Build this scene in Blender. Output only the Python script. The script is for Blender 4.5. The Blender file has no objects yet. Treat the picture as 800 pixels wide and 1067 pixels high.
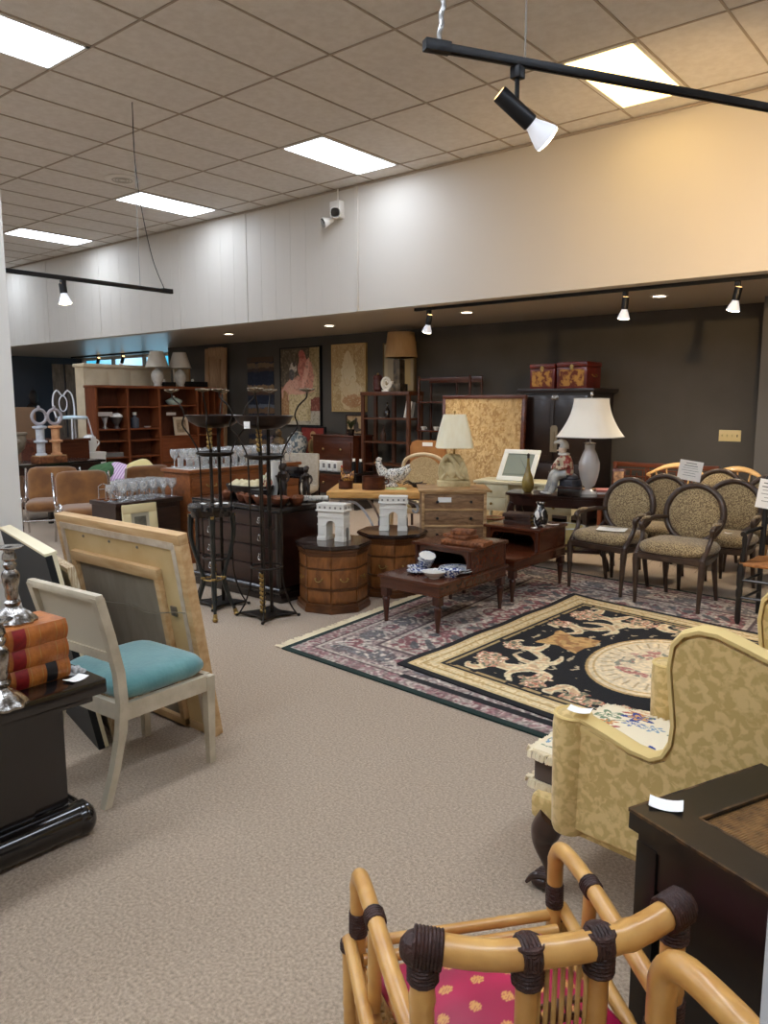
import bpy, bmesh, math, random
import numpy as np
from mathutils import Vector, Matrix, noise as mnoise
random.seed(7)
PI = math.pi
C = bpy.context.scene.collection

# ------------------------------------------------------------------ helpers
def s2l(c):
    return tuple(((x / 255) / 12.92 if x / 255 <= 0.04045 else ((x / 255 + 0.055) / 1.055) ** 2.4) for x in c)

class MB:
    """collects primitives; build() links them as ONE mesh object"""
    def __init__(s):
        s.v = []; s.f = []
    def raw(s, verts, faces):
        o = len(s.v); s.v += [tuple(p) for p in verts]; s.f += [tuple(i + o for i in f) for f in faces]
        return s
    def from_bm(s, bm, M=None):
        bm.verts.ensure_lookup_table(); bm.verts.index_update()
        vs = [(M @ v.co) if M else v.co.copy() for v in bm.verts]
        s.raw(vs, [[v.index for v in f.verts] for f in bm.faces]); bm.free(); return s
    def box(s, x, y, z, sx, sy, sz, rz=0, bev=0, taper=1, rx=0, ry=0):
        """centre x,y ; z = bottom ; taper scales the bottom"""
        bm = bmesh.new(); bmesh.ops.create_cube(bm, size=1)
        for v in bm.verts:
            k = taper if v.co.z < 0 else 1
            v.co = Vector((v.co.x * sx * k, v.co.y * sy * k, v.co.z * sz))
        if bev:
            bmesh.ops.bevel(bm, geom=list(bm.edges), offset=bev, segments=2, affect='EDGES', profile=.6)
        M = Matrix.Translation((x, y, z + sz / 2)) @ Matrix.Rotation(rz, 4, 'Z') @ Matrix.Rotation(ry, 4, 'Y') @ Matrix.Rotation(rx, 4, 'X')
        return s.from_bm(bm, M)
    def tube(s, pts, r, n=8, closed=False, sub=0, cap=True, flat=1):
        pts = [Vector(p) for p in pts]
        R = list(r) if isinstance(r, (list, tuple)) else [r] * len(pts)
        if sub:
            P2 = []; R2 = []; m = len(pts)
            rng = m if closed else m - 1
            for i in range(rng):
                if closed: p0, p1, p2, p3 = pts[i - 1], pts[i], pts[(i + 1) % m], pts[(i + 2) % m]
                else: p0, p1, p2, p3 = pts[max(i - 1, 0)], pts[i], pts[i + 1], pts[min(i + 2, m - 1)]
                for k in range(sub):
                    t = k / sub
                    P2.append(.5 * ((2 * p1) + (p2 - p0) * t + (2 * p0 - 5 * p1 + 4 * p2 - p3) * t * t + (3 * p1 - p0 - 3 * p2 + p3) * t ** 3))
                    R2.append(R[i] * (1 - t) + R[(i + 1) % m] * t)
            if not closed: P2.append(pts[-1]); R2.append(R[-1])
            pts, R = P2, R2
        m = len(pts); vs = []; fs = []
        t0 = ((pts[1] - pts[0]) if not closed else (pts[1] - pts[-1])).normalized()
        up = Vector((0, 0, 1)) if abs(t0.z) < .9 else Vector((1, 0, 0))
        nrm = t0.cross(up).normalized()
        for i in range(m):
            if closed: t = (pts[(i + 1) % m] - pts[i - 1])
            elif i == 0: t = pts[1] - pts[0]
            elif i == m - 1: t = pts[-1] - pts[-2]
            else: t = (pts[i + 1] - pts[i]).normalized() + (pts[i] - pts[i - 1]).normalized()
            t = t.normalized() if t.length > 1e-9 else t0
            nrm = (nrm - t * nrm.dot(t)); nrm = nrm.normalized() if nrm.length > 1e-6 else t.orthogonal().normalized()
            b = t.cross(nrm)
            for k in range(n):
                a = 2 * PI * k / n
                vs.append(pts[i] + nrm * (math.cos(a) * R[i]) + b * (math.sin(a) * R[i] * flat))
        rng = m if closed else m - 1
        for i in range(rng):
            j = (i + 1) % m
            for k in range(n):
                fs.append((i * n + k, i * n + (k + 1) % n, j * n + (k + 1) % n, j * n + k))
        if cap and not closed:
            fs.append(tuple(reversed(range(n)))); fs.append(tuple(range((m - 1) * n, m * n)))
        return s.raw(vs, fs)
    def lathe(s, prof, n=20, c=(0, 0, 0), M=None, flute=0, nf=0, sq=(1, 1)):
        """prof: list of (r, z)"""
        vs = []; fs = []; rings = []
        for r, z in prof:
            if r < 1e-5:
                rings.append([len(vs)]); vs.append(Vector((0, 0, z)))
            else:
                row = []
                for k in range(n):
                    a = 2 * PI * (k + .5) / n
                    rr = r * (1 + (flute * math.cos(nf * a) if nf else 0))
                    row.append(len(vs)); vs.append(Vector((rr * math.cos(a) * sq[0], rr * math.sin(a) * sq[1], z)))
                rings.append(row)
        for a, b in zip(rings, rings[1:]):
            for k in range(n):
                k2 = (k + 1) % n
                if len(a) == 1 and len(b) == 1: continue
                if len(a) == 1: fs.append((a[0], b[k2], b[k]))
                elif len(b) == 1: fs.append((a[k], a[k2], b[0]))
                else: fs.append((a[k], a[k2], b[k2], b[k]))
        if len(rings[0]) > 1: fs.append(tuple(reversed(rings[0])))
        if len(rings[-1]) > 1: fs.append(tuple(rings[-1]))
        T = Matrix.Translation(c) @ (M if M else Matrix())
        return s.raw([T @ v for v in vs], fs)
    def rod(s, p0, p1, prof, n=14):
        """lathe along p0->p1; prof (r, t 0..1)"""
        p0 = Vector(p0); p1 = Vector(p1); L = (p1 - p0).length
        q = (p1 - p0).to_track_quat('Z', 'Y').to_matrix().to_4x4()
        return s.lathe([(r, t * L) for r, t in prof], n, tuple(p0), q)
    def sphere(s, x, y, z, rx, ry=None, rz=None, n=12, M=None, bump=0):
        ry = ry or rx; rz = rz or rx
        bm = bmesh.new(); bmesh.ops.create_uvsphere(bm, u_segments=n, v_segments=max(6, n * 2 // 3), radius=1)
        for v in bm.verts:
            k = 1 + (bump * mnoise.noise(v.co * 3 + Vector((x * 7, y * 5, z * 3))) if bump else 0)
            v.co = Vector((v.co.x * rx * k, v.co.y * ry * k, v.co.z * rz * k))
        return s.from_bm(bm, Matrix.Translation((x, y, z)) @ (M if M else Matrix()))
    def prism(s, outline, d0, d1, axis='Y', bev=0, M=None):
        """outline 2-D polygon; axis Y: (x,z) extruded y d0..d1; axis Z: (x,y); axis X: (y,z)"""
        bm = bmesh.new()
        def P(a, b, d):
            return (a, d, b) if axis == 'Y' else ((a, b, d) if axis == 'Z' else (d, a, b))
        A = [bm.verts.new(P(a, b, d0)) for a, b in outline]; B = [bm.verts.new(P(a, b, d1)) for a, b in outline]
        n = len(A); bm.faces.new(A); bm.faces.new(list(reversed(B)))
        for i in range(n): bm.faces.new((A[i], B[i], B[(i + 1) % n], A[(i + 1) % n]))
        bmesh.ops.recalc_face_normals(bm, faces=bm.faces)
        if bev:
            ed = [e for e in bm.edges if (e.verts[0] in A) == (e.verts[1] in A)]
            bmesh.ops.bevel(bm, geom=ed, offset=bev, segments=2, affect='EDGES')
        return s.from_bm(bm, M)
    def grid(s, fn, nu, nv, cu=False, cv=False):
        vs = []; fs = []
        for i in range(nu + (0 if cu else 1)):
            for j in range(nv + (0 if cv else 1)):
                vs.append(Vector(fn(i / nu, j / nv)))
        W = nv + (0 if cv else 1); Hh = nu + (0 if cu else 1)
        for i in range(nu):
            for j in range(nv):
                a, b = i, (i + 1) % Hh if cu else i + 1
                c, d = j, (j + 1) % W if cv else j + 1
                fs.append((a * W + c, b * W + c, b * W + d, a * W + d))
        return s.raw(vs, fs)
    def cushion(s, x, y, z, sx, sy, sz, p=2.6, n=16, M=None, puff=.5):
        """pillow: z = bottom, superellipse plan, domed both ways"""
        def fn(u, v):
            a = 2 * PI * u; ph = (v - .5) * PI
            ca, sa = math.cos(a), math.sin(a)
            k = (abs(ca) ** p + abs(sa) ** p) ** (-1 / p)
            c = max(math.cos(ph), 0) ** puff
            return Vector((sx / 2 * k * ca * c, sy / 2 * k * sa * c, sz / 2 * math.sin(ph)))
        o = len(s.v); s.grid(fn, 2 * n, n, cu=True)
        T = Matrix.Translation((x, y, z + sz / 2)) @ (M if M else Matrix())
        for i in range(o, len(s.v)): s.v[i] = tuple(T @ Vector(s.v[i]))
        return s
    def xf(s, M):
        s.v = [tuple(M @ Vector(p)) for p in s.v]; return s
    def add(s, o, M=None):
        return s.raw([M @ Vector(p) for p in o.v] if M else o.v, o.f)
    def build(s, name, mat, parent=None, smooth=.7, loc=None, rz=0):
        me = bpy.data.meshes.new(name); me.from_pydata([tuple(p) for p in s.v], [], s.f); 
        bm = bmesh.new(); bm.from_mesh(me); bmesh.ops.recalc_face_normals(bm, faces=bm.faces); bm.to_mesh(me); bm.free()
        me.polygons.foreach_set('use_smooth', [True] * len(me.polygons)); me.set_sharp_from_angle(angle=smooth)
        o = bpy.data.objects.new(name, me); C.objects.link(o)
        if mat is not None: me.materials.append(mat)
        if parent is not None: o.parent = parent
        if loc is not None: o.location = loc
        o.rotation_euler.z = rz
        return o

def tag(o, label, cat, group=None, kind=None):
    if label: o['label'] = label
    if cat: o['category'] = cat
    if group: o['group'] = group
    if kind: o['kind'] = kind
    return o
def thing(name, label, cat, loc=(0, 0, 0), rz=0, group=None):
    o = bpy.data.objects.new(name, None); C.objects.link(o); o.empty_display_size = .1
    o.location = loc; o.rotation_euler = (0, 0, rz)
    return tag(o, label, cat, group)
def struct(name, mb, mat, **k):
    o = mb.build(name, mat, **k); o['kind'] = 'structure'; return o
def dup(root, loc, rz=None, label=None, scale=None):
    def cp(o, par):
        c = o.copy(); C.objects.link(c)
        if par is not None: c.parent = par
        for ch in o.children: cp(ch, c)
        return c
    r = cp(root, None); r.location = loc
    if rz is not None: r.rotation_euler = (0, 0, rz)
    if label: r['label'] = label
    if scale: r.scale = (scale,) * 3
    return r
def face(fx, fy):
    """z-rotation that turns local -Y to look along (fx, fy)"""
    return math.atan2(fx, -fy)

# ------------------------------------------------------------------ materials
def mat(name, col, rough=.55, metal=0, col2=None, scale=6, stretch=(1, 1, 1), lo=.35, hi=.65, detail=5, dist=0, bump=0, bscale=None, coat=0, trans=0, ior=1.45, sheen=0, spec=None, emit=None, es=0, wave=None, alpha=1, sss=0):
    m = bpy.data.materials.new(name); m.use_nodes = True
    nt = m.node_tree; b = nt.nodes['Principled BSDF']; L = nt.links
    I = b.inputs
    c1 = (*s2l(col), 1)
    I['Base Color'].default_value = c1; I['Roughness'].default_value = rough; I['Metallic'].default_value = metal
    I['Coat Weight'].default_value = coat; I['Coat Roughness'].default_value = .12
    I['Transmission Weight'].default_value = trans; I['IOR'].default_value = ior
    I['Sheen Weight'].default_value = sheen; I['Alpha'].default_value = alpha
    if spec is not None: I['Specular IOR Level'].default_value = spec
    if emit: I['Emission Color'].default_value = (*s2l(emit), 1); I['Emission Strength'].default_value = es
    tc = nt.nodes.new('ShaderNodeTexCoord'); mp = nt.nodes.new('ShaderNodeMapping'); mp.inputs['Scale'].default_value = stretch
    L.new(tc.outputs['Object'], mp.inputs['Vector'])
    if col2:
        if wave:
            n = nt.nodes.new('ShaderNodeTexWave'); n.inputs['Scale'].default_value = scale; n.inputs['Distortion'].default_value = dist
            n.inputs['Detail'].default_value = detail; n.wave_type = 'BANDS'; n.bands_direction = wave; out = n.outputs['Fac']
        else:
            n = nt.nodes.new('ShaderNodeTexNoise'); n.inputs['Scale'].default_value = scale; n.inputs['Detail'].default_value = detail
            n.inputs['Distortion'].default_value = dist; out = n.outputs['Fac']
        L.new(mp.outputs[0], n.inputs['Vector'])
        r = nt.nodes.new('ShaderNodeValToRGB'); r.color_ramp.elements[0].position = lo; r.color_ramp.elements[1].position = hi
        r.color_ramp.elements[0].color = c1; r.color_ramp.elements[1].color = (*s2l(col2), 1)
        L.new(out, r.inputs[0]); L.new(r.outputs[0], I['Base Color'])
    if bump:
        n2 = nt.nodes.new('ShaderNodeTexNoise'); n2.inputs['Scale'].default_value = bscale or scale * 4; n2.inputs['Detail'].default_value = 4
        L.new(mp.outputs[0], n2.inputs['Vector'])
        bp = nt.nodes.new('ShaderNodeBump'); bp.inputs['Strength'].default_value = bump; bp.inputs['Distance'].default_value = .01
        L.new(n2.outputs['Fac'], bp.inputs['Height']); L.new(bp.outputs[0], I['Normal'])
    return m
def wood(name, a, b, rough=.35, axis='X', scale=3, coat=.2):
    st = {'X': (1, 9, 9), 'Y': (9, 1, 9), 'Z': (9, 9, 1)}[axis]
    return mat(name, a, rough, col2=b, scale=scale, stretch=st, lo=.3, hi=.7, detail=6, dist=1.2, coat=coat)
def vmat(name, rough=.9, bump=0, bscale=200, coat=0):
    """colour from the mesh attribute 'pattern'"""
    m = bpy.data.materials.new(name); m.use_nodes = True; nt = m.node_tree; b = nt.nodes['Principled BSDF']
    a = nt.nodes.new('ShaderNodeAttribute'); a.attribute_name = 'pattern'
    nt.links.new(a.outputs['Color'], b.inputs['Base Color']); b.inputs['Roughness'].default_value = rough
    b.inputs['Coat Weight'].default_value = coat
    if bump:
        tc = nt.nodes.new('ShaderNodeTexCoord'); n2 = nt.nodes.new('ShaderNodeTexNoise'); n2.inputs['Scale'].default_value = bscale
        nt.links.new(tc.outputs['Object'], n2.inputs['Vector'])
        bp = nt.nodes.new('ShaderNodeBump'); bp.inputs['Strength'].default_value = bump; bp.inputs['Distance'].default_value = .004
        nt.links.new(n2.outputs['Fac'], bp.inputs['Height']); nt.links.new(bp.outputs[0], b.inputs['Normal'])
    return m
def lin(a):
    a = np.clip(a, 0, 255) / 255.0
    return np.where(a <= .04045, a / 12.92, ((a + .055) / 1.055) ** 2.4)
def vnoise(h, w, cell, seed):
    r = np.random.RandomState(seed); gy = int(h / cell) + 3; gx = int(w / cell) + 3
    g = r.rand(gy, gx); y = np.arange(h) / cell; x = np.arange(w) / cell
    yi = y.astype(int); xi = x.astype(int); fy = (y - yi)[:, None]; fx = (x - xi)[None, :]
    fy = fy * fy * (3 - 2 * fy); fx = fx * fx * (3 - 2 * fx)
    A = g[yi][:, xi]; B = g[yi][:, xi + 1]; D = g[yi + 1][:, xi]; E = g[yi + 1][:, xi + 1]
    return (A * (1 - fx) + B * fx) * (1 - fy) + (D * (1 - fx) + E * fx) * fy
def put(img, mask, col, a=1.0):
    k = (mask.astype(float) * a)[..., None]; img[:] = img * (1 - k) + np.array(col, float) * k
def painted(name, img, O, U, V, T, m, parent=None, zfn=None):
    """textile/canvas panel: img (h,w,3) sRGB; corner O, edge vectors U (w) and V (h), thickness vector T (front = O+T)"""
    h, w, _ = img.shape; O, U, V, T = map(lambda q: np.array(q, float), (O, U, V, T))
    uu, vv = np.meshgrid(np.linspace(0, 1, w), np.linspace(0, 1, h))
    P = O + T + uu[..., None] * U + vv[..., None] * V
    if zfn is not None: P = P + zfn(uu, vv)[..., None] * (T / np.linalg.norm(T))
    top = P.reshape(-1, 3); idx = np.arange(h * w).reshape(h, w)
    F = np.stack([idx[:-1, :-1], idx[:-1, 1:], idx[1:, 1:], idx[1:, :-1]], -1).reshape(-1, 4).tolist()
    loop = list(idx[0, :]) + list(idx[1:, -1]) + list(idx[-1, -2::-1]) + list(idx[-2:0:-1, 0])
    base = O + uu.reshape(-1)[loop][:, None] * U + vv.reshape(-1)[loop][:, None] * V
    n0 = h * w; n = len(loop)
    for i in range(n):
        j = (i + 1) % n; F.append([int(loop[j]), int(loop[i]), n0 + i, n0 + j])
    F.append([n0 + i for i in range(n)][::-1])
    me = bpy.data.meshes.new(name); me.from_pydata(np.concatenate([top, base]).tolist(), [], F)
    col = np.concatenate([img.reshape(-1, 3), img.reshape(-1, 3)[loop]]); col = lin(col)
    at = me.attributes.new('pattern', 'FLOAT_COLOR', 'POINT'); at.data.foreach_set('color', np.concatenate([col, np.ones((len(col), 1))], 1).ravel())
    me.materials.append(m)
    o = bpy.data.objects.new(name, me); C.objects.link(o)
    if parent is not None: o.parent = parent
    return o

def glass_thin(name, tint=(255, 255, 255), diff=.16, gloss=.34):
    m = bpy.data.materials.new(name); m.use_nodes = True; nt = m.node_tree; N = nt.nodes.new; L = nt.links
    out = nt.nodes['Material Output']; nt.nodes.remove(nt.nodes['Principled BSDF'])
    tr = N('ShaderNodeBsdfTransparent'); tr.inputs[0].default_value = (.97, .98, .98, 1); gl = N('ShaderNodeBsdfGlossy'); gl.inputs['Roughness'].default_value = .12; df = N('ShaderNodeBsdfDiffuse'); df.inputs[0].default_value = (*s2l(tint), 1); tl = N('ShaderNodeBsdfTranslucent'); tl.inputs[0].default_value = (*s2l(tint), 1)
    lw = N('ShaderNodeLayerWeight'); lw.inputs[0].default_value = .45
    mm = N('ShaderNodeMath'); mm.operation = 'MULTIPLY_ADD'; mm.inputs[1].default_value = .55; mm.inputs[2].default_value = gloss * .4; mm.use_clamp = True; L.new(lw.outputs['Facing'], mm.inputs[0])
    a = N('ShaderNodeMixShader'); L.new(mm.outputs[0], a.inputs[0]); L.new(tr.outputs[0], a.inputs[1]); L.new(gl.outputs[0], a.inputs[2])
    d2 = N('ShaderNodeMixShader'); d2.inputs[0].default_value = .5; L.new(df.outputs[0], d2.inputs[1]); L.new(tl.outputs[0], d2.inputs[2])
    b = N('ShaderNodeMixShader'); b.inputs[0].default_value = diff; L.new(a.outputs[0], b.inputs[1]); L.new(d2.outputs[0], b.inputs[2]); L.new(b.outputs[0], out.inputs[0])
    tc = N('ShaderNodeTexCoord'); vo = N('ShaderNodeTexVoronoi'); vo.inputs['Scale'].default_value = 70; L.new(tc.outputs['Object'], vo.inputs['Vector']); bp = N('ShaderNodeBump'); bp.inputs['Strength'].default_value = .5; bp.inputs['Distance'].default_value = .004
    L.new(vo.outputs['Distance'], bp.inputs['Height']); L.new(bp.outputs[0], gl.inputs['Normal'])
    return m
# ------------------------------------------------------------------ shared materials
CEIL, YB, ZB, YW = 4.40, 7.755, 2.81, 10.15
XL, XR, YF = -19.9, 3.2, -4.2
m_bulk = mat('bulkhead paint', (206, 200, 190), .6)
m_gray = mat('charcoal wall paint', (84, 80, 75), .75, col2=(78, 74, 68), scale=2)
m_grid = mat('ceiling grid metal', (168, 156, 142), .5)
m_black = mat('black metal', (24, 24, 26), .4, metal=.3)
m_white = mat('white plastic', (232, 230, 224), .4)
m_paper = mat('white paper', (244, 242, 236), .8)
m_ink = mat('grey print', (120, 118, 116), .8)
m_brass = mat('old brass', (190, 160, 100), .35, metal=.9, col2=(130, 105, 60), scale=20)
m_chrome = mat('chrome tube', (210, 210, 212), .18, metal=1)
m_darkwood = wood('dark mahogany', (52, 25, 17), (36, 16, 11), .28)
m_redwood = wood('red mahogany', (88, 44, 24), (70, 34, 19), .26, coat=.35)
m_redwoodZ = wood('red mahogany upright', (78, 36, 21), (50, 21, 13), .28, axis='Z', coat=.3)
m_ebony = mat('black lacquer', (20, 15, 14), .22, col2=(30, 20, 17), scale=12, coat=.5)
m_glass = mat('clear glass', (255, 255, 255), .02, trans=1, ior=1.4)
m_crystal = glass_thin('cut crystal', (255, 255, 255), .36, .6)
m_inkwall = None

# ------------------------------------------------------------------ room shell
carpet = mat('beige carpet', (192, 170, 145), .95, col2=(142, 123, 102), scale=95, lo=.3, hi=.7, detail=4, bump=.6, bscale=260, sheen=.2)
f = MB(); f.box((XL + XR) / 2, (YF + 11.3) / 2, -.1, XR - XL + .4, 11.3 - YF + .4, .1); struct('floor', f, carpet)

# suspended ceiling: tiles 0.61 x 1.22, seams modelled by the T-bar grid
def tile_mat():
    m = mat('acoustic tile', (228, 225, 221), .9, col2=(219, 215, 210), scale=14, bump=.35, bscale=120)
    return m
def troffer_spots():
    S = []
    for y0 in (6.14, 2.24, .94, -.36, -1.66, -2.96):  # rows nearest and behind the camera are unseen, packed denser for fill light
        for x0 in (0.45, -3.0, -6.45, -9.73, -13.0, -16.3):
            S.append((x0, y0))
    return S
SP = troffer_spots()
c = MB(); c.box((XL + XR) / 2, (YF + YB) / 2, CEIL, XR - XL + .4, YB - YF + .2, .12); struct('ceiling', c, tile_mat())
g = MB()
x = -5.235 - .67 * 28
xs = []
while x < XR:
    if x > XL: xs.append(x)
    x += .67
for x in xs: g.box(x, (YF + YB) / 2, CEIL - .008, .017, YB - YF, .009)
y = 7.44
ys = []
while y > YF: ys.append(y); y -= 1.30
for y in ys: g.box((XL + XR) / 2, y, CEIL - .008, XR - XL, .017, .0085)
struct('trim_1', g, m_grid)
m_diff_cool = mat('cool light diffuser', (255, 255, 255), .5, emit=(226, 238, 255), es=7.5)
m_diff_warm = mat('warm light diffuser', (255, 255, 255), .5, emit=(255, 214, 128), es=2.6)
trn = {(-3.0, 6.14): ('recessed ceiling light glowing warm yellow behind the near track rail', True)}
names = {(-6.45, 6.14): 'white recessed ceiling light panel beside the white bulkhead, nearest one left of the warm light',
         (-9.73, 6.14): 'white recessed ceiling light panel to the right of the round ceiling vent',
         (-13.0, 6.14): 'white recessed ceiling light panel beyond the round vent, above the left track rail',
         (-16.3, 6.14): 'farthest recessed ceiling light panel, just a sliver beside the pillar',
         (-6.45, 2.24): 'bright recessed ceiling light panel in the upper left corner'}
k = 0
for (x0, y0) in SP:
    vis = (x0, y0) in names or (x0, y0) in trn
    warm = (x0, y0) in trn
    # snap onto the tile grid
    gx = min(xs, key=lambda q: abs(q - x0)); 
    lab = trn[(x0, y0)][0] if warm else names.get((x0, y0), 'unseen recessed ceiling light panel, one of the regular and added fill rows')
    t = thing('ceiling_light', lab, 'ceiling light', (gx + .335, y0 + .65, CEIL), group=('ceiling lights' if vis else 'ceiling lights out of view'))
    fr = MB()
    for sx in (-1, 1): fr.box(sx * .308, 0, -.014, .034, 1.28, .012)
    for sy in (-1, 1): fr.box(0, sy * .628, -.014, .65, .03, .012)
    fr.build('frame', m_white, t)
    d = MB(); d.box(0, 0, -.008, .585, 1.23, .007); d.build('diffuser', m_diff_warm if warm else m_diff_cool, t)
# walls
w = MB(); w.box((XL + XR) / 2, YB + .09, ZB, XR - XL, .18, CEIL - ZB); struct('wall_bulkhead', w, m_bulk)
g = MB()
g.box(-6.86, YB - .012, ZB, .045, .024, CEIL - ZB, bev=.004)
for x in (-10.7, -9.05, -13.1, -15.0, -17): g.box(x, YB - .004, ZB, .03, .008, CEIL - ZB)
x = -10.6
while x > XL: g.box(x, YB - .001, ZB, .010, .003, CEIL - ZB); x -= .305
x = -7.2
while x > -10.6: g.box(x, YB - .0008, ZB, .008, .002, CEIL - ZB); x -= .305
struct('trim_2', g, m_bulk)
g = MB(); g.box((XL + XR) / 2, YB - .012, CEIL - .03, XR - XL, .024, .022); struct('trim_3', g, m_grid)
c = MB(); c.box((XL + XR) / 2, (YB + .18 + 11.3) / 2, ZB, XR - XL + .4, 11.3 - YB - .18, .1); struct('ceiling_alcove', c, mat('alcove ceiling paint', (186, 176, 162), .35))
w = MB(); w.box((-14.5 + XR) / 2, YW + .1, 0, XR + 14.5, .2, ZB); struct('wall_back', w, m_gray)
w = MB(); w.box(-14.45, (YW + 11.3) / 2 + .1, 0, .1, 11.3 - YW - .2, ZB); struct('wall_return', w, m_gray)
w = MB(); w.box((XL - 14.5) / 2, 11.25, 0, -14.5 - XL, .2, .95); struct('wall_sill', w, m_bulk)
w = MB(); w.box(XL - .1, (YF + 11.3) / 2, 0, .2, 11.3 - YF, CEIL); struct('wall_left', w, mat('slate wall paint', (70, 76, 86), .75))
w = MB(); w.box(XR + .1, (YF + 11.3) / 2, 0, .2, 11.3 - YF, CEIL); struct('wall_right', w, m_bulk)
w = MB(); w.box((XL + XR) / 2, YF - .1, 0, XR - XL, .2, CEIL); struct('wall_front', w, m_bulk)
w = MB(); w.box(-2.02, 9.85, 0, .68, .56, ZB); struct('wall_column', w, mat('column paint', (98, 95, 92), .7))
b = MB(); b.box((-14.5 + XR) / 2, YW - .009, 0, XR + 14.5, .018, .1, bev=.003); struct('baseboard_back', b, m_gray)
# window high at the far left end
t = MB()
for x in (XL + .05, -18.4, -17.0, -15.7, -14.55): t.box(x, 11.2, .95, .07, .08, ZB - .95)
t.box((XL - 14.5) / 2, 11.2, .95, -14.5 - XL, .08, .06); t.box((XL - 14.5) / 2, 11.2, ZB - .06, -14.5 - XL, .08, .06)
wf = struct('window_1', t, m_white)
gp = MB(); gp.box((XL - 14.5) / 2, 11.24, 1.0, -14.6 - XL, .008, ZB - 1.05); gp.build('pane', m_glass, wf)
# white pillar, left foreground
pc = MB(); pc.box(-4.57, 1.73, 0, .54, .54, CEIL); struct('wall_pillar', pc, mat('pillar paint', (218, 214, 206), .6))
# wall end at the right edge of the picture
pc = MB(); pc.box(.074, .51, 0, .30, .16, CEIL, rz=math.radians(-20)); struct('wall_end', pc, mat('wall end paint', (190, 192, 194), .6))

# ------------------------------------------------------------------ ceiling fittings
t = thing('ceiling_vent', 'round white ceiling vent left of the hanging track wire', 'vent', (-8.95, 5.69, CEIL))
o = MB(); o.lathe([(.21, -.004), (.215, -.012), (.2, -.022), (.15, -.028), (.13, -.02), (0, -.02)], 28); o.build('rim', m_white, t)
o = MB()
for r in (.05, .085, .12): o.tube([(r * math.cos(a), r * math.sin(a), -.024) for a in [2 * PI * i / 20 for i in range(20)]], .006, 5, closed=True)
o.build('louvre', mat('vent louvre grey', (190, 186, 178), .6), t)
for i, (x, y, lb) in enumerate([(-10.75, 8.78, 'recessed downlight above the twin white lamps'), (-8.39, 8.82, 'recessed downlight in the alcove above the paintings'), (-5.78, 8.7, 'recessed downlight beside the lit track lamp in front of the tall tan lamp'), (-3.26, 8.77, 'recessed downlight in the alcove farthest right')]):
    t = thing('recessed_downlight', lb, 'downlight', (x, y, ZB), group='alcove downlights')
    o = MB(); o.lathe([(.1, 0), (.1, -.012), (.075, -.012), (.07, -.003)], 24); o.build('rim', m_white, t)
    o = MB(); o.lathe([(.068, -.002), (.068, -.006), (0, -.006)], 20); o.build('lens', mat('downlight lens', (255, 250, 240), .4, emit=(255, 236, 205), es=9) if i == 0 else bpy.data.materials['downlight lens'], t)
    ld = bpy.data.lights.new('can', 'SPOT'); ld.energy = 26; ld.color = (1, .90, .76); ld.spot_size = 2.5; ld.spot_blend = 1; ld.shadow_soft_size = .06
    lo = bpy.data.objects.new('downlight_lamp', ld); C.objects.link(lo); lo.location = (x, y, ZB - .02)

m_bulb = mat('frosted bulb glass', (226, 228, 232), .35, emit=(240, 244, 255), es=.22)
m_bulbface = mat('lit bulb face', (255, 255, 255), .4, emit=(255, 238, 208), es=9)
m_glow = mat('glow inside lamp back', (255, 220, 170), .4, emit=(255, 200, 130), es=2)
def track_head(label, loc, aim, s=1.0, group=None, drop=.14, face_m=None, power=0, blend=.7, size=1.2, col=(1, .78, .5), can=.17):
    """loc: point on the rail underside; aim: unit direction the bulb faces"""
    t = thing('track_spotlight', label, 'track light', loc, group=group); a = Vector(aim).normalized()
    o = MB(); o.box(0, 0, -.05 * s, .05 * s, .05 * s, .05 * s, bev=.004)
    piv = Vector((0, 0, -drop * s)); 
    o.tube([(0, 0, -.04 * s), piv], .011 * s, 8); o.build('adapter', m_black, t)
    side = a.cross(Vector((0, 0, 1))).normalized() * .0
    c0 = piv - a * (can * .55 * s) + Vector((0, 0, -.03 * s)); c1 = c0 + a * can * s
    o = MB(); o.rod(c0, c1, [(.036 * s, 0), (.038 * s, .02), (.038 * s, .98), (.034 * s, 1)], 20); o.build('housing', m_black, t)
    o = MB(); o.rod(c0 - a * .002, c0 - a * .0005, [(.03 * s, 0), (.03 * s, 1)], 18); o.build('rear_opening', m_glow, t)
    o = MB(); b1 = c1 + a * .1 * s; o.rod(c1 - a * .005, b1, [(.03 * s, 0), (.032 * s, .15), (.05 * s, .55), (.062 * s, .85), (.064 * s, 1)], 22); bl = o.build('bulb', m_bulb, t)
    o = MB(); o.rod(b1, b1 + a * .014 * s, [(.064 * s, 0), (.058 * s, .5), (.03 * s, 1)], 22); o.build('bulb_face', face_m or m_bulbface, bl)
    if power:
        ld = bpy.data.lights.new('spot', 'SPOT'); ld.energy = power; ld.color = col; ld.spot_size = size; ld.spot_blend = blend; ld.shadow_soft_size = .05
        lo = bpy.data.objects.new('bulb_light', ld); C.objects.link(lo); lo.location = Vector(loc) + b1 + a * .03
        lo.rotation_euler = a.to_track_quat('-Z', 'Y').to_euler()
    return t
def rail(label, p0, p1, wires=(), conduit=None):
    p0 = Vector(p0); p1 = Vector(p1); d = p1 - p0
    t = thing('track_rail', label, 'track rail', p0, math.atan2(d.y, d.x))
    o = MB(); Ln = d.length
    o.box(Ln / 2, 0, 0, Ln, .036, .034, bev=.003)
    o.box(Ln / 2, 0, -.004, Ln, .012, .006); o.build('rail_body', m_black, t)
    o = MB(); o.box(.03, 0, -.004, .12, .046, .045, bev=.004); o.build('end_feed', m_black, t)
    for w in wires:
        o = MB(); o.tube([(w, 0, .03), (w, 0, CEIL - p0.z - .008)], .0035, 6); o.build('hanging_wire', mat('steel wire', (150, 145, 138), .4, metal=.7), t)
    return t
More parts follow.
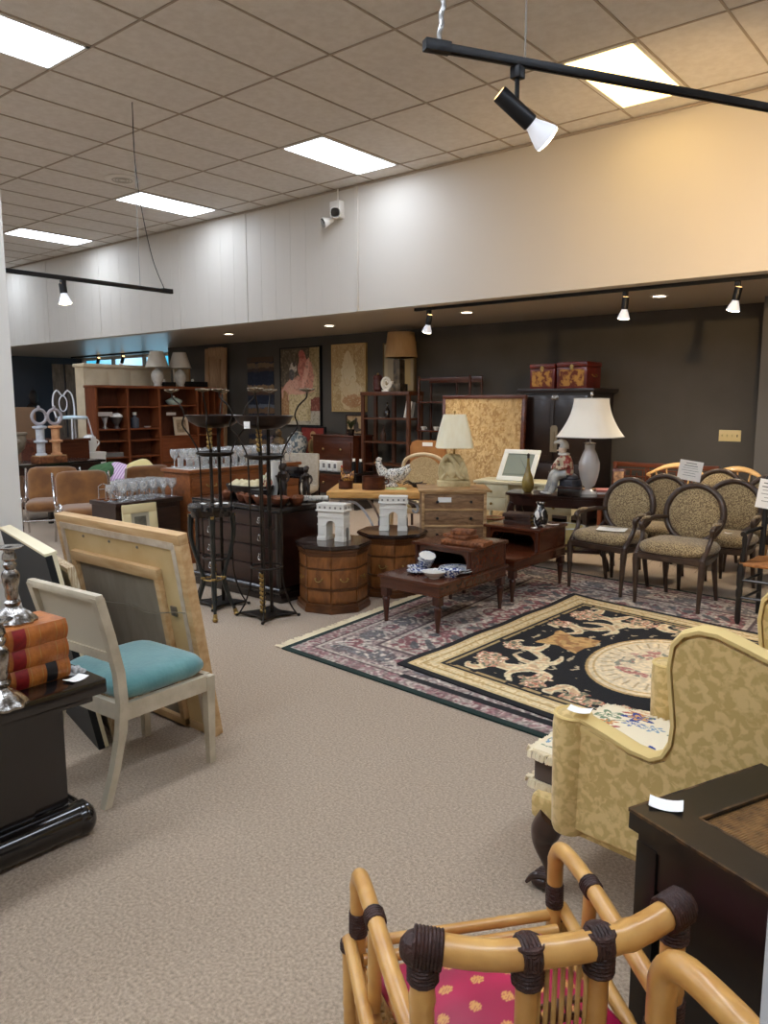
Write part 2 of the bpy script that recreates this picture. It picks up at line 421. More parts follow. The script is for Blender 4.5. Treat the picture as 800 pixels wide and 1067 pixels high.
# near rail with the big lit spot
t = rail('black track rail hanging at the top right in front of the warm ceiling light', (-2.075, 2.82, 3.1), (-.62, 5.42, 3.1), wires=(.46,))
o = MB(); pts = []
for i in range(90):
    q = i / 89; a = i * 1.2
    bx = .04 + .05 * math.sin(q * 2.6) * 1.0; pts.append((bx + .004 * math.cos(a), .004 * math.sin(a) - .25 * q * q * .3, .04 + q * (CEIL - 3.1 - .05)))
o.tube(pts, .011, 8); o.build('flexible_conduit', mat('steel conduit', (170, 168, 165), .35, metal=.8), t)
track_head('large black track spotlight with lit white bulb hanging at top right', (-1.868, 3.19, 3.096), (.50, .62, -.60), 1.0, None, .15, power=130, size=1.5, blend=1.0, col=(1, .80, .56), can=.19)
track_head('black track spotlight farther along the near rail, outside the picture on the right', (-.80, 5.10, 3.096), (-1.95, 2.60, .42), 1.0, None, .15, power=165, size=1.55, blend=1.0, col=(1, .66, .31), can=.19)
# rail along the bulkhead
rail('long black track rail under the edge of the white bulkhead', (-6.05, YB + .22, ZB - .034), (XR - .1, YB + .22, ZB - .034))
for x, lb, ax in [(-5.86, 'small track spotlight over the tall tan lamp, leftmost on the bulkhead rail', -.5), (-3.32, 'small track spotlight in the middle of the bulkhead rail', -.2), (-2.215, 'small track spotlight at the right end of the bulkhead rail', -.35)]:
    track_head(lb, (x, YB + .22, ZB - .036), (ax * .6, .12, -.9), .95, 'bulkhead track spotlights', .1, power=42, size=2.3, col=(1, .86, .66), can=.13)
# left hanging rail
t = rail('thin black track rail hanging on wires at the left beside the pillar', (-6.65, 4.70, 2.70), (-6.65, 2.5, 2.70), wires=(.33,))
o = MB(); o.tube([(.33, .0, CEIL - 2.71), (.34, .015, 1.2), (.30, .03, .75), (.2, .03, .3), (.06, 0, .04)], .004, 6, sub=5); o.build('feed_cord', m_black, t)
track_head('small black track spotlight on the left hanging rail beside the pillar', (-6.65, 3.59, 2.696), (.1, .05, -.95), .85, None, .06, power=10, size=2, col=(1, .9, .75), can=.1)
# rail at the far window
rail('black track rail in front of the far left window', (-19.2, 10.5, ZB - .034), (-15.6, 10.5, ZB - .034))
for x, lb in [(-17.95, 'left black track spotlight in front of the far window'), (-16.85, 'right black track spotlight in front of the far window')]:
    track_head(lb, (x, 10.5, ZB - .036), (-.55, .1, -.75), 1.1, 'window track spotlights', .08)
# emergency light
t = thing('emergency_light', 'white twin-head emergency light on the bulkhead', 'emergency light', (-7.17, YB, 4.13))
o = MB(); o.box(0, -.05, -.12, .17, .1, .22, bev=.012); o.build('battery_box', m_white, t)
for sx in (-1, 1):
    o = MB(); o.rod((sx * .05, -.08, -.03 - .1 * (sx < 0)), (sx * .11, -.2, -.08 - .1 * (sx < 0)), [(.03, 0), (.05, .5), (.07, .9), (.07, 1)], 18); hd = o.build('lamp_head', m_white, t)
    o = MB(); o.rod((sx * .11, -.201, -.081 - .1 * (sx < 0)), (sx * .114, -.209, -.085 - .1 * (sx < 0)), [(.06, 0), (.05, 1)], 16); o.build('lens', m_glass, hd)
o = MB(); o.tube([(0, -.03, .1), (0, -.03, .262)], .01, 8); o.build('conduit', m_white, t)
# switch plate
t = thing('switch_plate', 'cream four-gang switch plate on the dark wall above the armchairs', 'light switch', (-2.80, YW, 1.217))
o = MB(); o.box(0, -.004, -.07, .26, .008, .14, bev=.003); o.build('plate', mat('almond plastic', (226, 205, 150), .4), t)
for i in range(4):
    o = MB(); o.box(-.09 + .06 * i, -.012, -.014, .012, .014, .028, rx=.4); o.build('toggle', mat('toggle plastic', (205, 184, 130) if i < 3 else (110, 95, 70), .4), t)

# ------------------------------------------------------------------ camera, world, render look
PITCH = math.atan(113.5 / 800); YAW = math.atan(668 / math.hypot(800, 113.5))
cd = bpy.data.cameras.new('camera'); cd.sensor_fit = 'HORIZONTAL'; cd.sensor_width = 36; cd.lens = 36; cd.clip_start = .05
cam = bpy.data.objects.new('camera', cd); C.objects.link(cam); cam.location = (0, 0, 1.62); cam.rotation_euler = (PI / 2 - PITCH, 0, YAW)
bpy.context.scene.camera = cam
W = bpy.data.worlds.new('World'); bpy.context.scene.world = W; W.use_nodes = True; nt = W.node_tree
bg = nt.nodes['Background']; n = nt.nodes.new('ShaderNodeTexNoise'); n.inputs['Scale'].default_value = 14; n.inputs['Detail'].default_value = 6
tc = nt.nodes.new('ShaderNodeTexCoord'); nt.links.new(tc.outputs['Generated'], n.inputs['Vector'])
r = nt.nodes.new('ShaderNodeValToRGB'); r.color_ramp.elements[0].position = .4; r.color_ramp.elements[1].position = .62
r.color_ramp.elements[0].color = (*s2l((70, 170, 205)), 1); r.color_ramp.elements[1].color = (*s2l((190, 228, 250)), 1)
nt.links.new(n.outputs['Fac'], r.inputs[0]); nt.links.new(r.outputs[0], bg.inputs[0]); bg.inputs[1].default_value = 1.0
sc = bpy.context.scene
sc.view_settings.view_transform = 'Standard'; sc.view_settings.look = 'None'; sc.view_settings.gamma = 1; sc.view_settings.exposure = 0.9
sc.view_settings.use_curve_mapping = False
sc.cycles.max_bounces = 8; sc.cycles.transparent_max_bounces = 48; sc.cycles.diffuse_bounces = 5; sc.cycles.transmission_bounces = 8; sc.cycles.caustics_reflective = False; sc.cycles.caustics_refractive = False
sc.cycles.sample_clamp_indirect = 6
# ------------------------------------------------------------------ foreground: black table, books, candlesticks
m_lacq = mat('glossy black lacquer', (14, 11, 11), .16, col2=(24, 17, 15), scale=9, coat=.6)
t = thing('pedestal_table', 'glossy black pedestal table in the left foreground holding books and candlesticks', 'table', (-2.46, 1.41, 0))
o = MB(); o.box(-.32, -.75, .585, .64, 1.5, .055, bev=.01); o.box(-.33, -.75, .555, .6, 1.42, .03, bev=.006)
o.build('table_top', m_lacq, t)
o = MB(); o.box(-.36, -.76, .13, .36, 1.36, .43); o.box(-.36, -.76, .13, .375, 1.1, .4); o.build('pedestal', m_lacq, t)
o = MB(); o.box(-.36, -.75, 0, .44, 1.40, .085, bev=.02)
o.tube([(-.155, -.03, .07), (-.155, -1.45, .07)], .062, 14); o.tube([(-.56, -.03, .07), (-.56, -1.45, .07)], .062, 14)
o.tube([(-.155, -.055, .06), (-.56, -.055, .06)], .058, 14)
o.sphere(-.155, -.05, .066, .07, .055, .066, 16)
o.build('plinth', m_lacq, t)
def tagcard(label, loc, rz=0, s=(.075, .05), fold=.12):
    o = MB(); w, h = s
    o.grid(lambda u, v: ((u - .5) * w, (v - .5) * h, .0008 + fold * .05 * (2 * u - 1) ** 2), 6, 2)
    o.grid(lambda u, v: ((u - .5) * w, (v - .5) * h, .0001 + fold * .05 * (2 * u - 1) ** 2), 6, 2)
    k = o.build('price_tag', m_paper, None, loc=loc, rz=rz); return tag(k, label, 'price tag')
tagcard('small white price tag on the corner of the glossy black pedestal table', (-2.53, 1.33, .641), -1.3)
m_leather = mat('tan calf leather', (188, 112, 46), .45, col2=(150, 82, 32), scale=18, bump=.25, bscale=80, coat=.15)
m_redlab = mat('red title label', (140, 22, 24), .5, col2=(120, 16, 18), scale=60)
m_blacklab = mat('black title label', (26, 20, 18), .5)
m_pages = mat('old page edges', (205, 178, 128), .8, col2=(180, 150, 100), scale=80, stretch=(1, 1, 12))
def book(label, loc, rz, w=.215, d=.17, h=.072, black=False, group='stacked tan law books'):
    """lies flat, spine faces local -Y, head of the book to the left"""
    t = thing('book', label, 'book', loc, rz, group)
    o = MB(); pr = [(-d * .46, 0)] + [(-d / 2 - .012 * math.sin(PI * q / 6), h * q / 6) for q in range(7)] + [(-d * .46, h), (d / 2, h), (d / 2, h - .006), (-d * .40, h - .006), (-d * .40, .006), (d / 2, .006), (d / 2, 0)]
    o.prism(pr, -w / 2, w / 2, 'X')
    o.build('cover', m_leather, t)
    o = MB(); o.box(0, .012, .0062, w - .014, d * .86, h - .0124); o.build('page_block', m_pages, t)
    def band(x0, x1, m, nm):
        o = MB(); o.grid(lambda u, v: (x0 + (x1 - x0) * u, -d / 2 - .0128 * math.sin(PI * (.02 + .96 * v)) - .0006, h * (.02 + .96 * v)), 1, 10); o.build(nm, m, t)
    band(-w / 2 + .015, -w / 2 + .06, m_redlab, 'title_label')
    if black: band(-w / 2 + .125, -w / 2 + .165, m_blacklab, 'volume_label')
    o = MB()
    for q in (.07, .11, .17, .2):
        o.grid(lambda u, v: (-w / 2 + q + .0018 * u, -d / 2 - .0128 * math.sin(PI * (.02 + .96 * v)) - .001, h * (.02 + .96 * v)), 1, 10)
    o.build('gilt_rule', m_brass, t); return t
bx, by, bz = -2.665, 1.225, .6405
book('tan leather law book with a black second label, bottom of the right stack', (bx, by, bz), PI / 2 + .04, black=True)
book('tan leather law book with red label, middle of the right stack', (bx + .004, by - .004, bz + .0725), PI / 2 + .02)
book('tan leather law book under the tall silver candlestick, top of the right stack', (bx + .006, by - .006, bz + .145), PI / 2 + .06)
for k, nm in enumerate(['bottom', 'middle', 'top']):
    book('tan leather law book cut off by the left picture edge, %s of that stack' % nm, (bx - .015, by - .25, bz + .0725 * k), PI / 2 - .03 * k)
m_silver = mat('tarnished silver', (190, 186, 180), .22, metal=1, col2=(90, 84, 78), scale=30, bump=.35, bscale=45)
def candlestick(label, loc, h):
    t = thing('candlestick', label, 'candlestick', loc, .4)
    o = MB(); o.lathe([(0, .0), (.082, 0), (.083, .008), (.075, .018), (.06, .032), (.045, .045), (.03, .055), (.022, .062), (.026, .07), (.03, .078), (.02, .088)], 36, flute=.07, nf=9); o.build('base', m_silver, t)
    o = MB(); o.lathe([(.018, .085), (.024, .1), (.024, .13), (.03, .155), (.033, .18), (.028, .195), (.018, .205), (.024, .215), (.026, .225), (.018, .235)], 12, flute=.08, nf=6); o.build('stem', m_silver, t)
    o = MB(); o.lathe([(.016, .232), (.026, .245), (.024, .262), (.018, .272), (.02, .28), (.05, .287), (.052, .292), (.04, .293), (.014, .290), (.014, .27), (0, .27)], 24, flute=.03, nf=8); o.build('candle_cup', m_silver, t)
    t.scale = (.92, .92, h / .293); return t
candlestick('tall silver candlestick standing on the tan law books', (bx - .01, by - .035, bz + .2175), .27)
candlestick('silver candlestick standing on the black table in front of the law books', (-2.49, 1.055, .6405), .29)
t = thing('wine_bottle', 'dark bottle with white label behind the books at the left edge', 'bottle', (-2.93, 1.12, .6405))
o = MB(); o.lathe([(0, 0), (.037, 0), (.038, .01), (.038, .17), (.034, .2), (.016, .235), (.014, .29), (.016, .3), (0, .3)], 20); o.build('glass_body', mat('dark bottle glass', (10, 10, 12), .08, coat=.5), t)
o = MB(); o.lathe([(.0385, .07), (.0388, .075), (.0388, .155), (.0385, .16)], 20); o.build('label_band', m_paper, t)
t = thing('glass_dish', 'small cut glass ornament lying on the black table beside the law books', 'glass ornament', (-2.60, 1.365, .6405))
o = MB()
for q in range(9):
    a = q * 2.4; o.sphere(.006 * q * math.cos(a) * .6, .005 * q * math.sin(a) * .5, .012, .014, .01, .012, 8)
o.build('beads', m_crystal, t)
o = MB(); o.lathe([(0, 0), (.036, 0), (.04, .004), (.034, .005), (0, .003)], 18); o.build('dish', m_crystal, t)

# ------------------------------------------------------------------ cream side chair with teal seat
m_cream = mat('worn cream paint', (202, 190, 166), .5, col2=(182, 170, 146), scale=10, bump=.15, bscale=40)
m_teal = mat('teal velvet', (66, 118, 120), .85, col2=(98, 146, 143), scale=7, lo=.3, hi=.75, detail=8, sheen=.6, bump=.15, bscale=60)
t = thing('side_chair', 'cream painted side chair with teal velvet seat beside the black table', 'chair', (-2.94, 1.81, 0), PI + .06)
# local: front -Y ; width .50 front ; depth .48
for sx in (-1, 1):
    o = MB(); o.box(sx * .235, -.225, 0, .04, .045, .41, taper=.72); o.build('front_leg', m_cream, t)
    o = MB(); P = [(.205, .30, 0), (.212, .255, .15), (.218, .222, .30), (.22, .212, .42), (.222, .222, .55), (.226, .262, .72), (.23, .305, .875)]
    o.grid(lambda u, v: (sx * (np.interp(u, [i / 6 for i in range(7)], [p[0] for p in P]) + [-.017, .017, .017, -.017][int(round(v * 4)) % 4]),
                         np.interp(u, [i / 6 for i in range(7)], [p[1] for p in P]) + [-.02, -.02, .02, .02][int(round(v * 4)) % 4] * (1 if u > .3 else .85),
                         np.interp(u, [i / 6 for i in range(7)], [p[2] for p in P])), 18, 4, cv=True)
    n = len(o.v); o.f.append((0, 1, 2, 3)); o.f.append((n - 4, n - 3, n - 2, n - 1))
    o.build('back_leg', m_cream, t, smooth=.5)
o = MB(); o.box(0, -.228, .345, .45, .03, .07); o.box(-.228, 0, .345, .028, .43, .07, rz=-.03); o.box(.228, 0, .345, .028, .43, .07, rz=.03); o.box(0, .215, .345, .42, .028, .07)
o.build('seat_rail', m_cream, t)
o = MB(); o.cushion(0, -.01, .405, .475, .46, .11, p=7, n=20, puff=.28); o.build('seat', m_teal, t)
o = MB(); o.box(0, .262, .62, .43, .014, .245, rx=-.23); o.build('back_panel', mat('cream back panel', (200, 190, 168), .55), t)
o = MB(); o.box(0, .305, .855, .50, .036, .035, bev=.012); o.box(0, .238, .595, .43, .024, .04, rx=-.1); o.build('top_rail', m_cream, t)

# ------------------------------------------------------------------ pictures leaning behind the chair
m_back = mat('tan backing board', (214, 186, 136), .8, col2=(200, 168, 116), scale=4, bump=.1)
m_frame = mat('raw frame wood', (210, 176, 130), .6, col2=(190, 150, 100), scale=4, stretch=(1, 8, 8))
m_linen = mat('grey canvas back', (150, 138, 120), .9, col2=(138, 126, 108), scale=5, stretch=(3, 1, 1), bump=.2, bscale=150)
m_tape = mat('dusty paper tape', (206, 190, 168), .85, col2=(190, 170, 146), scale=20)
def lean(base, ang, rz=0):
    return Matrix.Translation(base) @ Matrix.Rotation(rz, 4, 'Z') @ Matrix.Rotation(ang, 4, 'X')
# large frame seen from behind : bottom edge at y 2.22, top leans towards -Y
t = thing('framed_picture', 'large picture frame turned backwards with hanging wire, leaning behind the teal chair', 'picture frame', (-2.91, 2.235, 0), .0)
Lr = Matrix.Rotation(math.radians(9.5), 4, 'X')      # top towards -Y
W_, H_ = 1.12, 1.04
def P_(o): o.xf(Matrix.Translation((-W_ / 2, 0, 0)) @ Lr); return o
o = MB()
for x0, x1, z0, z1 in [(-W_ / 2, W_ / 2, 0, .05), (-W_ / 2, W_ / 2, H_ - .05, H_), (-W_ / 2, -W_ / 2 + .05, .05, H_ - .05), (W_ / 2 - .05, W_ / 2, .05, H_ - .05)]:
    o.box((x0 + x1) / 2, .012, z0, x1 - x0, .055, z1 - z0, bev=.004)
P_(o).build('outer_frame', m_frame, t)
o = MB()
for x0, x1, z0, z1 in [(-W_ / 2 + .045, W_ / 2 - .045, H_ - .075, H_ - .04), (-W_ / 2 + .04, -W_ / 2 + .07, .05, H_ - .05), (W_ / 2 - .07, W_ / 2 - .04, .05, H_ - .05)]:
    o.box((x0 + x1) / 2, -.012, z0, x1 - x0, .012, z1 - z0)
P_(o).build('paper_tape', m_tape, t)
o = MB(); o.box(0, 0, .04, W_ - .09, .02, H_ - .08); P_(o).build('backing_board', m_back, t)
ix0, ix1, iz0, iz1 = -.42, .37, .02, .80
o = MB()
for x0, x1, z0, z1 in [(ix0, ix1, iz1, iz1 + .055), (ix0, ix0 + .035, iz0, iz1), (ix1 - .035, ix1, iz0, iz1), (ix0, ix1, iz0, iz0 + .04)]:
    o.box((x0 + x1) / 2, -.025, z0, x1 - x0, .03, z1 - z0, bev=.003)
P_(o).build('stretcher_bar', m_frame, t)
o = MB(); o.box((ix0 + ix1) / 2, -.014, iz0 + .03, ix1 - ix0 - .06, .008, iz1 - iz0 - .03); P_(o).build('canvas_back', m_linen, t)
o = MB(); o.tube([(-.42, -.045, .60), (-.36, -.05, .585), (-.25, -.052, .60), (-.1, -.05, .615), (.1, -.05, .635), (.25, -.05, .62), (.47, -.045, .66), (.53, -.03, .66)], .0028, 6, sub=4); P_(o).build('hanging_wire', mat('picture wire', (170, 160, 140), .35, metal=.8), t)
m_zinc = mat('zinc fixing', (140, 132, 120), .4, metal=.8)
for x, z in [(.495, .25), (.495, .42), (.495, .6), (.495, .78), (-.3, H_ - .1), (-.05, H_ - .1), (.2, H_ - .1)]: o = MB(); o.sphere(x, -.012, z, .008, .006, .008, 8); P_(o).build('screw', m_zinc, t)
for z in (.3, .62): o = MB(); o.box(.42, -.016, z, .045, .01, .05, bev=.004); P_(o).build('metal_plate', m_zinc, t)
# black canvas with pale top edge
t = thing('stretched_canvas', 'black canvas with pale unpainted top edge leaning beside the pillar, left of the teal chair', 'canvas', (-3.215, 1.80, 0), -.23)
Lr2 = Matrix.Rotation(math.radians(11), 4, 'X')
o = MB(); o.box(-.47, .0, 0, .94, .03, .97); o.xf(Lr2); o.build('black_face', mat('black paint', (20, 21, 24), .6), t)
o = MB(); o.box(-.47, .012, .97, .94, .054, .012); o.box(-.47, .024, .002, .94, .018, .97); o.xf(Lr2); o.build('canvas_edge', mat('pale canvas edge', (232, 220, 186), .8), t)
t = thing('framed_picture', 'worn white frame edge showing between the black canvas and the large backwards picture', 'picture frame', (-3.225, 1.89, 0), -.23)
o = MB()
o.box(-.012, 0, 0, .024, .036, .90, bev=.003); o.box(-.47, .0, .876, .9, .036, .024)
o.xf(Lr2); o.build('frame_edge', mat('chipped white frame', (205, 190, 160), .7, col2=(150, 120, 84), scale=16, stretch=(6, 6, 1)), t)
o = MB(); o.box(-.46, .012, .0, .88, .008, .88); o.xf(Lr2); o.build('picture_back', m_linen, t)

# ------------------------------------------------------------------ bamboo armchairs
m_bam = mat('golden bamboo', (210, 161, 90), .35, col2=(184, 131, 66), scale=5, stretch=(2, 2, 2), coat=.35, bump=.06, bscale=20)
m_wrap = mat('dark leather wrap', (62, 34, 26), .5, col2=(44, 24, 18), scale=30, bump=.6, bscale=90)
m_cane = mat('split cane', (196, 156, 92), .5, col2=(170, 128, 70), scale=30)
m_node = m_bam
def bam(o, pts, r, sub=0):
    """bamboo pole with swollen nodes"""
    pts = [Vector(p) for p in pts]
    if sub:
        tmp = MB(); q = []; m = len(pts)
        for i in range(m - 1):
            p0, p1, p2, p3 = pts[max(i - 1, 0)], pts[i], pts[i + 1], pts[min(i + 2, m - 1)]
            for k in range(sub):
                t = k / sub; q.append(.5 * ((2 * p1) + (p2 - p0) * t + (2 * p0 - 5 * p1 + 4 * p2 - p3) * t * t + (3 * p1 - p0 - 3 * p2 + p3) * t ** 3))
        q.append(pts[-1]); pts = q
    P2 = []; R2 = []; acc = random.random() * .12
    for a, b in zip(pts, pts[1:]):
        L = (b - a).length; n = max(1, int(L / .012))
        for k in range(n):
            P2.append(a.lerp(b, k / n)); acc += L / n
            R2.append(r * (1.0 + (.09 if (acc % .17) < .012 else 0) - (.05 if .012 <= (acc % .17) < .022 else 0)))
    P2.append(pts[-1]); R2.append(r)
    o.tube(P2, R2, 12)
def wrap(o, a, b, r):
    a = Vector(a); b = Vector(b); n = max(3, int((b - a).length / .006)); P = []; R = []
    for i in range(2 * n + 1): P.append(a.lerp(b, i / (2 * n))); R.append(r * (1.07 if i % 2 else 1.0))
    o.tube(P, R, 12)
def bamboo_chair(label, loc, rz, group, detail=True):
    t = thing('bamboo_armchair', label, 'armchair', loc, rz, group)
    # local: front -Y. back posts (+-.225, .20), front posts (+-.235,-.2)
    bz_ = .79
    o = MB(); bam(o, [(-.235, .205, bz_ + .004), (-.1, .242, bz_ - .008), (.1, .242, bz_ - .006), (.235, .205, bz_ + .006)], .0235, 5); o.build('top_rail', m_bam, t)
    for sx in (-1, 1):
        o = MB(); bam(o, [(sx * .225, .205, bz_), (sx * .226, .205, .64), (sx * .23, .20, .40), (sx * .235, .19, 0)], .021); o.build('back_post', m_bam, t)
    for sx in (-1, 1):
        o = MB()
        bam(o, [(sx * .228, .2, .60), (sx * .235, .05, .61), (sx * .24, -.12, .626), (sx * .241, -.225, .624), (sx * .241, -.262, .604), (sx * .241, -.272, .565), (sx * .241, -.272, .49), (sx * .241, -.27, .38), (sx * .241, -.26, 0)], .0185, 3)
        bam(o, [(sx * .238, -.10, .612), (sx * .238, -.11, .42)], .015)
        o.build('arm', m_bam, t)
        o = MB(); bam(o, [(sx * .262, -.275, .455), (sx * .262, .15, .40)], .0155); bam(o, [(sx * .262, -.275, .455), (sx * .262, -.25, 0)], .016)
        bam(o, [(sx * .236, -.25, .385), (sx * .236, .19, .385)], .0165); o.build('side_rail', m_bam, t)
        o = MB(); wrap(o, (sx * .196, .2175, bz_ - .001), (sx * .242, .203, bz_ + .004), .0295); wrap(o, (sx * .225, .205, bz_ - .055), (sx * .225, .205, bz_ + .012), .0255)
        o.sphere(sx * .236, .205, bz_, .029, .027, .029, 12); o.build('leather_wrap', m_wrap, t)
        for a_, b_, r_ in [((sx * .227, .204, .575), (sx * .227, .204, .625), .0245), ((sx * .2395, -.115, .6255), (sx * .2385, -.085, .6225), .0215), ((sx * .241, -.272, .465), (sx * .241, -.272, .52), .0205), ((sx * .262, -.275, .43), (sx * .262, -.274, .45), .02)]:
            o = MB(); wrap(o, a_, b_, r_); o.build('leather_wrap', m_wrap, t)
    # curved splats with lattice between
    for sx in (-1, 1):
        o = MB(); bam(o, [(sx * .062, .243, bz_ - .012), (sx * .062, .242, .68), (sx * .06, .235, .55), (sx * .055, .215, .39)], .0185, 4); o.build('back_splat', m_bam, t)
        o = MB(); wrap(o, (sx * .062, .244, bz_ - .056), (sx * .062, .244, bz_ + .014), .0255); wrap(o, (sx * .062 - .016, .244, bz_ - .008), (sx * .062 + .016, .244, bz_ - .008), .0268); o.build('splat_wrap', m_wrap, t)
    o = MB()
    for k in range(7):
        x = -.042 + .014 * k; o.tube([(x, .244, .765), (x, .242, .66), (x, .232, .55), (x, .21, .40)], .0042, 6, sub=3)
    o.build('lattice_rods', m_cane, t)
    o = MB()
    for z, y in ((.655, .222), (.575, .232)):
        P = []
        for k in range(61):
            q = k / 60; P.append((-.055 + .11 * q, y + .012 * math.sin(q * 40), z + .016 * math.cos(q * 40)))
        o.tube(P, .0042, 6)
        o.tube([(-.06, y, z + .012), (.06, y, z + .012)], .004, 6); o.tube([(-.06, y, z - .012), (.06, y, z - .012)], .004, 6)
    o.build('lattice_binding', mat('dark cane binding', (92, 54, 32), .5) if 'dark cane binding' not in bpy.data.materials else bpy.data.materials['dark cane binding'], t)
    # seat : front rails in pairs + woven surface
    o = MB()
    for y, z in ((-.272, .442), (-.243, .424), (-.214, .408)): bam(o, [(-.236, y, z), (.236, y, z)], .0125); o.build('front_rail', m_bam, t); o = MB()
    bam(o, [(-.225, .195, .385), (.225, .195, .385)], .0165); o.build('rear_rail', m_bam, t)
    for y in (.195, -.255): o = MB(); bam(o, [(-.232, y, .13), (.232, y, .13)], .012); o.build('stretcher', m_bam, t)
    o = MB()
    for k in range(26):
        x = -.225 + .45 * k / 25; o.tube([(x, -.21, .392), (x, 0, .380), (x, .19, .388)], .006, 5)
    for k in range(20):
        y = -.16 + .34 * k / 19; o.tube([(-.23, y, .386), (0, y, .378), (.23, y, .386)], .006, 5)
    o.build('woven_seat', m_cane, t)
    return t
rzb = face(-.79, .62)
chair_c = Vector((-.668, 1.165, 0))
t = bamboo_chair('bamboo armchair holding the red dotted cushion, front centre right', tuple(chair_c), rzb, 'bamboo armchairs'); t.scale = (.96, 1, 1)
dup(t, (.098, 1.182, 0), rzb + .10, 'bamboo armchair mostly cut off at the bottom right corner, only one arm in view', 1.26)
# red cushion with gold medallions
h_, w_ = 150, 150
img = np.zeros((h_, w_, 3)); img[:] = (158, 14, 62)
nz = vnoise(h_, w_, 22, 3); img *= (.86 + .28 * nz)[..., None]
yy, xx = np.mgrid[0:h_, 0:w_] / 150.0
for r_ in range(6):
    for c_ in range(6):
        cx, cy = (c_ + .5 + .5 * (r_ % 2)) / 6, (r_ + .5) / 6
        dd = np.hypot(xx - cx, yy - cy); put(img, dd < .031, (206, 150, 80)); put(img, (dd < .02) & (np.sin(xx * 400) * np.sin(yy * 400) > .2), (176, 96, 70)); put(img, (dd > .024) & (dd < .027), (190, 110, 70))
M_ = Matrix.Translation(chair_c) @ Matrix.Rotation(rzb, 4, 'Z')
def cush_mesh(name, img, sx, sy, sz, m, parent=None, p=3.2, puff=.45):
    h, w, _ = img.shape; n = 120; vs = []; cols = []; fs = []
    for side in (1, -1):
        o0 = len(vs)
        for i in range(n + 1):
            for j in range(n + 1):
                a, b = 2 * i / n - 1, 2 * j / n - 1
                e = max(0, (1 - abs(a) ** 2.6)) ** puff * max(0, (1 - abs(b) ** 2.6)) ** puff
                k = 1 - .06 * (1 - e) * (1 - abs(a)) - .06 * (1 - e) * (1 - abs(b))
                wr = .05 * mnoise.noise(Vector((a * 2, b * 2, side))) * e
                vs.append((a * sx / 2 * k, b * sy / 2 * k, side * sz / 2 * (e + wr))); cols.append(img[min(h - 1, int((b + 1) / 2 * (h - 1))), min(w - 1, int((a + 1) / 2 * (w - 1)))])
        for i in range(n):
            for j in range(n):
                q = (o0 + i * (n + 1) + j, o0 + (i + 1) * (n + 1) + j, o0 + (i + 1) * (n + 1) + j + 1, o0 + i * (n + 1) + j + 1); fs.append(q if side > 0 else q[::-1])
    me = bpy.data.meshes.new(name); me.from_pydata(vs, [], fs); me.polygons.foreach_set('use_smooth', [True] * len(fs))
    at = me.attributes.new('pattern', 'FLOAT_COLOR', 'POINT'); cc = lin(np.array(cols)); at.data.foreach_set('color', np.concatenate([cc, np.ones((len(cc), 1))], 1).ravel())
    me.materials.append(m); o = bpy.data.objects.new(name, me); C.objects.link(o)
    if parent is not None: o.parent = parent
    return o
m_silk = vmat('dotted silk', .42)
cu = cush_mesh('seat_cushion', img, .40, .37, .12, m_silk)
cu.matrix_world = M_ @ Matrix.Translation((0, -.01, .452)) @ Matrix.Rotation(.06, 4, 'X') @ Matrix.Rotation(.12, 4, 'Z')
tag(cu, 'crimson silk cushion with gold medallions lying on the bamboo armchair', 'cushion')

# ------------------------------------------------------------------ black chest with cane top
t = thing('side_table', 'black distressed square table with inset cane top in the right foreground', 'table', (-.583, 1.541, 0), math.atan2(-.38, .92))
m_dist = mat('distressed black paint', (17, 15, 14), .35, col2=(34, 26, 20), scale=22, lo=.55, hi=.8, coat=.25)
m_worn = mat('worn wood edge', (96, 70, 40), .5, col2=(30, 22, 16), scale=26, lo=.4, hi=.6)
# local x along near face (+), y away
W2, D2, H2 = .40, .44, .75
o = MB()
for x, y, sx, sy in [(W2 / 2, .05, W2, .10), (W2 / 2, D2 - .05, W2, .10), (.05, D2 / 2, .10, D2 - .2), (W2 - .05, D2 / 2, .10, D2 - .2)]: o.box(x, y, H2 - .045, sx, sy, .045)
o.build('top_frame', m_dist, t)
o = MB(); e = .004
o.box(W2 / 2, 0, H2 - .006, W2, .006, .0065); o.box(0, D2 / 2, H2 - .006, .006, D2, .0065)
for x, y, sx, sy in [(W2 / 2, .1, W2 - .2, .006), (W2 / 2, D2 - .1, W2 - .2, .006), (.1, D2 / 2, .006, D2 - .2), (W2 - .1, D2 / 2, .006, D2 - .2)]: o.box(x, y, H2 - .004, sx, sy, .0048)
o.build('worn_edges', m_worn, t)
o = MB()
o.box(W2 / 2, D2 / 2, H2 - .03, W2 - .19, D2 - .19, .012)
nx = 30
for k in range(nx):
    x = .105 + (W2 - .21) * k / (nx - 1)
    o.tube([(x, .102 + (D2 - .204) * q / 24, H2 - .013 + .003 * math.sin(q * PI + k * PI)) for q in range(25)], .0042, 5)
for k in range(25):
    y = .105 + (D2 - .21) * k / 24; o.tube([(.1, y, H2 - .0135), (W2 - .1, y, H2 - .0135)], .003, 5)
o.build('cane_panel', mat('woven cane', (142, 104, 60), .6, col2=(98, 68, 38), scale=40), t)
o = MB(); o.box(W2 / 2, D2 / 2, H2 - .075, W2 - .03, D2 - .03, .03); o.box(W2 / 2, .028, H2 - .16, W2 - .06, .02, .09); o.box(W2 / 2, D2 - .028, H2 - .16, W2 - .06, .02, .09); o.box(.028, D2 / 2, H2 - .16, .02, D2 - .06, .09); o.box(W2 - .028, D2 / 2, H2 - .16, .02, D2 - .06, .09)
o.build('apron', m_dist, t)
o = MB(); o.box(W2 / 2, .035, .22, W2 - .1, .016, H2 - .37); o.box(W2 - .035, D2 / 2, .22, .016, D2 - .1, H2 - .37); o.box(.035, D2 / 2, .22, .016, D2 - .1, H2 - .37); o.build('side_panel', m_dist, t)
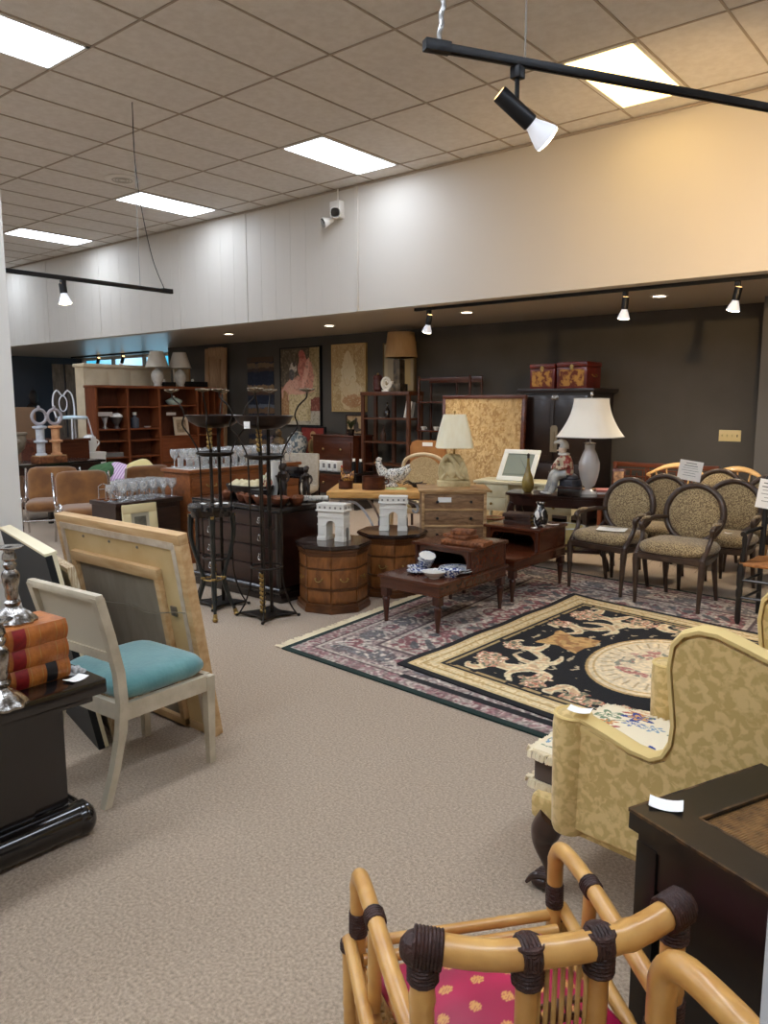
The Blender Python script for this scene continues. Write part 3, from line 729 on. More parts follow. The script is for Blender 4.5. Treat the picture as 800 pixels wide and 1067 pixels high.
for x in (.04, W2 - .04):
    for y in (.04, D2 - .04):
        o = MB(); o.box(x, y, 0, .056, .056, H2 - .07, bev=.004); o.build('leg', m_dist, t)
tagcard('white price tag on the black cane-topped table', (-.525, 1.60, .7512), .3, (.07, .05))
# ------------------------------------------------------------------ wing chair
def damask(name, a, b, rough=.75, k=1.0):
    """woven damask: tone-on-tone lattice with rosettes"""
    m = bpy.data.materials.new(name); m.use_nodes = True; nt = m.node_tree; B = nt.nodes['Principled BSDF']; L = nt.links; N = nt.nodes.new
    tc = N('ShaderNodeTexCoord'); mp = N('ShaderNodeMapping'); mp.inputs['Rotation'].default_value = (.75, .2, .3); L.new(tc.outputs['Object'], mp.inputs['Vector'])
    v1 = N('ShaderNodeTexVoronoi'); v1.inputs['Scale'].default_value = 11 * k; v1.inputs['Randomness'].default_value = .35
    nz = N('ShaderNodeTexNoise'); nz.inputs['Scale'].default_value = 42 * k; nz.inputs['Detail'].default_value = 2; nz.inputs['Distortion'].default_value = .6
    L.new(mp.outputs[0], v1.inputs['Vector']); L.new(mp.outputs[0], nz.inputs['Vector'])
    sn = N('ShaderNodeMath'); sn.operation = 'MULTIPLY'; sn.inputs[1].default_value = 17; L.new(v1.outputs['Distance'], sn.inputs[0])
    s2 = N('ShaderNodeMath'); s2.operation = 'SINE'; L.new(sn.outputs[0], s2.inputs[0])
    m2 = N('ShaderNodeMath'); m2.operation = 'MULTIPLY_ADD'; L.new(s2.outputs[0], m2.inputs[0]); m2.inputs[1].default_value = .12; L.new(nz.outputs['Fac'], m2.inputs[2])
    r = N('ShaderNodeValToRGB'); r.color_ramp.elements[0].position = .42; r.color_ramp.elements[1].position = .60
    r.color_ramp.elements[0].color = (*s2l(a), 1); r.color_ramp.elements[1].color = (*s2l(b), 1)
    L.new(m2.outputs[0], r.inputs[0]); L.new(r.outputs[0], B.inputs['Base Color']); B.inputs['Roughness'].default_value = rough; B.inputs['Sheen Weight'].default_value = .25
    return m
m_dam = damask('gold damask', (196, 165, 98), (220, 190, 126))
m_pip = mat('plain gold welt', (222, 194, 128), .7)
m_claw = mat('carved dark walnut', (58, 34, 26), .3, col2=(38, 20, 15), scale=14, coat=.3)
t = thing('wing_chair', 'gold damask wing chair with carved dark feet, right foreground', 'armchair', (-.645, 2.46, 0), -PI / 2 - .10)
# local: front -Y, x = width (+x is the side towards the camera after rotation? near side = -x)
WS = .37; TH = .055
def side_outline():
    P = [(-.34, .28), (-.34, .60), (-.33, .635), (-.30, .65), (-.27, .645), (-.19, .625), (-.12, .605), (-.06, .60), (-.025, .62), (-.005, .66), (.0, .72), (-.01, .80), (-.02, .88), (-.012, .95), (.015, .985), (.06, 1.005), (.11, 1.005), (.18, .985), (.26, .96), (.36, .95), (.40, .945), (.40, .28)]
    return P
for sx in (-1, 1):
    o = MB(); ol = side_outline()
    o.prism(ol, sx * WS - .0, sx * (WS - TH), 'X', bev=.012); sp = o.build('side_wing' , m_dam, t, smooth=.9)
    o = MB(); Pp = [(sx * (WS - TH / 2), y, z + .004) for y, z in ol[1:-1]]
    vs_ = []
    for i_, (x_, y_, z_) in enumerate(Pp):
        a_, b_ = Pp[max(i_ - 1, 0)], Pp[min(i_ + 1, len(Pp) - 1)]; ty, tz = b_[1] - a_[1], b_[2] - a_[2]; l_ = math.hypot(ty, tz); ny, nz = -tz / l_, ty / l_
        vs_ += [(x_ - TH / 2 - .003, y_ - ny * .006, z_ - nz * .006), (x_ - TH / 2 - .003, y_ + ny * .004, z_ + nz * .004), (x_ - .012, y_ + ny * .012, z_ + nz * .012), (x_ + .012, y_ + ny * .012, z_ + nz * .012), (x_ + TH / 2 + .003, y_ + ny * .004, z_ + nz * .004), (x_ + TH / 2 + .003, y_ - ny * .006, z_ - nz * .006)]
    n_ = len(Pp); o.raw(vs_, [(i_ * 6 + k_, i_ * 6 + (k_ + 1) % 6, i_ * 6 + 6 + (k_ + 1) % 6, i_ * 6 + 6 + k_) for i_ in range(n_ - 1) for k_ in range(6)] + [tuple(range(6)), tuple(range((n_ - 1) * 6, n_ * 6))]); o.build('wing_edge', m_pip, sp)
    # rolled arm front
    o = MB(); o.rod((sx * (WS - .035), -.335, .262), (sx * (WS - .035), -.335, .655), [(.05, 0), (.056, .04), (.062, .9), (.058, .985), (.03, 1)], 22); o.build('arm_front', m_dam, sp)
    o = MB(); o.tube([(sx * (WS - .035) + .056 * math.cos(a), -.335 + .056 * math.sin(a), .650) for a in [2 * PI * q / 24 for q in range(24)]], .006, 6, closed=True); o.build('arm_welt', m_pip, sp)
    o = MB(); o.tube([(sx * (WS - .03), -.33, .628), (sx * (WS - .03), -.2, .612), (sx * (WS - .03), -.04, .565)], [.034, .03, .015], 14); o.build('arm_top', m_pip, sp)
o = MB(); o.grid(lambda u, v: ((u - .5) * 2 * (WS - .03), .34 + .10 * v + .05 * (2 * u - 1) ** 2 * -.4, .30 + .72 * v + .035 * (1 - (2 * u - 1) ** 2) * v), 16, 12)
o.grid(lambda u, v: ((u - .5) * 2 * (WS - .03), .42 + .06 * v, .28 + .74 * v + .035 * (1 - (2 * u - 1) ** 2) * v), 16, 12); 
o.box(0, .40, .28, 2 * WS - .06, .06, .1); o.build('inside_back', m_dam, t)
o = MB(); o.tube([((u - .5) * 2 * (WS - .03), .445, 1.02 + .035 * (1 - (2 * u - 1) ** 2)) for u in [q / 16 for q in range(17)]], .03, 10); o.build('top_edge', m_pip, t)
o = MB(); o.box(0, -.02, .25, 2 * WS - .05, .92, .085, bev=.02); o.build('seat_base', m_dam, t)
o = MB(); o.box(0, .18, .33, 2 * WS - .13, .40, .004); o.build('seat_deck', m_pip, t)
for sx in (-1, 1):
    o = MB(); x = sx * .32
    o.tube([(x, -.40, .27), (x, -.43, .21), (x, -.435, .16), (x, -.405, .09), (x, -.405, .045), (x, -.43, .02)], [.05, .05, .038, .024, .022, .028], 12, sub=4)
    o.sphere(x, -.44, .026, .036, .042, .027, 12)
    for k in (-1, 0, 1): o.tube([(x + k * .014, -.41, .055), (x + k * .024, -.455, .045), (x + k * .03, -.482, .012)], [.011, .012, .006], 8, sub=3)
    o.build('cabriole_leg', m_claw, t)
    o = MB(); o.box(x, .38, 0, .05, .05, .27, taper=.7, rx=.12); o.build('back_leg', m_claw, t)
tagcard('small white price tag on the arm of the gold wing chair', (-.975, 2.13, .679), .2, (.07, .045))
m_fringe = mat('cream cotton fringe', (228, 212, 178), .95)
# fringed embroidered cushion on the seat
t2 = thing('fringed_cushion', 'floral embroidered boxed cushion with cream fringe on the wing chair seat', 'cushion', (-.865, 2.467, .336), -PI / 2 - .10)
h_, w_ = 130, 130
img = np.zeros((h_, w_, 3)); img[:] = (232, 218, 186); yy, xx = np.mgrid[0:h_, 0:w_] / 130.0
rs = np.random.RandomState(5)
for k in range(22):
    cx, cy = rs.rand(2); r0 = .06 + .06 * rs.rand(); a0 = np.arctan2(yy - cy, xx - cx); dd = np.hypot(xx - cx, yy - cy); pet = r0 * (.7 + .3 * np.cos((5 + k % 3) * a0))
    colr = [(40, 62, 132), (70, 100, 150), (196, 120, 60), (110, 130, 96), (170, 84, 70), (120, 150, 170)][k % 6]
    put(img, dd < pet, colr); put(img, dd < pet * .62, (236, 222, 190) if k % 2 else (214, 160, 90)); put(img, dd < pet * .3, colr)
for k in range(14):
    cx, cy = rs.rand(2); ph = rs.rand() * 6; dd = np.abs(np.hypot(xx - cx, yy - cy) - .12); put(img, (dd < .007) & (np.cos(np.arctan2(yy - cy, xx - cx) - ph) > .1), (128, 140, 110))
m_emb = vmat('crewel embroidery', .9, .3)
painted('embroidered_top', img, (-.265, -.30, .11), (.53, 0, 0), (0, .58, 0), (0, 0, .012), m_emb, t2, lambda u, v: .03 * np.sin(PI * u) * np.sin(PI * v))
o = MB(); o.box(0, -.01, 0, .525, .575, .112, bev=.02); o.build('brown_side', mat('brown velvet', (74, 54, 40), .9, sheen=.4), t2)
rnd = random.Random(3)
for z in (.008, .114):
    o = MB()
    per = []
    for q in range(70): per.append((-.265 + .53 * q / 70, -.30, 0, -1))
    for q in range(70): per.append((.265, -.30 + .58 * q / 70, 1, 0))
    for q in range(70): per.append((-.265, -.30 + .58 * q / 70, -1, 0))
    for (x, y, nx_, ny_) in per:
        L_ = .02 + .012 * rnd.random(); j = (rnd.random() - .5) * .012
        o.tube([(x, y, z), (x + nx_ * L_ * .7 + j * (ny_ != 0), y + ny_ * L_ * .7 + j * (nx_ != 0), z + .004 * rnd.random()), (x + nx_ * L_, y + ny_ * L_, z - .018)], [.006, .006, .004], 5)
    o.build('fringe', m_fringe, t2)

# ------------------------------------------------------------------ rugs
def rug(name, label, img, O, U, V, T=.012, fringe=None, parent=None, zfn=None, z0=.002):
    t = thing(name, label, 'rug', (O[0], O[1], 0))
    p = painted('pile', img, (0, 0, z0), (*U, 0), (*V, 0), (0, 0, T), vmat(name + ' wool', .95, .4, 300), t, zfn)
    if fringe:
        o = MB(); rnd = random.Random(11); Uv, Vv = Vector((*U, 0)), Vector((*V, 0))
        for side in fringe:
            A, B, n_ = {'L': (Vector(), Vv, -Uv.normalized()), 'R': (Uv, Uv + Vv, Uv.normalized())}[side]
            n = int((B - A).length / .012)
            for k in range(n):
                a = A.lerp(B, (k + .5) / n); d = n_ * (.07 + .025 * rnd.random()) + (B - A).normalized() * (rnd.random() - .5) * .04
                o.tube([(a.x, a.y, z0 + T * .6), (a.x + d.x * .5, a.y + d.y * .5, .009 + .004 * rnd.random()), (a.x + d.x, a.y + d.y, .005)], [.006, .005, .003], 4)
        o.build('fringe', mat('rug fringe', (222, 206, 172), .95), t)
    return t
# Persian rug image (h along V, w along U)
h_, w_ = 420, 360; Uw, Vh = 2.95, 3.42
yy, xx = np.mgrid[0:h_, 0:w_]; X = xx / (w_ - 1) * Uw; Y = yy / (h_ - 1) * Vh
ed = np.minimum(np.minimum(X, Uw - X), np.minimum(Y, Vh - Y))
cx_, cy_ = Uw / 2, Vh / 2; ax_, ay_ = np.abs(X - cx_), np.abs(Y - cy_)
img = np.zeros((h_, w_, 3)); img[:] = (146, 112, 106)
n1 = vnoise(h_, w_, 5, 1); n2 = vnoise(h_, w_, 3, 2); n3 = vnoise(h_, w_, 11, 9)
m1 = np.cos(ax_ * 23 + 1.2 * np.sin(ay_ * 19)) * np.cos(ay_ * 23 + 1.2 * np.sin(ax_ * 17)); m2 = np.cos(ax_ * 47 + 2 * np.sin(ay_ * 31)) * np.cos(ay_ * 43 + 2 * np.sin(ax_ * 29))
put(img, m1 + .8 * (n1 - .5) > .35, (206, 192, 172)); put(img, m1 + .8 * (n1 - .5) < -.45, (92, 92, 96)); put(img, m2 + (n2 - .5) > .55, (222, 208, 186)); put(img, m2 + (n2 - .5) < -.6, (118, 36, 46))
fl = ed > .52
put(img, fl & (n3 > .52), (172, 150, 138), .8); put(img, fl & (m2 > .35), (216, 200, 176)); put(img, fl & (m1 < -.5), (70, 76, 84))
md = np.hypot(ax_ / .95, ay_ / 1.15); a_ = np.arctan2(ay_ / 1.15, ax_ / .95); lob = .78 + .09 * np.cos(12 * a_)
put(img, fl & (md < lob + .06), (226, 212, 188)); put(img, fl & (md < lob), (140, 34, 46)); put(img, fl & (md < lob) & (m2 > .1), (206, 188, 164)); put(img, fl & (md < lob) & (m1 > .5), (64, 70, 80))
put(img, fl & (md < .42 + .05 * np.cos(8 * a_)), (44, 52, 62)); put(img, fl & (md < .42) & (m2 > .1), (198, 168, 150))
cor = fl & (np.hypot((Uw / 2 - .52 - ax_) / .55, (Vh / 2 - .52 - ay_) / .7) < 1); put(img, cor, (142, 48, 56)); put(img, cor & (m2 > .0), (214, 198, 174)); put(img, cor & (m1 > .5), (52, 60, 68))
for e0, e1, c in [(.50, .53, (216, 200, 172)), (.47, .50, (60, 30, 36)), (.17, .19, (214, 198, 172)), (.15, .17, (60, 30, 36))]: put(img, (ed > e0) & (ed < e1), c)
b1 = (ed > .19) & (ed < .47)
s_ = np.where((X < .55) | (X > Uw - .55), Y, X); fb = np.cos(s_ * 2 * PI / .42); fm = np.abs(ed - .33)
put(img, b1, (156, 122, 116)); put(img, b1 & (np.hypot((fb - 1) * .09, fm) < .11) , (214, 200, 178)); put(img, b1 & (np.hypot((fb - 1) * .09, fm) < .055), (140, 40, 52)); put(img, b1 & (np.hypot((fb + 1) * .08, fm) < .09), (78, 84, 92)); put(img, b1 & (m2 > .45), (226, 212, 190)); put(img, b1 & (n2 > .72), (60, 44, 52))
b2 = (ed > .05) & (ed < .15); put(img, b2, (146, 88, 92)); put(img, b2 & (m2 + (n1 - .5) > .2), (204, 184, 166)); put(img, b2 & (np.cos(s_ * 2 * PI / .085) > .6), (186, 160, 146), .7); put(img, b2 & (n2 > .74), (110, 30, 42))
img *= (.84 + .32 * n2)[..., None]
n5 = vnoise(h_, w_, 1.5, 31)[..., None]; img = img * .58 + np.array((156, 138, 130.)) * .42; img = img * .72 + img.mean(axis=2, keepdims=True) * np.array((1.03, 1.0, .95)) * .28; img *= (.74 + .52 * n5); put(img, (Y > .135) & (Y < .195) & (X > .95), (22, 20, 23)); put(img, ed < .042, (20, 42, 36))
rug('persian_rug', 'large red and grey patterned rug with cream fringe under the small wooden tables', img, (-3.66, 3.36), (2.94, -.20), (-.235, 3.41), .010, ['L'])
# black and gold rug
h_, w_ = 400, 430; Uw, Vh = 2.5, 2.31
yy, xx = np.mgrid[0:h_, 0:w_]; X = xx / (w_ - 1) * Uw; Y = yy / (h_ - 1) * Vh
ed = np.minimum(np.minimum(X, Uw - X), np.minimum(Y, Vh - Y)); n1 = vnoise(h_, w_, 6, 4); n2 = vnoise(h_, w_, 3, 5); n3 = vnoise(h_, w_, 16, 6)
X0, Y0 = X, Y; X = X + .05 * (n3 - .5); Y = Y + .05 * (vnoise(h_, w_, 14, 8) - .5)
img = np.zeros((h_, w_, 3)); img[:] = (20, 19, 22)
cx_, cy_ = 1.25, 1.155
gold, cream, peach = (214, 186, 132), (232, 212, 170), (212, 170, 128)
ax_, ay_ = np.abs(X - cx_), np.abs(Y - cy_)
put(img, (ed > .05) & (ed < .20), gold); put(img, (ed > .075) & (ed < .175), (232, 210, 164)); put(img, (ed > .115) & (ed < .13), (190, 156, 98)); put(img, (ed > .05) & (ed < .20) & (n2 > .7), (190, 160, 110))
ins = ed > .27
def stroke(pts, wd, col, a=1):
    """tapering scroll stroke given in the first quadrant (mirrored)"""
    d = np.full(ax_.shape, 9.0)
    for i, (p, q) in enumerate(zip(pts, pts[1:])):
        p, q = np.array(p), np.array(q); L = q - p; tt = np.clip(((ax_ - p[0]) * L[0] + (ay_ - p[1]) * L[1]) / (L @ L), 0, 1)
        k = wd * (1 - .75 * abs((i + .5) / (len(pts) - 1) * 2 - 1) ** 1.5)
        d = np.minimum(d, np.hypot(ax_ - p[0] - tt * L[0], ay_ - p[1] - tt * L[1]) / max(k, 1e-3))
    put(img, (d < 1) & ins, col, a); return d
def spiral(cx, cy, r0, r1, a0, a1, n=26): return [(cx + (r0 + (r1 - r0) * i / n) * math.cos(a0 + (a1 - a0) * i / n), cy + (r0 + (r1 - r0) * i / n) * math.sin(a0 + (a1 - a0) * i / n)) for i in range(n + 1)]
for (sp, wd) in [(spiral(.74, .58, .05, .26, 0, 5.2), .06), (spiral(.50, .74, .04, .16, 2, 7.6), .045), (spiral(.86, .24, .03, .17, -1, 4.2), .045), (spiral(.2, .80, .02, .15, 3, 8), .045), (spiral(.62, .36, .2, .1, .6, 3.6), .035), (spiral(.9, .82, .02, .10, 0, 5), .03)]:
    d = stroke(sp, wd, cream); put(img, (d < .55) & ins & (n1 > .42), peach, .8)
for (bx_, by_, r_) in [(.86, .66, .11), (.45, .80, .10), (.9, .34, .07), (.12, .84, .11)]:
    dd = np.hypot(ax_ - bx_, ay_ - by_) + .09 * (n1 - .5); put(img, (dd < r_) & ins, (214, 178, 140)); put(img, (dd < r_) & (n2 > .55) & ins, (184, 112, 88)); put(img, (dd < r_) & (n2 < .36) & ins, (122, 124, 98)); put(img, (dd < r_ * .9) & (n2 > .72) & ins, (234, 216, 186))
lf = np.cos(ax_ * 30 + 3 * n3) * np.cos(ay_ * 26 + 3 * n1); put(img, (lf > .86) & ins & (n3 > .35), (196, 176, 142))
put(img, (ed > .225) & (ed < .25) & (n1 > .25), (176, 150, 104))
qd = (np.abs(X - .60) < .17) & (np.abs(Y - 1.155) < .13 + .25 * np.abs(X - .60)); put(img, qd, (206, 164, 104)); put(img, qd & (n1 > .6), (176, 126, 76))
qd = (np.abs(X - 1.9) < .17) & (np.abs(Y - 1.155) < .13 + .25 * np.abs(X - 1.9)); put(img, qd, (206, 164, 104))
X, Y = X0, Y0
ov = np.hypot((X - cx_) / .42, (Y - cy_) / .58); a_ = np.arctan2((Y - cy_) / .58, (X - cx_) / .42)
put(img, ov < 1, (196, 160, 104)); put(img, ov < .96, (232, 210, 168)); put(img, (ov < .9) & (ov > .87), (206, 172, 116)); put(img, (ov < .86), (234, 214, 176))
put(img, (ov < .80) & (ov > .62) & (np.cos(a_ * 30) > .82), (196, 168, 124))
rg = np.abs(ov - .40 + .05 * (n1 - .5)); rg = np.abs(ov - .40 + .22 * (n3 - .5)); put(img, (rg < .10) & (n1 > .55) & (np.sin(a_ * 3 + 1) > -.3), (196, 142, 126)); put(img, (rg < .11) & (n1 < .30), (150, 148, 128)); put(img, (rg < .07) & (n2 > .72), (168, 104, 92))
img *= (.90 + .2 * n2)[..., None]
def zf(u, v): return .010 * np.exp(-((u - .0) ** 2 + (v - 1) ** 2) / .004) + .004 * np.sin(v * 22) * np.exp(-(u / .05) ** 2)
rug('black_rug', 'black and gold floral rug with cream oval medallion laid over the patterned rug', img, (-2.86, 3.585), (2.475, -.33), (.062, 2.31), .010, None, None, zf, .0125)

# ------------------------------------------------------------------ step end tables
def turned_leg(o, x, y, h, r=.027):
    o.box(x, y, h - .07, r * 2.1, r * 2.1, .07)
    o.lathe([(r * 1.05, h - .07), (r * .8, h - .078), (r * 1.1, h - .09), (r * 1.1, h - .10), (r * .95, h - .108), (r * .98, h - .12), (r * .5, .015), (r * .62, .008), (r * .5, 0)], 14, (x, y, 0))
def step_table(label, loc):
    t = thing('step_table', label, 'end table', loc, 0, 'step end tables')
    W, D = .53, .90      # local x width, y depth (front -Y low, back high)
    o = MB(); o.box(0, 0, .335, W + .03, D + .03, .025, bev=.006); o.build('low_top', m_redwood, t)
    o = MB(); o.box(0, 0, .265, W, D, .07); o.box(0, 0, .262, W + .012, D + .012, .012, bev=.003); o.build('apron', m_redwood, t)
    o = MB(); o.box(0, .20, .525, W + .03, .52, .025, bev=.007); o.build('upper_top', m_redwood, t)
    for sx in (-1, 1): o = MB(); o.box(sx * (W / 2 - .012), .21, .36, .022, .46, .166); o.build('side_panel', m_redwood, t)
    o = MB(); o.box(0, .435, .36, W, .018, .166); o.build('back_panel', m_darkwood, t)
    # arched front valance
    o = MB(); ol = [(-W / 2, .525), (-W / 2, .36), (-W / 2 + .05, .36), (-W / 2 + .055, .42)] + [(-W / 2 + .055 + .05 * (1 - math.cos(q * PI / 12)) , .42 + .075 * math.sin(q * PI / 12)) for q in range(1, 7)]
    ol += [(-x, z) for x, z in reversed(ol)]; o.prism(ol, -.03, -.012, 'Y'); o.build('arched_front', m_redwood, t)
    for sx in (-1, 1):
        o = MB(); o.lathe([(.011, .36), (.014, .37), (.009, .38)] + [(.011 + .003 * (q % 2), .39 + .008 * q) for q in range(16)] + [(.013, .52), (.011, .525)], 10, (sx * (W / 2 - .028), -.036, 0)); o.build('turned_column', m_redwoodZ, t)
    for x in (-W / 2 + .03, W / 2 - .03):
        for y in (-D / 2 + .03, D / 2 - .03):
            o = MB(); turned_leg(o, x, y, .268); o.build('leg', m_redwoodZ, t)
    return t
a = step_table('dark red two-tier end table holding the blue and white dishes', (-3.29, 4.71, .0125))
dup(a, (-3.32, 5.79, .0125), 0, 'dark red two-tier end table behind the one with the dishes, next to the armchairs')
# blue & white china on the front table
m_china = mat('white china', (232, 230, 222), .18, coat=.5)
m_blue = mat('blue willow china', (220, 222, 222), .2, col2=(40, 58, 118), scale=55, lo=.48, hi=.54, coat=.5)
zt = .373
def plate(label, x, y, r, z=0, m=m_china, h=.018, tilt=0):
    t = thing('plate', label, 'plate', (x, y, zt + z), 0, 'blue and white china')
    o = MB(); o.lathe([(0, 0), (r * .55, 0), (r * .6, .003), (r * .95, h), (r, h + .001), (r, h + .004), (r * .93, h + .003), (r * .58, .007), (0, .006)], 28); o.build('dish', m, t)
    o = MB(); o.lathe([(r * .66, .0085), (r * .93, h + .0035), (r * .93, h + .0042), (r * .66, .0092)], 28); o.build('painted_rim', m_blue, t); t.rotation_euler = (tilt, 0, 0); return t
def bowl(label, x, y, r, h, z=0, m=m_blue, tilt=(0, 0)):
    t = thing('bowl', label, 'bowl', (x, y, zt + z), 0, 'blue and white china'); t.rotation_euler = (tilt[0], tilt[1], 0)
    o = MB(); o.lathe([(0, 0), (r * .45, 0), (r * .47, .008), (r * .75, h * .45), (r, h), (r * .96, h), (r * .7, h * .5), (r * .4, .014), (0, .013)], 26); o.build('outside', m, t)
    o = MB(); o.lathe([(r * .955, h - .001), (r * .7, h * .53), (r * .4, .017), (0, .016)], 26); o.build('white_inside', m_china, t); return t
plate('large white plate at the back of the low table top, under a smaller one', -3.16, 4.66, .135)
plate('smaller white plate stacked on the large white plate', -3.16, 4.66, .125, .014)
plate('blue patterned saucer at the left of the china on the low table top', -3.45, 4.56, .075, 0, m_blue)
plate('blue patterned saucer in the middle of the china on the low table top', -3.36, 4.45, .08, 0, m_blue)
bowl('white bowl with blue rim at the front of the low table top', -3.17, 4.40, .088, .05, 0, m_china)
bowl('blue patterned cup at the bottom of the leaning stack of cups', -3.39, 4.59, .062, .055)
bowl('blue patterned cup in the middle of the leaning stack of cups', -3.388, 4.592, .064, .05, .034, m_blue, (.12, .18))
bowl('blue patterned cup on top of the leaning stack of cups', -3.382, 4.596, .064, .05, .066, m_blue, (.22, .34))
t = thing('sauce_boat', 'small blue and white sauce boat at the right of the china', 'sauce boat', (-3.10, 4.50, zt), .5, 'blue and white china')
o = MB(); o.lathe([(0, 0), (.03, 0), (.03, .006), (.05, .03), (.06, .055), (.056, .055), (.045, .03), (0, .012)], 20, sq=(1.5, .9)); o.build('body', m_blue, t)
o = MB(); o.tube([(-.085, 0, .05), (-.115, 0, .055), (-.12, 0, .03), (-.075, 0, .018)], .006, 8, sub=4); o.build('handle', m_china, t)
# carved wooden boards on the front table's upper tier
m_carv = mat('carved brown wood', (150, 92, 52), .6, col2=(96, 54, 30), scale=22, bump=.8, bscale=60)
zu = .563
for i, (x, y, sx, sy, z, sz, rz, lb) in enumerate([(-3.16, 4.80, .36, .17, 0, .035, .12, 'long carved brown wooden board lying on the front end table, lowest of the pile'), (-3.24, 4.84, .24, .15, .036, .028, -.2, 'carved brown wooden board in the middle of the pile on the front end table'), (-3.22, 4.85, .17, .13, .065, .035, .25, 'short carved brown wooden block on top of the pile on the front end table')]):
    o = MB(); o.box(0, 0, 0, sx, sy, sz, bev=.008)
    t = thing('carved_board', lb, 'wood carving', (x, y, zu + z), rz, 'carved boards'); o.build('board', m_carv, t)
    o = MB()
    for k in range(int(sx / .03)):
        o.sphere(-sx / 2 + .025 + .03 * k, -sy / 2, sz * .5, .012, .006, sz * .4, 8); o.sphere(-sx / 2 + .025 + .03 * k, 0, sz, .013, sy * .4, .004, 8)
    o.build('carving', m_carv, t)
# rear table: dark books, zebra vase
m_dkb = mat('dark brown leather', (70, 44, 32), .5, col2=(46, 28, 20), scale=14)
for k, (x, y, rz) in enumerate([(-3.36, 5.98, .1), (-3.35, 5.99, -.05), (-3.37, 5.97, .2)]):
    t = thing('book', 'brown leather book in the pile on the rear end table, %s' % ['lowest', 'middle one', 'topmost'][k], 'book', (x, y, zu + .031 * k), rz, 'brown books on the end table')
    o = MB(); o.box(0, 0, 0, .26, .19, .005); o.box(0, 0, .025, .26, .19, .005); o.box(0, -.093, .002, .26, .008, .026, bev=.003); o.build('cover', m_dkb, t)
    o = MB(); o.box(0, .004, .005, .245, .175, .02); o.build('page_block', m_pages, t)
t = thing('vase', 'black and white marbled vase on the rear end table', 'vase', (-3.14, 5.92, zu))
o = MB(); o.lathe([(0, 0), (.045, 0), (.06, .03), (.066, .08), (.055, .13), (.03, .17), (.028, .19), (.042, .21), (.036, .21), (.02, .18), (0, .18)], 24); o.build('body', mat('marbled glaze', (26, 24, 24), .2, col2=(220, 214, 204), scale=9, lo=.5, hi=.56, dist=2, coat=.5), t)
tagcard('white price card at the right end of the rear end table', (-3.10, 6.07, zu + .0015), .4, (.11, .05))
tagcard('small white price card hanging by the marbled vase', (-3.14, 5.80, zu + .0015), .9, (.05, .05))

# ------------------------------------------------------------------ octagonal drum cabinets with arch models
m_drum = mat('walnut veneer', (142, 90, 46), .35, col2=(102, 60, 28), scale=4, stretch=(3, 3, 1), detail=6, dist=1.5, coat=.3)
m_drumd = mat('walnut moulding', (100, 60, 30), .35, col2=(72, 40, 19), scale=6, coat=.3)
m_marb = mat('dark brown marble', (50, 38, 34), .12, col2=(112, 96, 88), scale=7, lo=.5, hi=.7, dist=2, coat=.4)
def octo(r, k=.0): return [(r * math.cos(PI / 8 + q * PI / 4), r * math.sin(PI / 8 + q * PI / 4)) for q in range(8)]
def drum(label, loc, rz):
    t = thing('drum_cabinet', label, 'cabinet', loc, rz, 'octagonal cabinets'); R8 = .285
    o = MB(); o.prism(octo(R8 + .012), 0, .05, 'Z', bev=.008); o.prism(octo(R8 + .002), .05, .07, 'Z'); o.build('plinth', m_drumd, t)
    o = MB(); o.prism(octo(R8 - .022), .06, .50, 'Z'); o.build('body', m_drum, t)
    ri = (R8 - .022) * math.cos(PI / 8)
    for q in range(8):
        a = q * PI / 4; M = Matrix.Rotation(a, 4, 'Z'); wd = 2 * (R8 - .022) * math.sin(PI / 8) - .005
        for z0, z1 in ((.085, .175), (.195, .34), (.355, .445)):
            o = MB(); o.box(ri + .004, 0, z0, .016, wd, z1 - z0, bev=.005); o.xf(M); pn = o.build('panel' if z0 != .195 else 'drawer_front', m_drum, t)
            if z0 == .195 and q in (5, 6, 7, 0, 4):
                o = MB(); o.tube([(ri + .013, -.03, .27), (ri + .026, -.022, .258), (ri + .028, 0, .25), (ri + .026, .022, .258), (ri + .013, .03, .27)], .004, 8, sub=3); o.sphere(ri + .014, -.03, .27, .007, .009, .009, 8); o.sphere(ri + .014, .03, .27, .007, .009, .009, 8); o.xf(M); o.build('drop_handle', m_brass, pn)
    o = MB()
    for z in (.18, .345): o.prism(octo(R8 - .008), z, z + .012, 'Z', bev=.003)
    o.prism(octo(R8 - .004), .45, .475, 'Z', bev=.006); o.prism(octo(R8 + .008), .475, .505, 'Z', bev=.008); o.build('moulding', m_drumd, t)
    o = MB(); o.prism(octo(R8 + .022), .505, .535, 'Z', bev=.007); o.build('marble_top', m_marb, t)
    return t
a = drum('octagonal walnut drum cabinet with marble top, in front beside the black dresser', (-4.165, 4.40, 0), .30)
dup(a, (-4.11, 5.085, 0), .36, 'octagonal walnut drum cabinet with marble top, behind its twin and next to the low table')
m_plast = mat('white plaster', (226, 222, 212), .7, bump=.2, bscale=60)
m_opening_shade = mat('plaster shadow grey', (120, 116, 108), .8)  # grey painted in for the shade inside the arch and shield openings
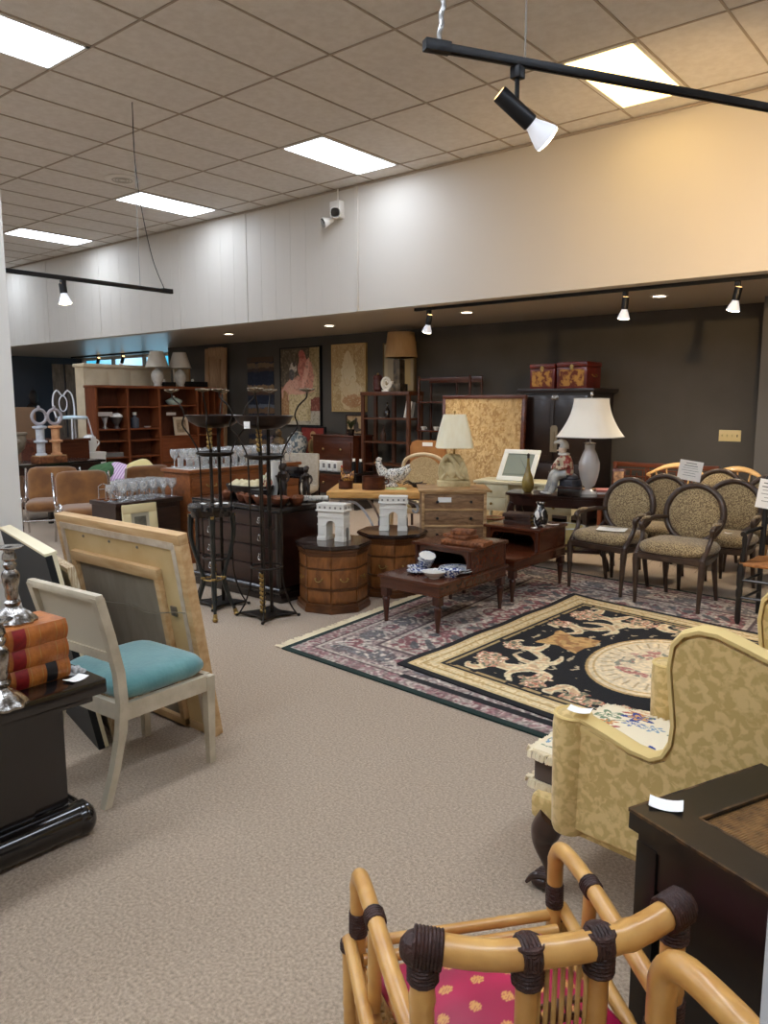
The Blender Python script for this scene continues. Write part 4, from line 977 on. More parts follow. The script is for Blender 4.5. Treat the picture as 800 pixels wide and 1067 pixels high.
def arch_model(label, loc, rz):
    t = thing('arch_model', label, 'arch model', loc, rz, 'white arch models'); W, D, H = .215, .105, .275
    o = MB()
    aw, ah = .075, .155
    ol = [(-W / 2, 0), (-aw / 2, 0), (-aw / 2, ah - aw / 2)] + [(aw / 2 * math.cos(PI - q * PI / 10), ah - aw / 2 + aw / 2 * math.sin(q * PI / 10)) for q in range(1, 10)] + [(aw / 2, ah - aw / 2), (aw / 2, 0), (W / 2, 0), (W / 2, .225), (-W / 2, .225)]
    o.prism(ol, -D / 2, D / 2, 'Y'); o.build('arch_body', m_plast, t)
    o = MB(); o.box(0, 0, .222, W + .026, D + .024, .012, bev=.002); o.box(0, 0, .142 + .0, W + .0, .0001, .0001); o.box(0, 0, .232, W + .012, D + .012, .040); o.box(0, 0, .268, W + .018, D + .018, .012, bev=.003); o.box(0, 0, .178, W + .010, D + .010, .006); o.build('attic', m_plast, t)
    for sx in (-1, 1):
        o = MB()
        for z in (.0, .028): o.box(sx * (W / 2 - .033), 0, z, .078 - .006 * (z > 0), D + .016 - .006 * (z > 0), .028 if z == 0 else .008, bev=.002)
        o.box(sx * (W / 2 - .033), 0, .118, .075, D + .010, .008); o.box(sx * (W / 2 - .033), -D / 2, .045, .05, .012, .065, bev=.003); o.box(sx * (W / 2 - .033), D / 2, .045, .05, .012, .065, bev=.003); o.build('pier', m_plast, t)
        o = MB(); ol = [(-.018, .0), (.018, .0), (.018, .085)] + [(.018 * math.cos(q * PI / 8), .085 + .018 * math.sin(q * PI / 8)) for q in range(1, 8)] + [(-.018, .085)]
        o.prism(ol, sx * (W / 2 - .002), sx * (W / 2 + .0085), 'X'); o.build('side_arch', m_opening_shade, t)
    o = MB()
    for q in range(5):
        for y in (-1, 1): o.box(-W / 2 + .02 + q * (W - .04) / 4, y * (D / 2 + .005), .244, .014, .006, .015)
    for q in range(2):
        for x in (-1, 1): o.box(x * (W / 2 + .005), -D / 4 + q * D / 2, .244, .006, .014, .015)
    o.build('shield_openings', m_opening_shade, t)
    return t
a = arch_model('white plaster triumphal arch model on the front octagonal cabinet', (-4.165, 4.41, .5355), .27)
a.scale = (1.06,) * 3
dup(a, (-4.11, 5.10, .5355), .62, 'white plaster triumphal arch model on the rear octagonal cabinet')
# ------------------------------------------------------------------ wrought iron bowl stands
m_iron = mat('dark wrought iron', (52, 44, 36), .45, metal=.6, col2=(30, 25, 21), scale=12)
m_pew = mat('worn pewter flower', (168, 152, 128), .4, metal=.7, col2=(110, 96, 78), scale=20)
m_bowl = mat('dark bronze bowl', (40, 30, 26), .3, metal=.5, col2=(60, 44, 34), scale=8)
def iron_stand(label, loc, rz, tagged=False):
    t = thing('bowl_stand', label, 'plant stand', loc, rz, 'wrought iron bowl stands'); R0 = .215
    o = MB(); ol = []
    for q in range(4):
        a = q * PI / 2; b = a + PI / 2; A = Vector((math.cos(a), math.sin(a))) * R0; B = Vector((math.cos(b), math.sin(b))) * R0
        for s_ in range(8):
            u = s_ / 8; P = A.lerp(B, u) * (1 - .30 * math.sin(PI * u)); ol.append((P.x, P.y))
    o.prism(ol, .022, .03, 'Z'); o.tube([(x, y, .026) for x, y in ol], .009, 6, closed=True); o.build('base_plate', m_iron, t)
    for x, y in ((-.028, -.02), (.028, .02)):
        o = MB(); o.tube([(x, y, .03), (x, y, 1.43)], .0135, 10); o.build('pole', m_iron, t)
    for q in range(4):
        a = q * PI / 2; c, s_ = math.cos(a), math.sin(a); r = lambda rr, z: (rr * c, rr * s_, z)
        o = MB(); o.tube([r(.235, .012), r(.215, .03), r(.165, .12), r(.125, .27), r(.118, .39), r(.118, .8), r(.122, 1.15), r(.135, 1.25), r(.19, 1.36), r(.25, 1.45), r(.232, 1.53), r(.26, 1.60), r(.315, 1.655), r(.325, 1.695)], .0062, 8, sub=5)
        o.sphere(.238 * c, .238 * s_, .014, .014, .014, .012, 8); o.build('leg_rod', m_iron, t)
        o = MB()
        for p_ in range(6):
            b = p_ * PI / 3
            o.sphere(.325 * c + .030 * math.cos(b), .325 * s_ + .030 * math.sin(b), 1.715, .030, .017, .009, 8, Matrix.Rotation(b, 4, 'Z') @ Matrix.Rotation(-.25, 4, 'Y'))
        o.lathe([(.004, 1.695), (.02, 1.705), (.017, 1.73), (.014, 1.728), (0, 1.712)], 12, (.325 * c, .325 * s_, 0)); o.build('flower_cup', m_pew, t)
    for z, rr in ((.39, .118), (1.215, .118)):
        o = MB(); o.tube([(rr * math.cos(q * PI / 14), rr * math.sin(q * PI / 14), z) for q in range(28)], .008, 8, closed=True); o.build('ring', m_iron, t)
    o = MB(); o.lathe([(0, 1.222), (.145, 1.222), (.15, 1.228), (.15, 1.238), (.14, 1.242), (.13, 1.234), (0, 1.234)], 28); o.build('shelf_disc', m_iron, t)
    o = MB(); o.lathe([(0, 1.425), (.06, 1.427), (.13, 1.44), (.19, 1.475), (.21, 1.512), (.222, 1.522), (.222, 1.528), (.208, 1.524), (.18, 1.485), (.12, 1.452), (0, 1.44)], 36); o.build('bowl', m_bowl, t)
    for z0, z1, nm in ((.03, .36, 'lower_leaves'), (1.26, 1.50, 'upper_leaves')):
        o = MB()
        for k in range(int((z1 - z0) / .035)):
            z = z0 + .035 * k; 
            for sx in (-1, 1): o.sphere(sx * .010 - .03, -.042, z + .018, .012, .007, .019, 8, Matrix.Rotation(sx * .5, 4, 'Y'))
        o.build(nm, m_brass, t)
    if tagged:
        o = MB(); o.box(-.085, -.218, 1.44, .05, .002, .05, rz=-.38); o.build('price_tag', m_paper, t)
    return t
iron_stand('right one of two tall wrought iron bowl stands, with price tag on its bowl', (-4.335, 3.845, 0), .68, True)
iron_stand('left one of two tall wrought iron bowl stands, behind the marble pedestal', (-4.90, 3.83, 0), .68)
# small marble-topped pedestal
t = thing('pedestal_stand', 'black marble-topped pedestal with gilt claw legs beside the wrought iron stands', 'plant stand', (-4.63, 3.57, 0), .15)
m_bmarb = mat('black veined marble', (26, 26, 28), .1, col2=(120, 118, 114), scale=6, lo=.58, hi=.72, dist=2.5, coat=.5)
o = MB(); ol = [((.185 + .022 * math.cos(4 * a)) * math.cos(a), (.185 + .022 * math.cos(4 * a)) * math.sin(a)) for a in [2 * PI * q / 48 for q in range(48)]]
o.prism(ol, .835, .865, 'Z', bev=.006); o.build('marble_top', m_bmarb, t)
o = MB(); o.prism([(x * .88, y * .88) for x, y in ol], .79, .836, 'Z', bev=.005); o.build('frieze', m_ebony, t)
for q in range(4):
    a = PI / 4 + q * PI / 2; c, s_ = math.cos(a), math.sin(a)
    o = MB(); o.tube([(.15 * c, .15 * s_, .80), (.155 * c, .155 * s_, .62), (.10 * c, .10 * s_, .40), (.075 * c, .075 * s_, .30), (.11 * c, .11 * s_, .16), (.15 * c, .15 * s_, .06), (.155 * c, .155 * s_, .03)], [.024, .017, .013, .02, .017, .012, .014], 8, sub=4); lg = o.build('leg', mat('dark green lacquer', (24, 28, 26), .3, coat=.3) if q == 0 else bpy.data.materials['dark green lacquer'], t)
    o = MB(); o.tube([(.158 * c, .158 * s_, .80), (.16 * c, .16 * s_, .74), (.158 * c, .158 * s_, .68)], [.018, .012, .004], 8, sub=3); o.sphere(.075 * c, .075 * s_, .31, .022, .022, .018, 8); o.sphere(.163 * c, .163 * s_, .02, .022, .022, .02, 8); o.tube([(.15 * c, .15 * s_, .06), (.16 * c, .16 * s_, .03)], .016, 8); o.build('gilt_mount', m_brass, lg)
o = MB(); o.tube([(.075 * math.cos(a), .075 * math.sin(a), .30) for a in [2 * PI * q / 20 for q in range(20)]], .006, 6, closed=True); o.build('stretcher_ring', m_brass, t)
for k in range(3):
    tagcard('white price card on the marble-topped pedestal, %s' % ['left', 'middle', 'right'][k], (-4.71 + .06 * k, 3.57 + .05 * k, .866), .4 + k, (.055, .04))

# ------------------------------------------------------------------ black dresser
t = thing('dresser', 'dark mahogany dresser with silver drawer pulls behind the wrought iron stands', 'dresser', (-5.08, 4.42, 0))
W_, D_, H_ = 1.12, .52, .79
o = MB(); o.box(0, 0, .12, W_ - .06, D_ - .04, H_ - .17); o.build('carcass', m_darkwood, t)
o = MB(); o.box(0, 0, 0, W_ + .02, D_ + .03, .09, bev=.02); o.tube([(-W_ / 2, -D_ / 2 - .01, .10), (W_ / 2, -D_ / 2 - .01, .10), (W_ / 2, D_ / 2, .10), (-W_ / 2, D_ / 2, .10)], .03, 10, closed=True); o.build('plinth', m_ebony, t)
o = MB(); o.box(0, 0, H_ - .035, W_ + .03, D_ + .03, .033, bev=.01)
for k in range(56): o.sphere(-W_ / 2 + W_ * k / 55, -D_ / 2 - .008, H_ - .042, .008, .012, .012, 6)
for k in range(26): o.sphere(W_ / 2 + .008, -D_ / 2 + D_ * k / 25, H_ - .042, .012, .008, .012, 6)
o.build('carved_top', m_ebony, t)
for i, (z0, z1) in enumerate([(.615, .735), (.455, .605), (.295, .445), (.135, .285)]):
    o = MB(); o.box(0, -D_ / 2 + .012, z0, W_ - .12, .025, z1 - z0, bev=.006); d = o.build('drawer', m_darkwood, t)
    for x in (-.33, .33):
        o = MB(); z = (z0 + z1) / 2
        for dx, dz, r_ in [(0, 0, .02), (-.026, .006, .014), (.026, .006, .014), (-.014, -.016, .011), (.014, -.016, .011), (0, .02, .011)]: o.sphere(x + dx, -D_ / 2 - .004, z + dz, r_, .006, r_, 8)
        o.tube([(x - .026, -D_ / 2 - .008, z), (x - .02, -D_ / 2 - .022, z - .024), (x, -D_ / 2 - .024, z - .03), (x + .02, -D_ / 2 - .022, z - .024), (x + .026, -D_ / 2 - .008, z)], .004, 6, sub=3); o.build('drawer_pull', m_silver, d)
for sx in (-1, 1):
    o = MB(); o.tube([(sx * (W_ / 2 - .03), -D_ / 2 + .015, .12), (sx * (W_ / 2 - .03), -D_ / 2 + .015, H_ - .04)], .03, 12); o.build('corner_post', m_ebony, t)
# things on the dresser
zd = .789
m_ebw = mat('dark carved ebony', (36, 28, 24), .45, col2=(56, 42, 34), scale=14, bump=.6, bscale=40)
def figurine(label, loc, h, m, rz=0, pose=0):
    """small carved standing figure, one body mesh"""
    t = thing('figurine', label, 'figurine', loc, rz); k = h / .30
    o = MB(); o.lathe([(0, 0), (.045, 0), (.045, .015), (.03, .02), (0, .02)], 14); o.build('base', m, t)
    o = MB()
    o.tube([(-.015, 0, .02), (-.016, -.005, .08), (-.012, 0, .14)], [.012, .015, .02], 8, sub=3); o.tube([(.017, .0, .02), (.018, -.012, .08), (.012, 0, .14)], [.012, .015, .02], 8, sub=3)
    o.tube([(0, 0, .125), (0, .004, .17), (0, 0, .215), (0, -.004, .235)], [.026, .02, .03, .012], 10, sub=4)
    o.sphere(0, -.006, .262, .021, .024, .028, 10)
    o.tube([(-.03, 0, .215), (-.045, -.01, .18), (-.03 + .02 * pose, -.04, .165 + .06 * pose)], [.012, .010, .007], 8, sub=3); o.tube([(.03, 0, .215), (.047, -.004, .18), (.04, -.03, .15)], [.012, .010, .007], 8, sub=3)
    o.sphere(0, .004, .275, .024, .024, .02, 10); o.build('carved_body', m, t)
    t.scale = (k, k, k); return t
figurine('tall dark carved figurine at the back right of the dresser top', (-4.66, 4.60, zd), .31, m_ebw, .5)
figurine('dark carved figurine leaning over the brown pods on the dresser', (-4.77, 4.44, zd), .34, m_ebw, .2, 1)
figurine('dark carved figurine with broad base in the middle of the dresser top', (-4.84, 4.49, zd), .33, m_ebw, -.3, .5)
figurine('small painted figurine with red clothes beside the dark carved figures', (-4.98, 4.45, zd), .25, mat('painted resin', (150, 60, 44), .5, col2=(206, 190, 160), scale=9, lo=.45, hi=.55), .3)
t = thing('stool_model', 'small black carved stool behind the figurines on the dresser', 'carving', (-4.86, 4.61, zd), .3)
o = MB(); o.box(0, 0, .19, .26, .10, .02, bev=.005); o.box(0, .045, .21, .26, .014, .07, bev=.004); o.build('seat', m_ebony, t)
for x in (-.11, .11):
    for y in (-.035, .035): o = MB(); o.tube([(x, y, .19), (x * .9, y, .1), (x * 1.05, y, 0)], [.013, .009, .012], 8, sub=3); o.build('leg', m_ebony, t)
t = thing('basket', 'dark woven tray basket filled with cream cloth on the dresser', 'basket', (-5.22, 4.45, zd), .1)
o = MB()
for k in range(9):
    a = .15 + .012 * k * .5; o.tube([((a + .05) * math.cos(q * PI / 16), (.09 + .006 * k) * math.sin(q * PI / 16), .008 + .013 * k) for q in range(32)], .008, 6, closed=True)
o.lathe([(0, .001), (.2, .001), (.2, .008), (0, .008)], 24, sq=(1, .45)); o.build('weave', mat('dark wicker', (58, 46, 38), .7, col2=(36, 28, 24), scale=40), t)
def crumple(sx, sy, sz, seed, n=26):
    def fn(u, v):
        x, y = (u - .5) * sx, (v - .5) * sy; e = max(0, 1 - (2 * u - 1) ** 4) * max(0, 1 - (2 * v - 1) ** 4)
        return (x, y, sz * (.35 + .65 * abs(mnoise.noise(Vector((u * 4 + seed, v * 4, seed)))) + .3 * mnoise.noise(Vector((u * 9, v * 9, seed)))) * e ** .4)
    o = MB(); o.grid(fn, n, n); o.grid(lambda u, v: ((u - .5) * sx, (v - .5) * sy, -.001), 2, 2); return o
m_creamcloth = mat('cream cloth', (226, 214, 178), .9, col2=(204, 190, 150), scale=14)
o = crumple(.36, .17, .075, 3); k = o.build('cream_cloth', m_creamcloth, loc=(-5.22, 4.45, zd + .112), rz=.1); tag(k, 'crumpled cream cloth lying in the dark woven basket', 'cloth')
t = thing('cowboy_boot_vase', 'white ribbed cylinder vase behind the basket on the dresser', 'vase', (-5.05, 4.61, zd)); t.name = 'ribbed_vase'
o = MB(); o.lathe([(0, 0), (.06, 0), (.062, .01), (.062, .31), (.066, .32), (.058, .32), (.055, .02), (0, .02)], 40, flute=.03, nf=20); o.build('body', m_china, t)
t = thing('cushion', 'pale green patterned cloth bundle sloping against the white ribbed vase', 'cloth', (-5.28, 4.63, zd), .08); t.name = 'cloth_bundle'
o = MB(); ol = [(-.2, 0), (.13, 0), (.13, .15), (.06, .19), (-.02, .12), (-.2, .05)]; o.prism(ol, -.04, .04, 'Y', bev=.015); o.build('folds', mat('pale patterned cloth', (222, 214, 188), .9, col2=(176, 184, 140), scale=16), t)
t = thing('box', 'small black box with white label on the dresser', 'box', (-4.93, 4.32, zd), -.1)
o = MB(); o.box(0, 0, 0, .15, .1, .085, bev=.003); o.box(0, 0, .086, .154, .104, .02, bev=.003); o.build('body', m_black, t)
o = MB(); o.box(.01, -.052, .02, .05, .002, .045); o.build('label_paper', m_paper, t)
rnd = random.Random(4)
m_pod = mat('brown dried wood', (156, 92, 56), .6, col2=(96, 50, 30), scale=16, bump=.5, bscale=40)
for i, (x, y, l) in enumerate([(-5.12, 4.28, .16), (-5.00, 4.25, .13), (-4.84, 4.26, .2), (-4.68, 4.30, .24), (-4.60, 4.42, .2), (-5.36, 4.30, .14)]):
    t = thing('wooden_dish', 'brown carved wooden dish on the dresser front, %s' % ['left of the black box', 'in front of the black box', 'right of the black box', 'at the near right corner', 'behind the corner dish', 'near the left end'][i], 'wooden dish', (x, y, zd), rnd.random() * 2 - 1, 'carved dishes on the dresser')
    o = MB(); o.lathe([(0, 0), (l * .28, 0), (l * .42, .02), (l * .5, .045), (l * .47, .047), (l * .36, .025), (0, .014)], 22, sq=(1, .55), flute=.06, nf=5); o.build('dish', m_pod, t); t.scale = (1.25, 1.25, 1.35)
    o = MB(); o.sphere(l * .1, 0, .03, l * .2, l * .12, .025, 10, bump=.5); o.sphere(-l * .16, .01, .03, l * .14, l * .1, .022, 10, bump=.5); o.build('contents', m_carv, t)
t = thing('rolled_paper', 'rolled printed paper lying behind the tall carved figurine', 'paper roll', (-4.57, 4.62, zd), .6)
o = MB(); o.rod((-.11, 0, .028), (.11, 0, .028), [(.026, 0), (.027, .02), (.027, .98), (.026, 1)], 16); o.build('roll', mat('printed paper', (214, 210, 200), .8, col2=(130, 128, 122), scale=30, lo=.5, hi=.6), t)

# ------------------------------------------------------------------ butcher block table
t = thing('butcher_block_table', 'thick butcher block top on white scrolled iron legs behind the arch models', 'table', (-5.03, 6.02, 0), math.radians(35))
m_butch = mat('maple butcher block', (226, 176, 104), .45, col2=(200, 144, 76), scale=8, stretch=(1, 14, 6), lo=.3, hi=.7)
m_wiron = mat('white painted iron', (206, 204, 200), .5, col2=(170, 170, 176), scale=12)
o = MB(); o.box(0, 0, .695, .99, .80, .065, bev=.008); o.build('block_top', m_butch, t)
o = MB(); o.box(0, -.33, .675, .9, .03, .02); o.box(0, .33, .675, .9, .03, .02); o.box(-.42, 0, .675, .03, .66, .02); o.box(.42, 0, .675, .03, .66, .02); o.build('iron_frame', m_wiron, t)
for y in (-.33, .33):
    o = MB()
    for sx in (-1, 1):
        o.tube([(sx * q_, y, z_) for q_, z_ in [(.35, .585), (.362, .56), (.388, .556), (.402, .585), (.375, .645), (.285, .668), (.165, .605), (.065, .46), (.035, .34), (.06, .2), (.18, .06), (.30, .015)]], .0125, 8, sub=4)
    o.build('scroll_leg', m_wiron, t)
    o = MB(); o.box(0, y, .31, .10, .05, .06, bev=.01); o.sphere(0, y - .02, .34, .035, .03, .035, 10); o.build('leg_clasp', mat('blue grey iron', (120, 128, 150), .5) if 'blue grey iron' not in bpy.data.materials else bpy.data.materials['blue grey iron'], t)
o = MB(); o.tube([(0, -.33, .34), (0, .33, .34)], .011, 8); o.build('stretcher', m_wiron, t)
zb_ = .7605
m_pot = mat('dark copper', (104, 62, 44), .45, metal=.5, col2=(66, 40, 32), scale=7, stretch=(1, 1, 3))
def pot(label, loc, r, h, handle=False, n=28):
    t = thing('copper_pot', label, 'pot', loc, .3, 'copper pots')
    o = MB(); o.lathe([(0, 0), (r, 0), (r * 1.01, .006), (r, h - .006), (r * 1.02, h), (r * .95, h), (r * .94, .01), (0, .01)], n); o.build('body', m_pot, t)
    if handle:
        o = MB(); o.tube([(r * .98, 0, h * .75), (r + .04, 0, h * .78), (r + .045, 0, h * .5), (r, 0, h * .45)], .008, 8, sub=4); o.build('handle', m_pot, t)
pot('small dark copper pot on the butcher block below the rooster figurine', (-5.24, 5.73, zb_), .072, .085)
pot('large dark copper pot with side handle on the butcher block beside the hen', (-4.99, 5.87, zb_), .115, .13, True)
def bird(label, loc, L, m, rz, tall=1.0, comb=(150, 40, 30), head_up=.0):
    """ceramic hen: one continuous body, comb, beak and base as parts; faces local -X"""
    t = thing('ceramic_hen', label, 'figurine', loc, rz)
    def fn(u, v):
        x = -.30 + .85 * u; a = 2 * PI * v
        prof = np.interp(u, [0, .08, .2, .34, .5, .68, .82, .93, 1], [.02, .085, .12, .20, .235, .20, .13, .10, .012])
        zc = np.interp(u, [0, .1, .3, .5, .7, .85, 1], [.34, .33, .30, .27, .30, .38, .50])
        return (x, prof * .80 * math.cos(a), zc + prof * (1.05 if math.sin(a) > 0 else .95) * math.sin(a))
    o = MB(); o.grid(fn, 26, 20, cv=True)
    o.tube([(-.15, 0, .36), (-.23, 0, .48), (-.275, 0, .59), (-.285, 0, .67)], [.16, .12, .085, .066], 16, sub=4); o.sphere(-.292, 0, .685, .082, .068, .074, 14)
    o.tube([(.30, 0, .40), (.42, 0, .52), (.52, 0, .63)], [.15, .085, .012], 12, sub=3, flat=1)
    o.sphere(.08, .155, .33, .20, .055, .12, 12, Matrix.Rotation(-.2, 4, 'Y')); o.sphere(.08, -.155, .33, .20, .055, .12, 12, Matrix.Rotation(-.2, 4, 'Y'))
    o.build('body', m, t)
    o = MB()
    for x, z, r in [(-.335, .765, .03), (-.295, .79, .04), (-.245, .775, .036)]: o.sphere(x, 0, z, r, .016, r, 8)
    o.build('comb', mat(label[:12] + ' comb', comb, .4, coat=.3), t)
    o = MB(); o.sphere(-.345, 0, .605, .028, .016, .03, 8); o.build('wattle', bpy.data.materials[label[:12] + ' comb'], t)
    o = MB(); o.rod((-.36, 0, .68), (-.42, 0, .665), [(.025, 0), (.004, 1)], 8); o.build('beak', mat(label[:12] + ' beak', (186, 140, 60), .4), t)
    o = MB(); o.lathe([(0, 0), (.22, 0), (.23, .02), (.2, .06), (.18, .12), (0, .12)], 20); o.build('foot', m, t)
    t.scale = (L, L * .9, L * tall); return t
m_hen = mat('black speckled white glaze', (226, 222, 212), .25, col2=(64, 62, 62), scale=30, lo=.52, hi=.58, coat=.4)
bird('white hen figurine with black speckles on the butcher block', (-5.02, 6.17, zb_), .40, m_hen, math.radians(35), .92, (224, 218, 206))
m_roo = mat('brown and yellow glaze', (196, 140, 60), .3, col2=(92, 46, 24), scale=11, lo=.45, hi=.55, coat=.4)
bird('small brown and yellow rooster figurine standing in the small copper pot', (-5.24, 5.735, zb_ + .011), .165, m_roo, math.radians(20), 1.65, (160, 50, 30))
t = thing('folded_cloth', 'pale green folded cloth on the butcher block behind the large copper pot', 'cloth', (-4.82, 6.02, zb_), .6)
o = crumple(.22, .14, .03, 8, 14); o.build('fold', mat('pale green cloth', (196, 200, 140), .9), t)

# ------------------------------------------------------------------ small chest of drawers with carved stone lamp
t = thing('chest_of_drawers', 'small weathered wood chest of three drawers holding the carved stone lamp', 'chest of drawers', (-3.98, 5.80, .0127), math.radians(39.5))
m_burl = mat('weathered oak', (150, 116, 82), .55, col2=(116, 84, 56), scale=5, stretch=(2, 8, 8), dist=1.5)
m_edge = mat('pale oak moulding', (200, 162, 114), .5, col2=(150, 112, 72), scale=6, stretch=(1, 8, 8))
o = MB(); o.box(0, 0, .06, .58, .38, .77); o.build('carcass', m_burl, t)
o = MB(); o.box(0, -.005, .82, .64, .42, .03, bev=.01); o.build('top', m_edge, t)
o = MB(); o.box(0, -.005, 0, .60, .40, .06, bev=.008); o.build('plinth', m_edge, t)
o = MB()
for z in (.06, .205, .354, .503, .652, .80): o.box(0, -.192, z, .56, .022, .02, bev=.003)
for sx in (-1, 1): o.box(sx * .277, -.192, .06, .026, .022, .76, bev=.003)
o.build('drawer_frame', m_edge, t)
for z in (.077, .226, .375, .524, .673):
    o = MB(); o.box(0, -.186, z, .525, .016, .125, bev=.004); d = o.build('drawer', m_burl, t)
    for x in (-.15, .15):
        o = MB(); o.rod((x, -.194, z + .06), (x, -.215, z + .06), [(.008, 0), (.014, .6), (.011, 1)], 12); o.build('knob', m_black, d)
    if z > .6:
        o = MB(); o.box(-.085, -.1945, z + .055, .12, .002, .045); o.build('price_tag', m_paper, d)
def shade_square(o, z0, z1, r0, r1, n=40, bell=.0):
    def fn(u, v):
        a = 2 * PI * u; k = (abs(math.cos(a)) ** 6 + abs(math.sin(a)) ** 6) ** (-1 / 6)
        r = r0 + (r1 - r0) * (v + bell * math.sin(PI * v)); return (r * k * math.cos(a), r * k * math.sin(a), z0 + (z1 - z0) * v)
    o.grid(fn, n, 10, cu=True)
m_shadecream = mat('cream lamp shade', (248, 240, 210), .85, col2=(244, 234, 200), scale=30, stretch=(1, 1, .1))  # plain cream fabric colour, without emission
m_stone = mat('carved sandstone', (222, 206, 160), .8, col2=(176, 156, 112), scale=9, bump=.7, bscale=30)
t = thing('table_lamp', 'carved sandstone table lamp with square cream shade on the small wooden chest', 'lamp', (-3.98, 5.82, .8632), math.radians(39.5))
o = MB(); o.box(0, 0, 0, .30, .13, .055, bev=.006); o.build('plinth', m_stone, t)
o = MB()
ol = [(-.13, .05), (-.145, .12), (-.135, .2), (-.10, .27), (-.03, .30), (.05, .29), (.085, .24), (.115, .17), (.13, .10), (.145, .05)]
o.prism(ol, -.045, .045, 'Y', bev=.012)
o.sphere(-.02, -.045, .16, .075, .03, .08, 12, bump=.3); o.tube([(-.1, -.05, .24), (-.06, -.06, .28), (-.01, -.06, .23), (.03, -.06, .12), (.07, -.06, .07)], [.02, .026, .024, .02, .012], 10, sub=4); o.tube([(.08, -.05, .22), (.05, -.055, .15), (.09, -.05, .09)], .016, 8, sub=3)
o.tube([(-.11, -.05, .08), (-.08, -.055, .13), (-.11, -.05, .19)], .016, 8, sub=3); o.build('carved_animal', m_stone, t)
o = MB(); o.tube([(0, 0, .29), (0, 0, .37)], .011, 8); o.build('stem', m_brass, t)
o = MB(); shade_square(o, .355, .655, .168, .098, bell=-.08); o.build('lamp_shade', m_shadecream, t)
o = MB(); o.tube([(0, 0, .36), (0, 0, .66)], .004, 6); o.tube([(-.095, 0, .65), (.095, 0, .65)], .003, 6); o.tube([(0, -.095, .65), (0, .095, .65)], .003, 6); o.sphere(0, 0, .675, .01, .01, .016, 8); o.build('harp', m_brass, t)
# ------------------------------------------------------------------ oval-back armchairs
m_frm = mat('dark antiqued frame', (62, 46, 36), .35, col2=(86, 66, 52), scale=12, lo=.5, hi=.75, coat=.2)
m_arm = damask('taupe and gold damask', (112, 92, 64), (178, 156, 114), .85, 2.6)
def oval_chair(label, loc, rz):
    t = thing('oval_back_armchair', label, 'armchair', loc, rz, 'oval back armchairs')
    for sx in (-1, 1):
        o = MB(); o.tube([(sx * .265, -.225, .40), (sx * .265, -.23, .36), (sx * .26, -.235, .2), (sx * .255, -.24, 0)], [.026, .028, .022, .014], 10); o.build('front_leg', m_frm, t)
        o = MB(); o.tube([(sx * .20, .20, .42), (sx * .205, .21, .25), (sx * .21, .27, 0)], [.024, .022, .015], 10, sub=4); o.build('back_leg', m_frm, t)
        o = MB(); o.tube([(sx * .215, .235, .66), (sx * .262, .12, .665), (sx * .285, 0, .655), (sx * .288, -.085, .645), (sx * .286, -.115, .625), (sx * .278, -.10, .58), (sx * .268, -.125, .51), (sx * .262, -.20, .43), (sx * .262, -.22, .39)], [.017, .019, .021, .025, .023, .018, .019, .024, .026], 10, sub=4); a = o.build('arm', m_frm, t)
        o = MB(); o.sphere(sx * .285, -.02, .672, .022, .075, .014, 10); o.build('arm_pad', m_arm, a)
    o = MB(); ol = [(-.275, -.245), (.275, -.245), (.285, -.1), (.225, .225), (-.225, .225), (-.285, -.1)]
    o.prism(ol, .365, .425, 'Z', bev=.012); o.build('seat_rail', m_frm, t)
    o = MB(); o.cushion(0, -.02, .40, .55, .47, .125, p=5, puff=.35); o.build('seat', m_arm, t)
    o = MB()
    rnd_ = random.Random(2)
    for k in range(14):
        x = -.24 + .48 * rnd_.random(); o.tube([(x, -.2 + .35 * rnd_.random(), .365), (x + .01, -.2, .33 - .03 * rnd_.random())], .0012, 4)
    o.build('loose_webbing', m_black, t)
    tl = Matrix.Translation((0, .255, .70)) @ Matrix.Rotation(-.16, 4, 'X')
    o = MB(); n = 36; o.tube([(.235 * math.cos(2 * PI * q / n), 0, .235 * math.sin(2 * PI * q / n)) for q in range(n)], .026, 10, closed=True); o.xf(tl); o.build('oval_frame', m_frm, t)
    o = MB(); o.sphere(0, 0, 0, .215, .045, .215, 24); o.xf(tl); o.build('back_pad', m_arm, t)
    for sx in (-1, 1):
        o = MB(); o.tube([(sx * .12, .22, .50), (sx * .15, .205, .44), (sx * .17, .20, .39)], [.02, .022, .02], 8, sub=3); o.build('back_support', m_frm, t)
    return t
A = oval_chair('oval-back armchair standing foremost on the patterned rug with nothing on its seat', (-2.04, 6.22, .0125), -.06)
dup(A, (-2.68, 6.36, .0125), -.16, 'oval-back armchair with a white sheet on its seat, beside the rear end table')
dup(A, (-2.58, 7.02, 0), -.05, 'oval-back armchair in the second row, directly behind the one with the white sheet')
dup(A, (-1.93, 6.93, 0), -.05, 'oval-back armchair in the second row, directly behind the foremost one')
dup(A, (-2.36, 7.98, 0), -.05, 'oval-back armchair in the back row, straight behind the white printed sign')
dup(A, (-1.78, 7.62, 0), -.05, 'oval-back armchair farthest right in the back row, partly behind the black rush chair')
def sheet(name, label, cat, w, h, loc, rot, lines=6, parent=None):
    o = MB(); o.grid(lambda u, v: ((u - .5) * w, .004 * math.sin(u * 3), v * h), 6, 3); o.grid(lambda u, v: ((u - .5) * w, .0012 + .004 * math.sin(u * 3), v * h), 6, 3)
    t = thing(name, label, cat, loc); t.rotation_euler = rot; o.build('paper', m_paper, t)
    o = MB(); r_ = random.Random(len(label))
    for k in range(lines):
        ww = w * (.35 + .4 * r_.random()); z = h * (.88 - .75 * k / lines); zz = h * (.035 if k in (0, 1) else .018)
        o.grid(lambda u, v: ((u - .5) * ww, .004 * math.sin((u * ww / w + .5 - ww / w / 2) * 3) - .0008, z - v * zz), 6, 1)
    o.build('printed_text', m_ink, t); return t
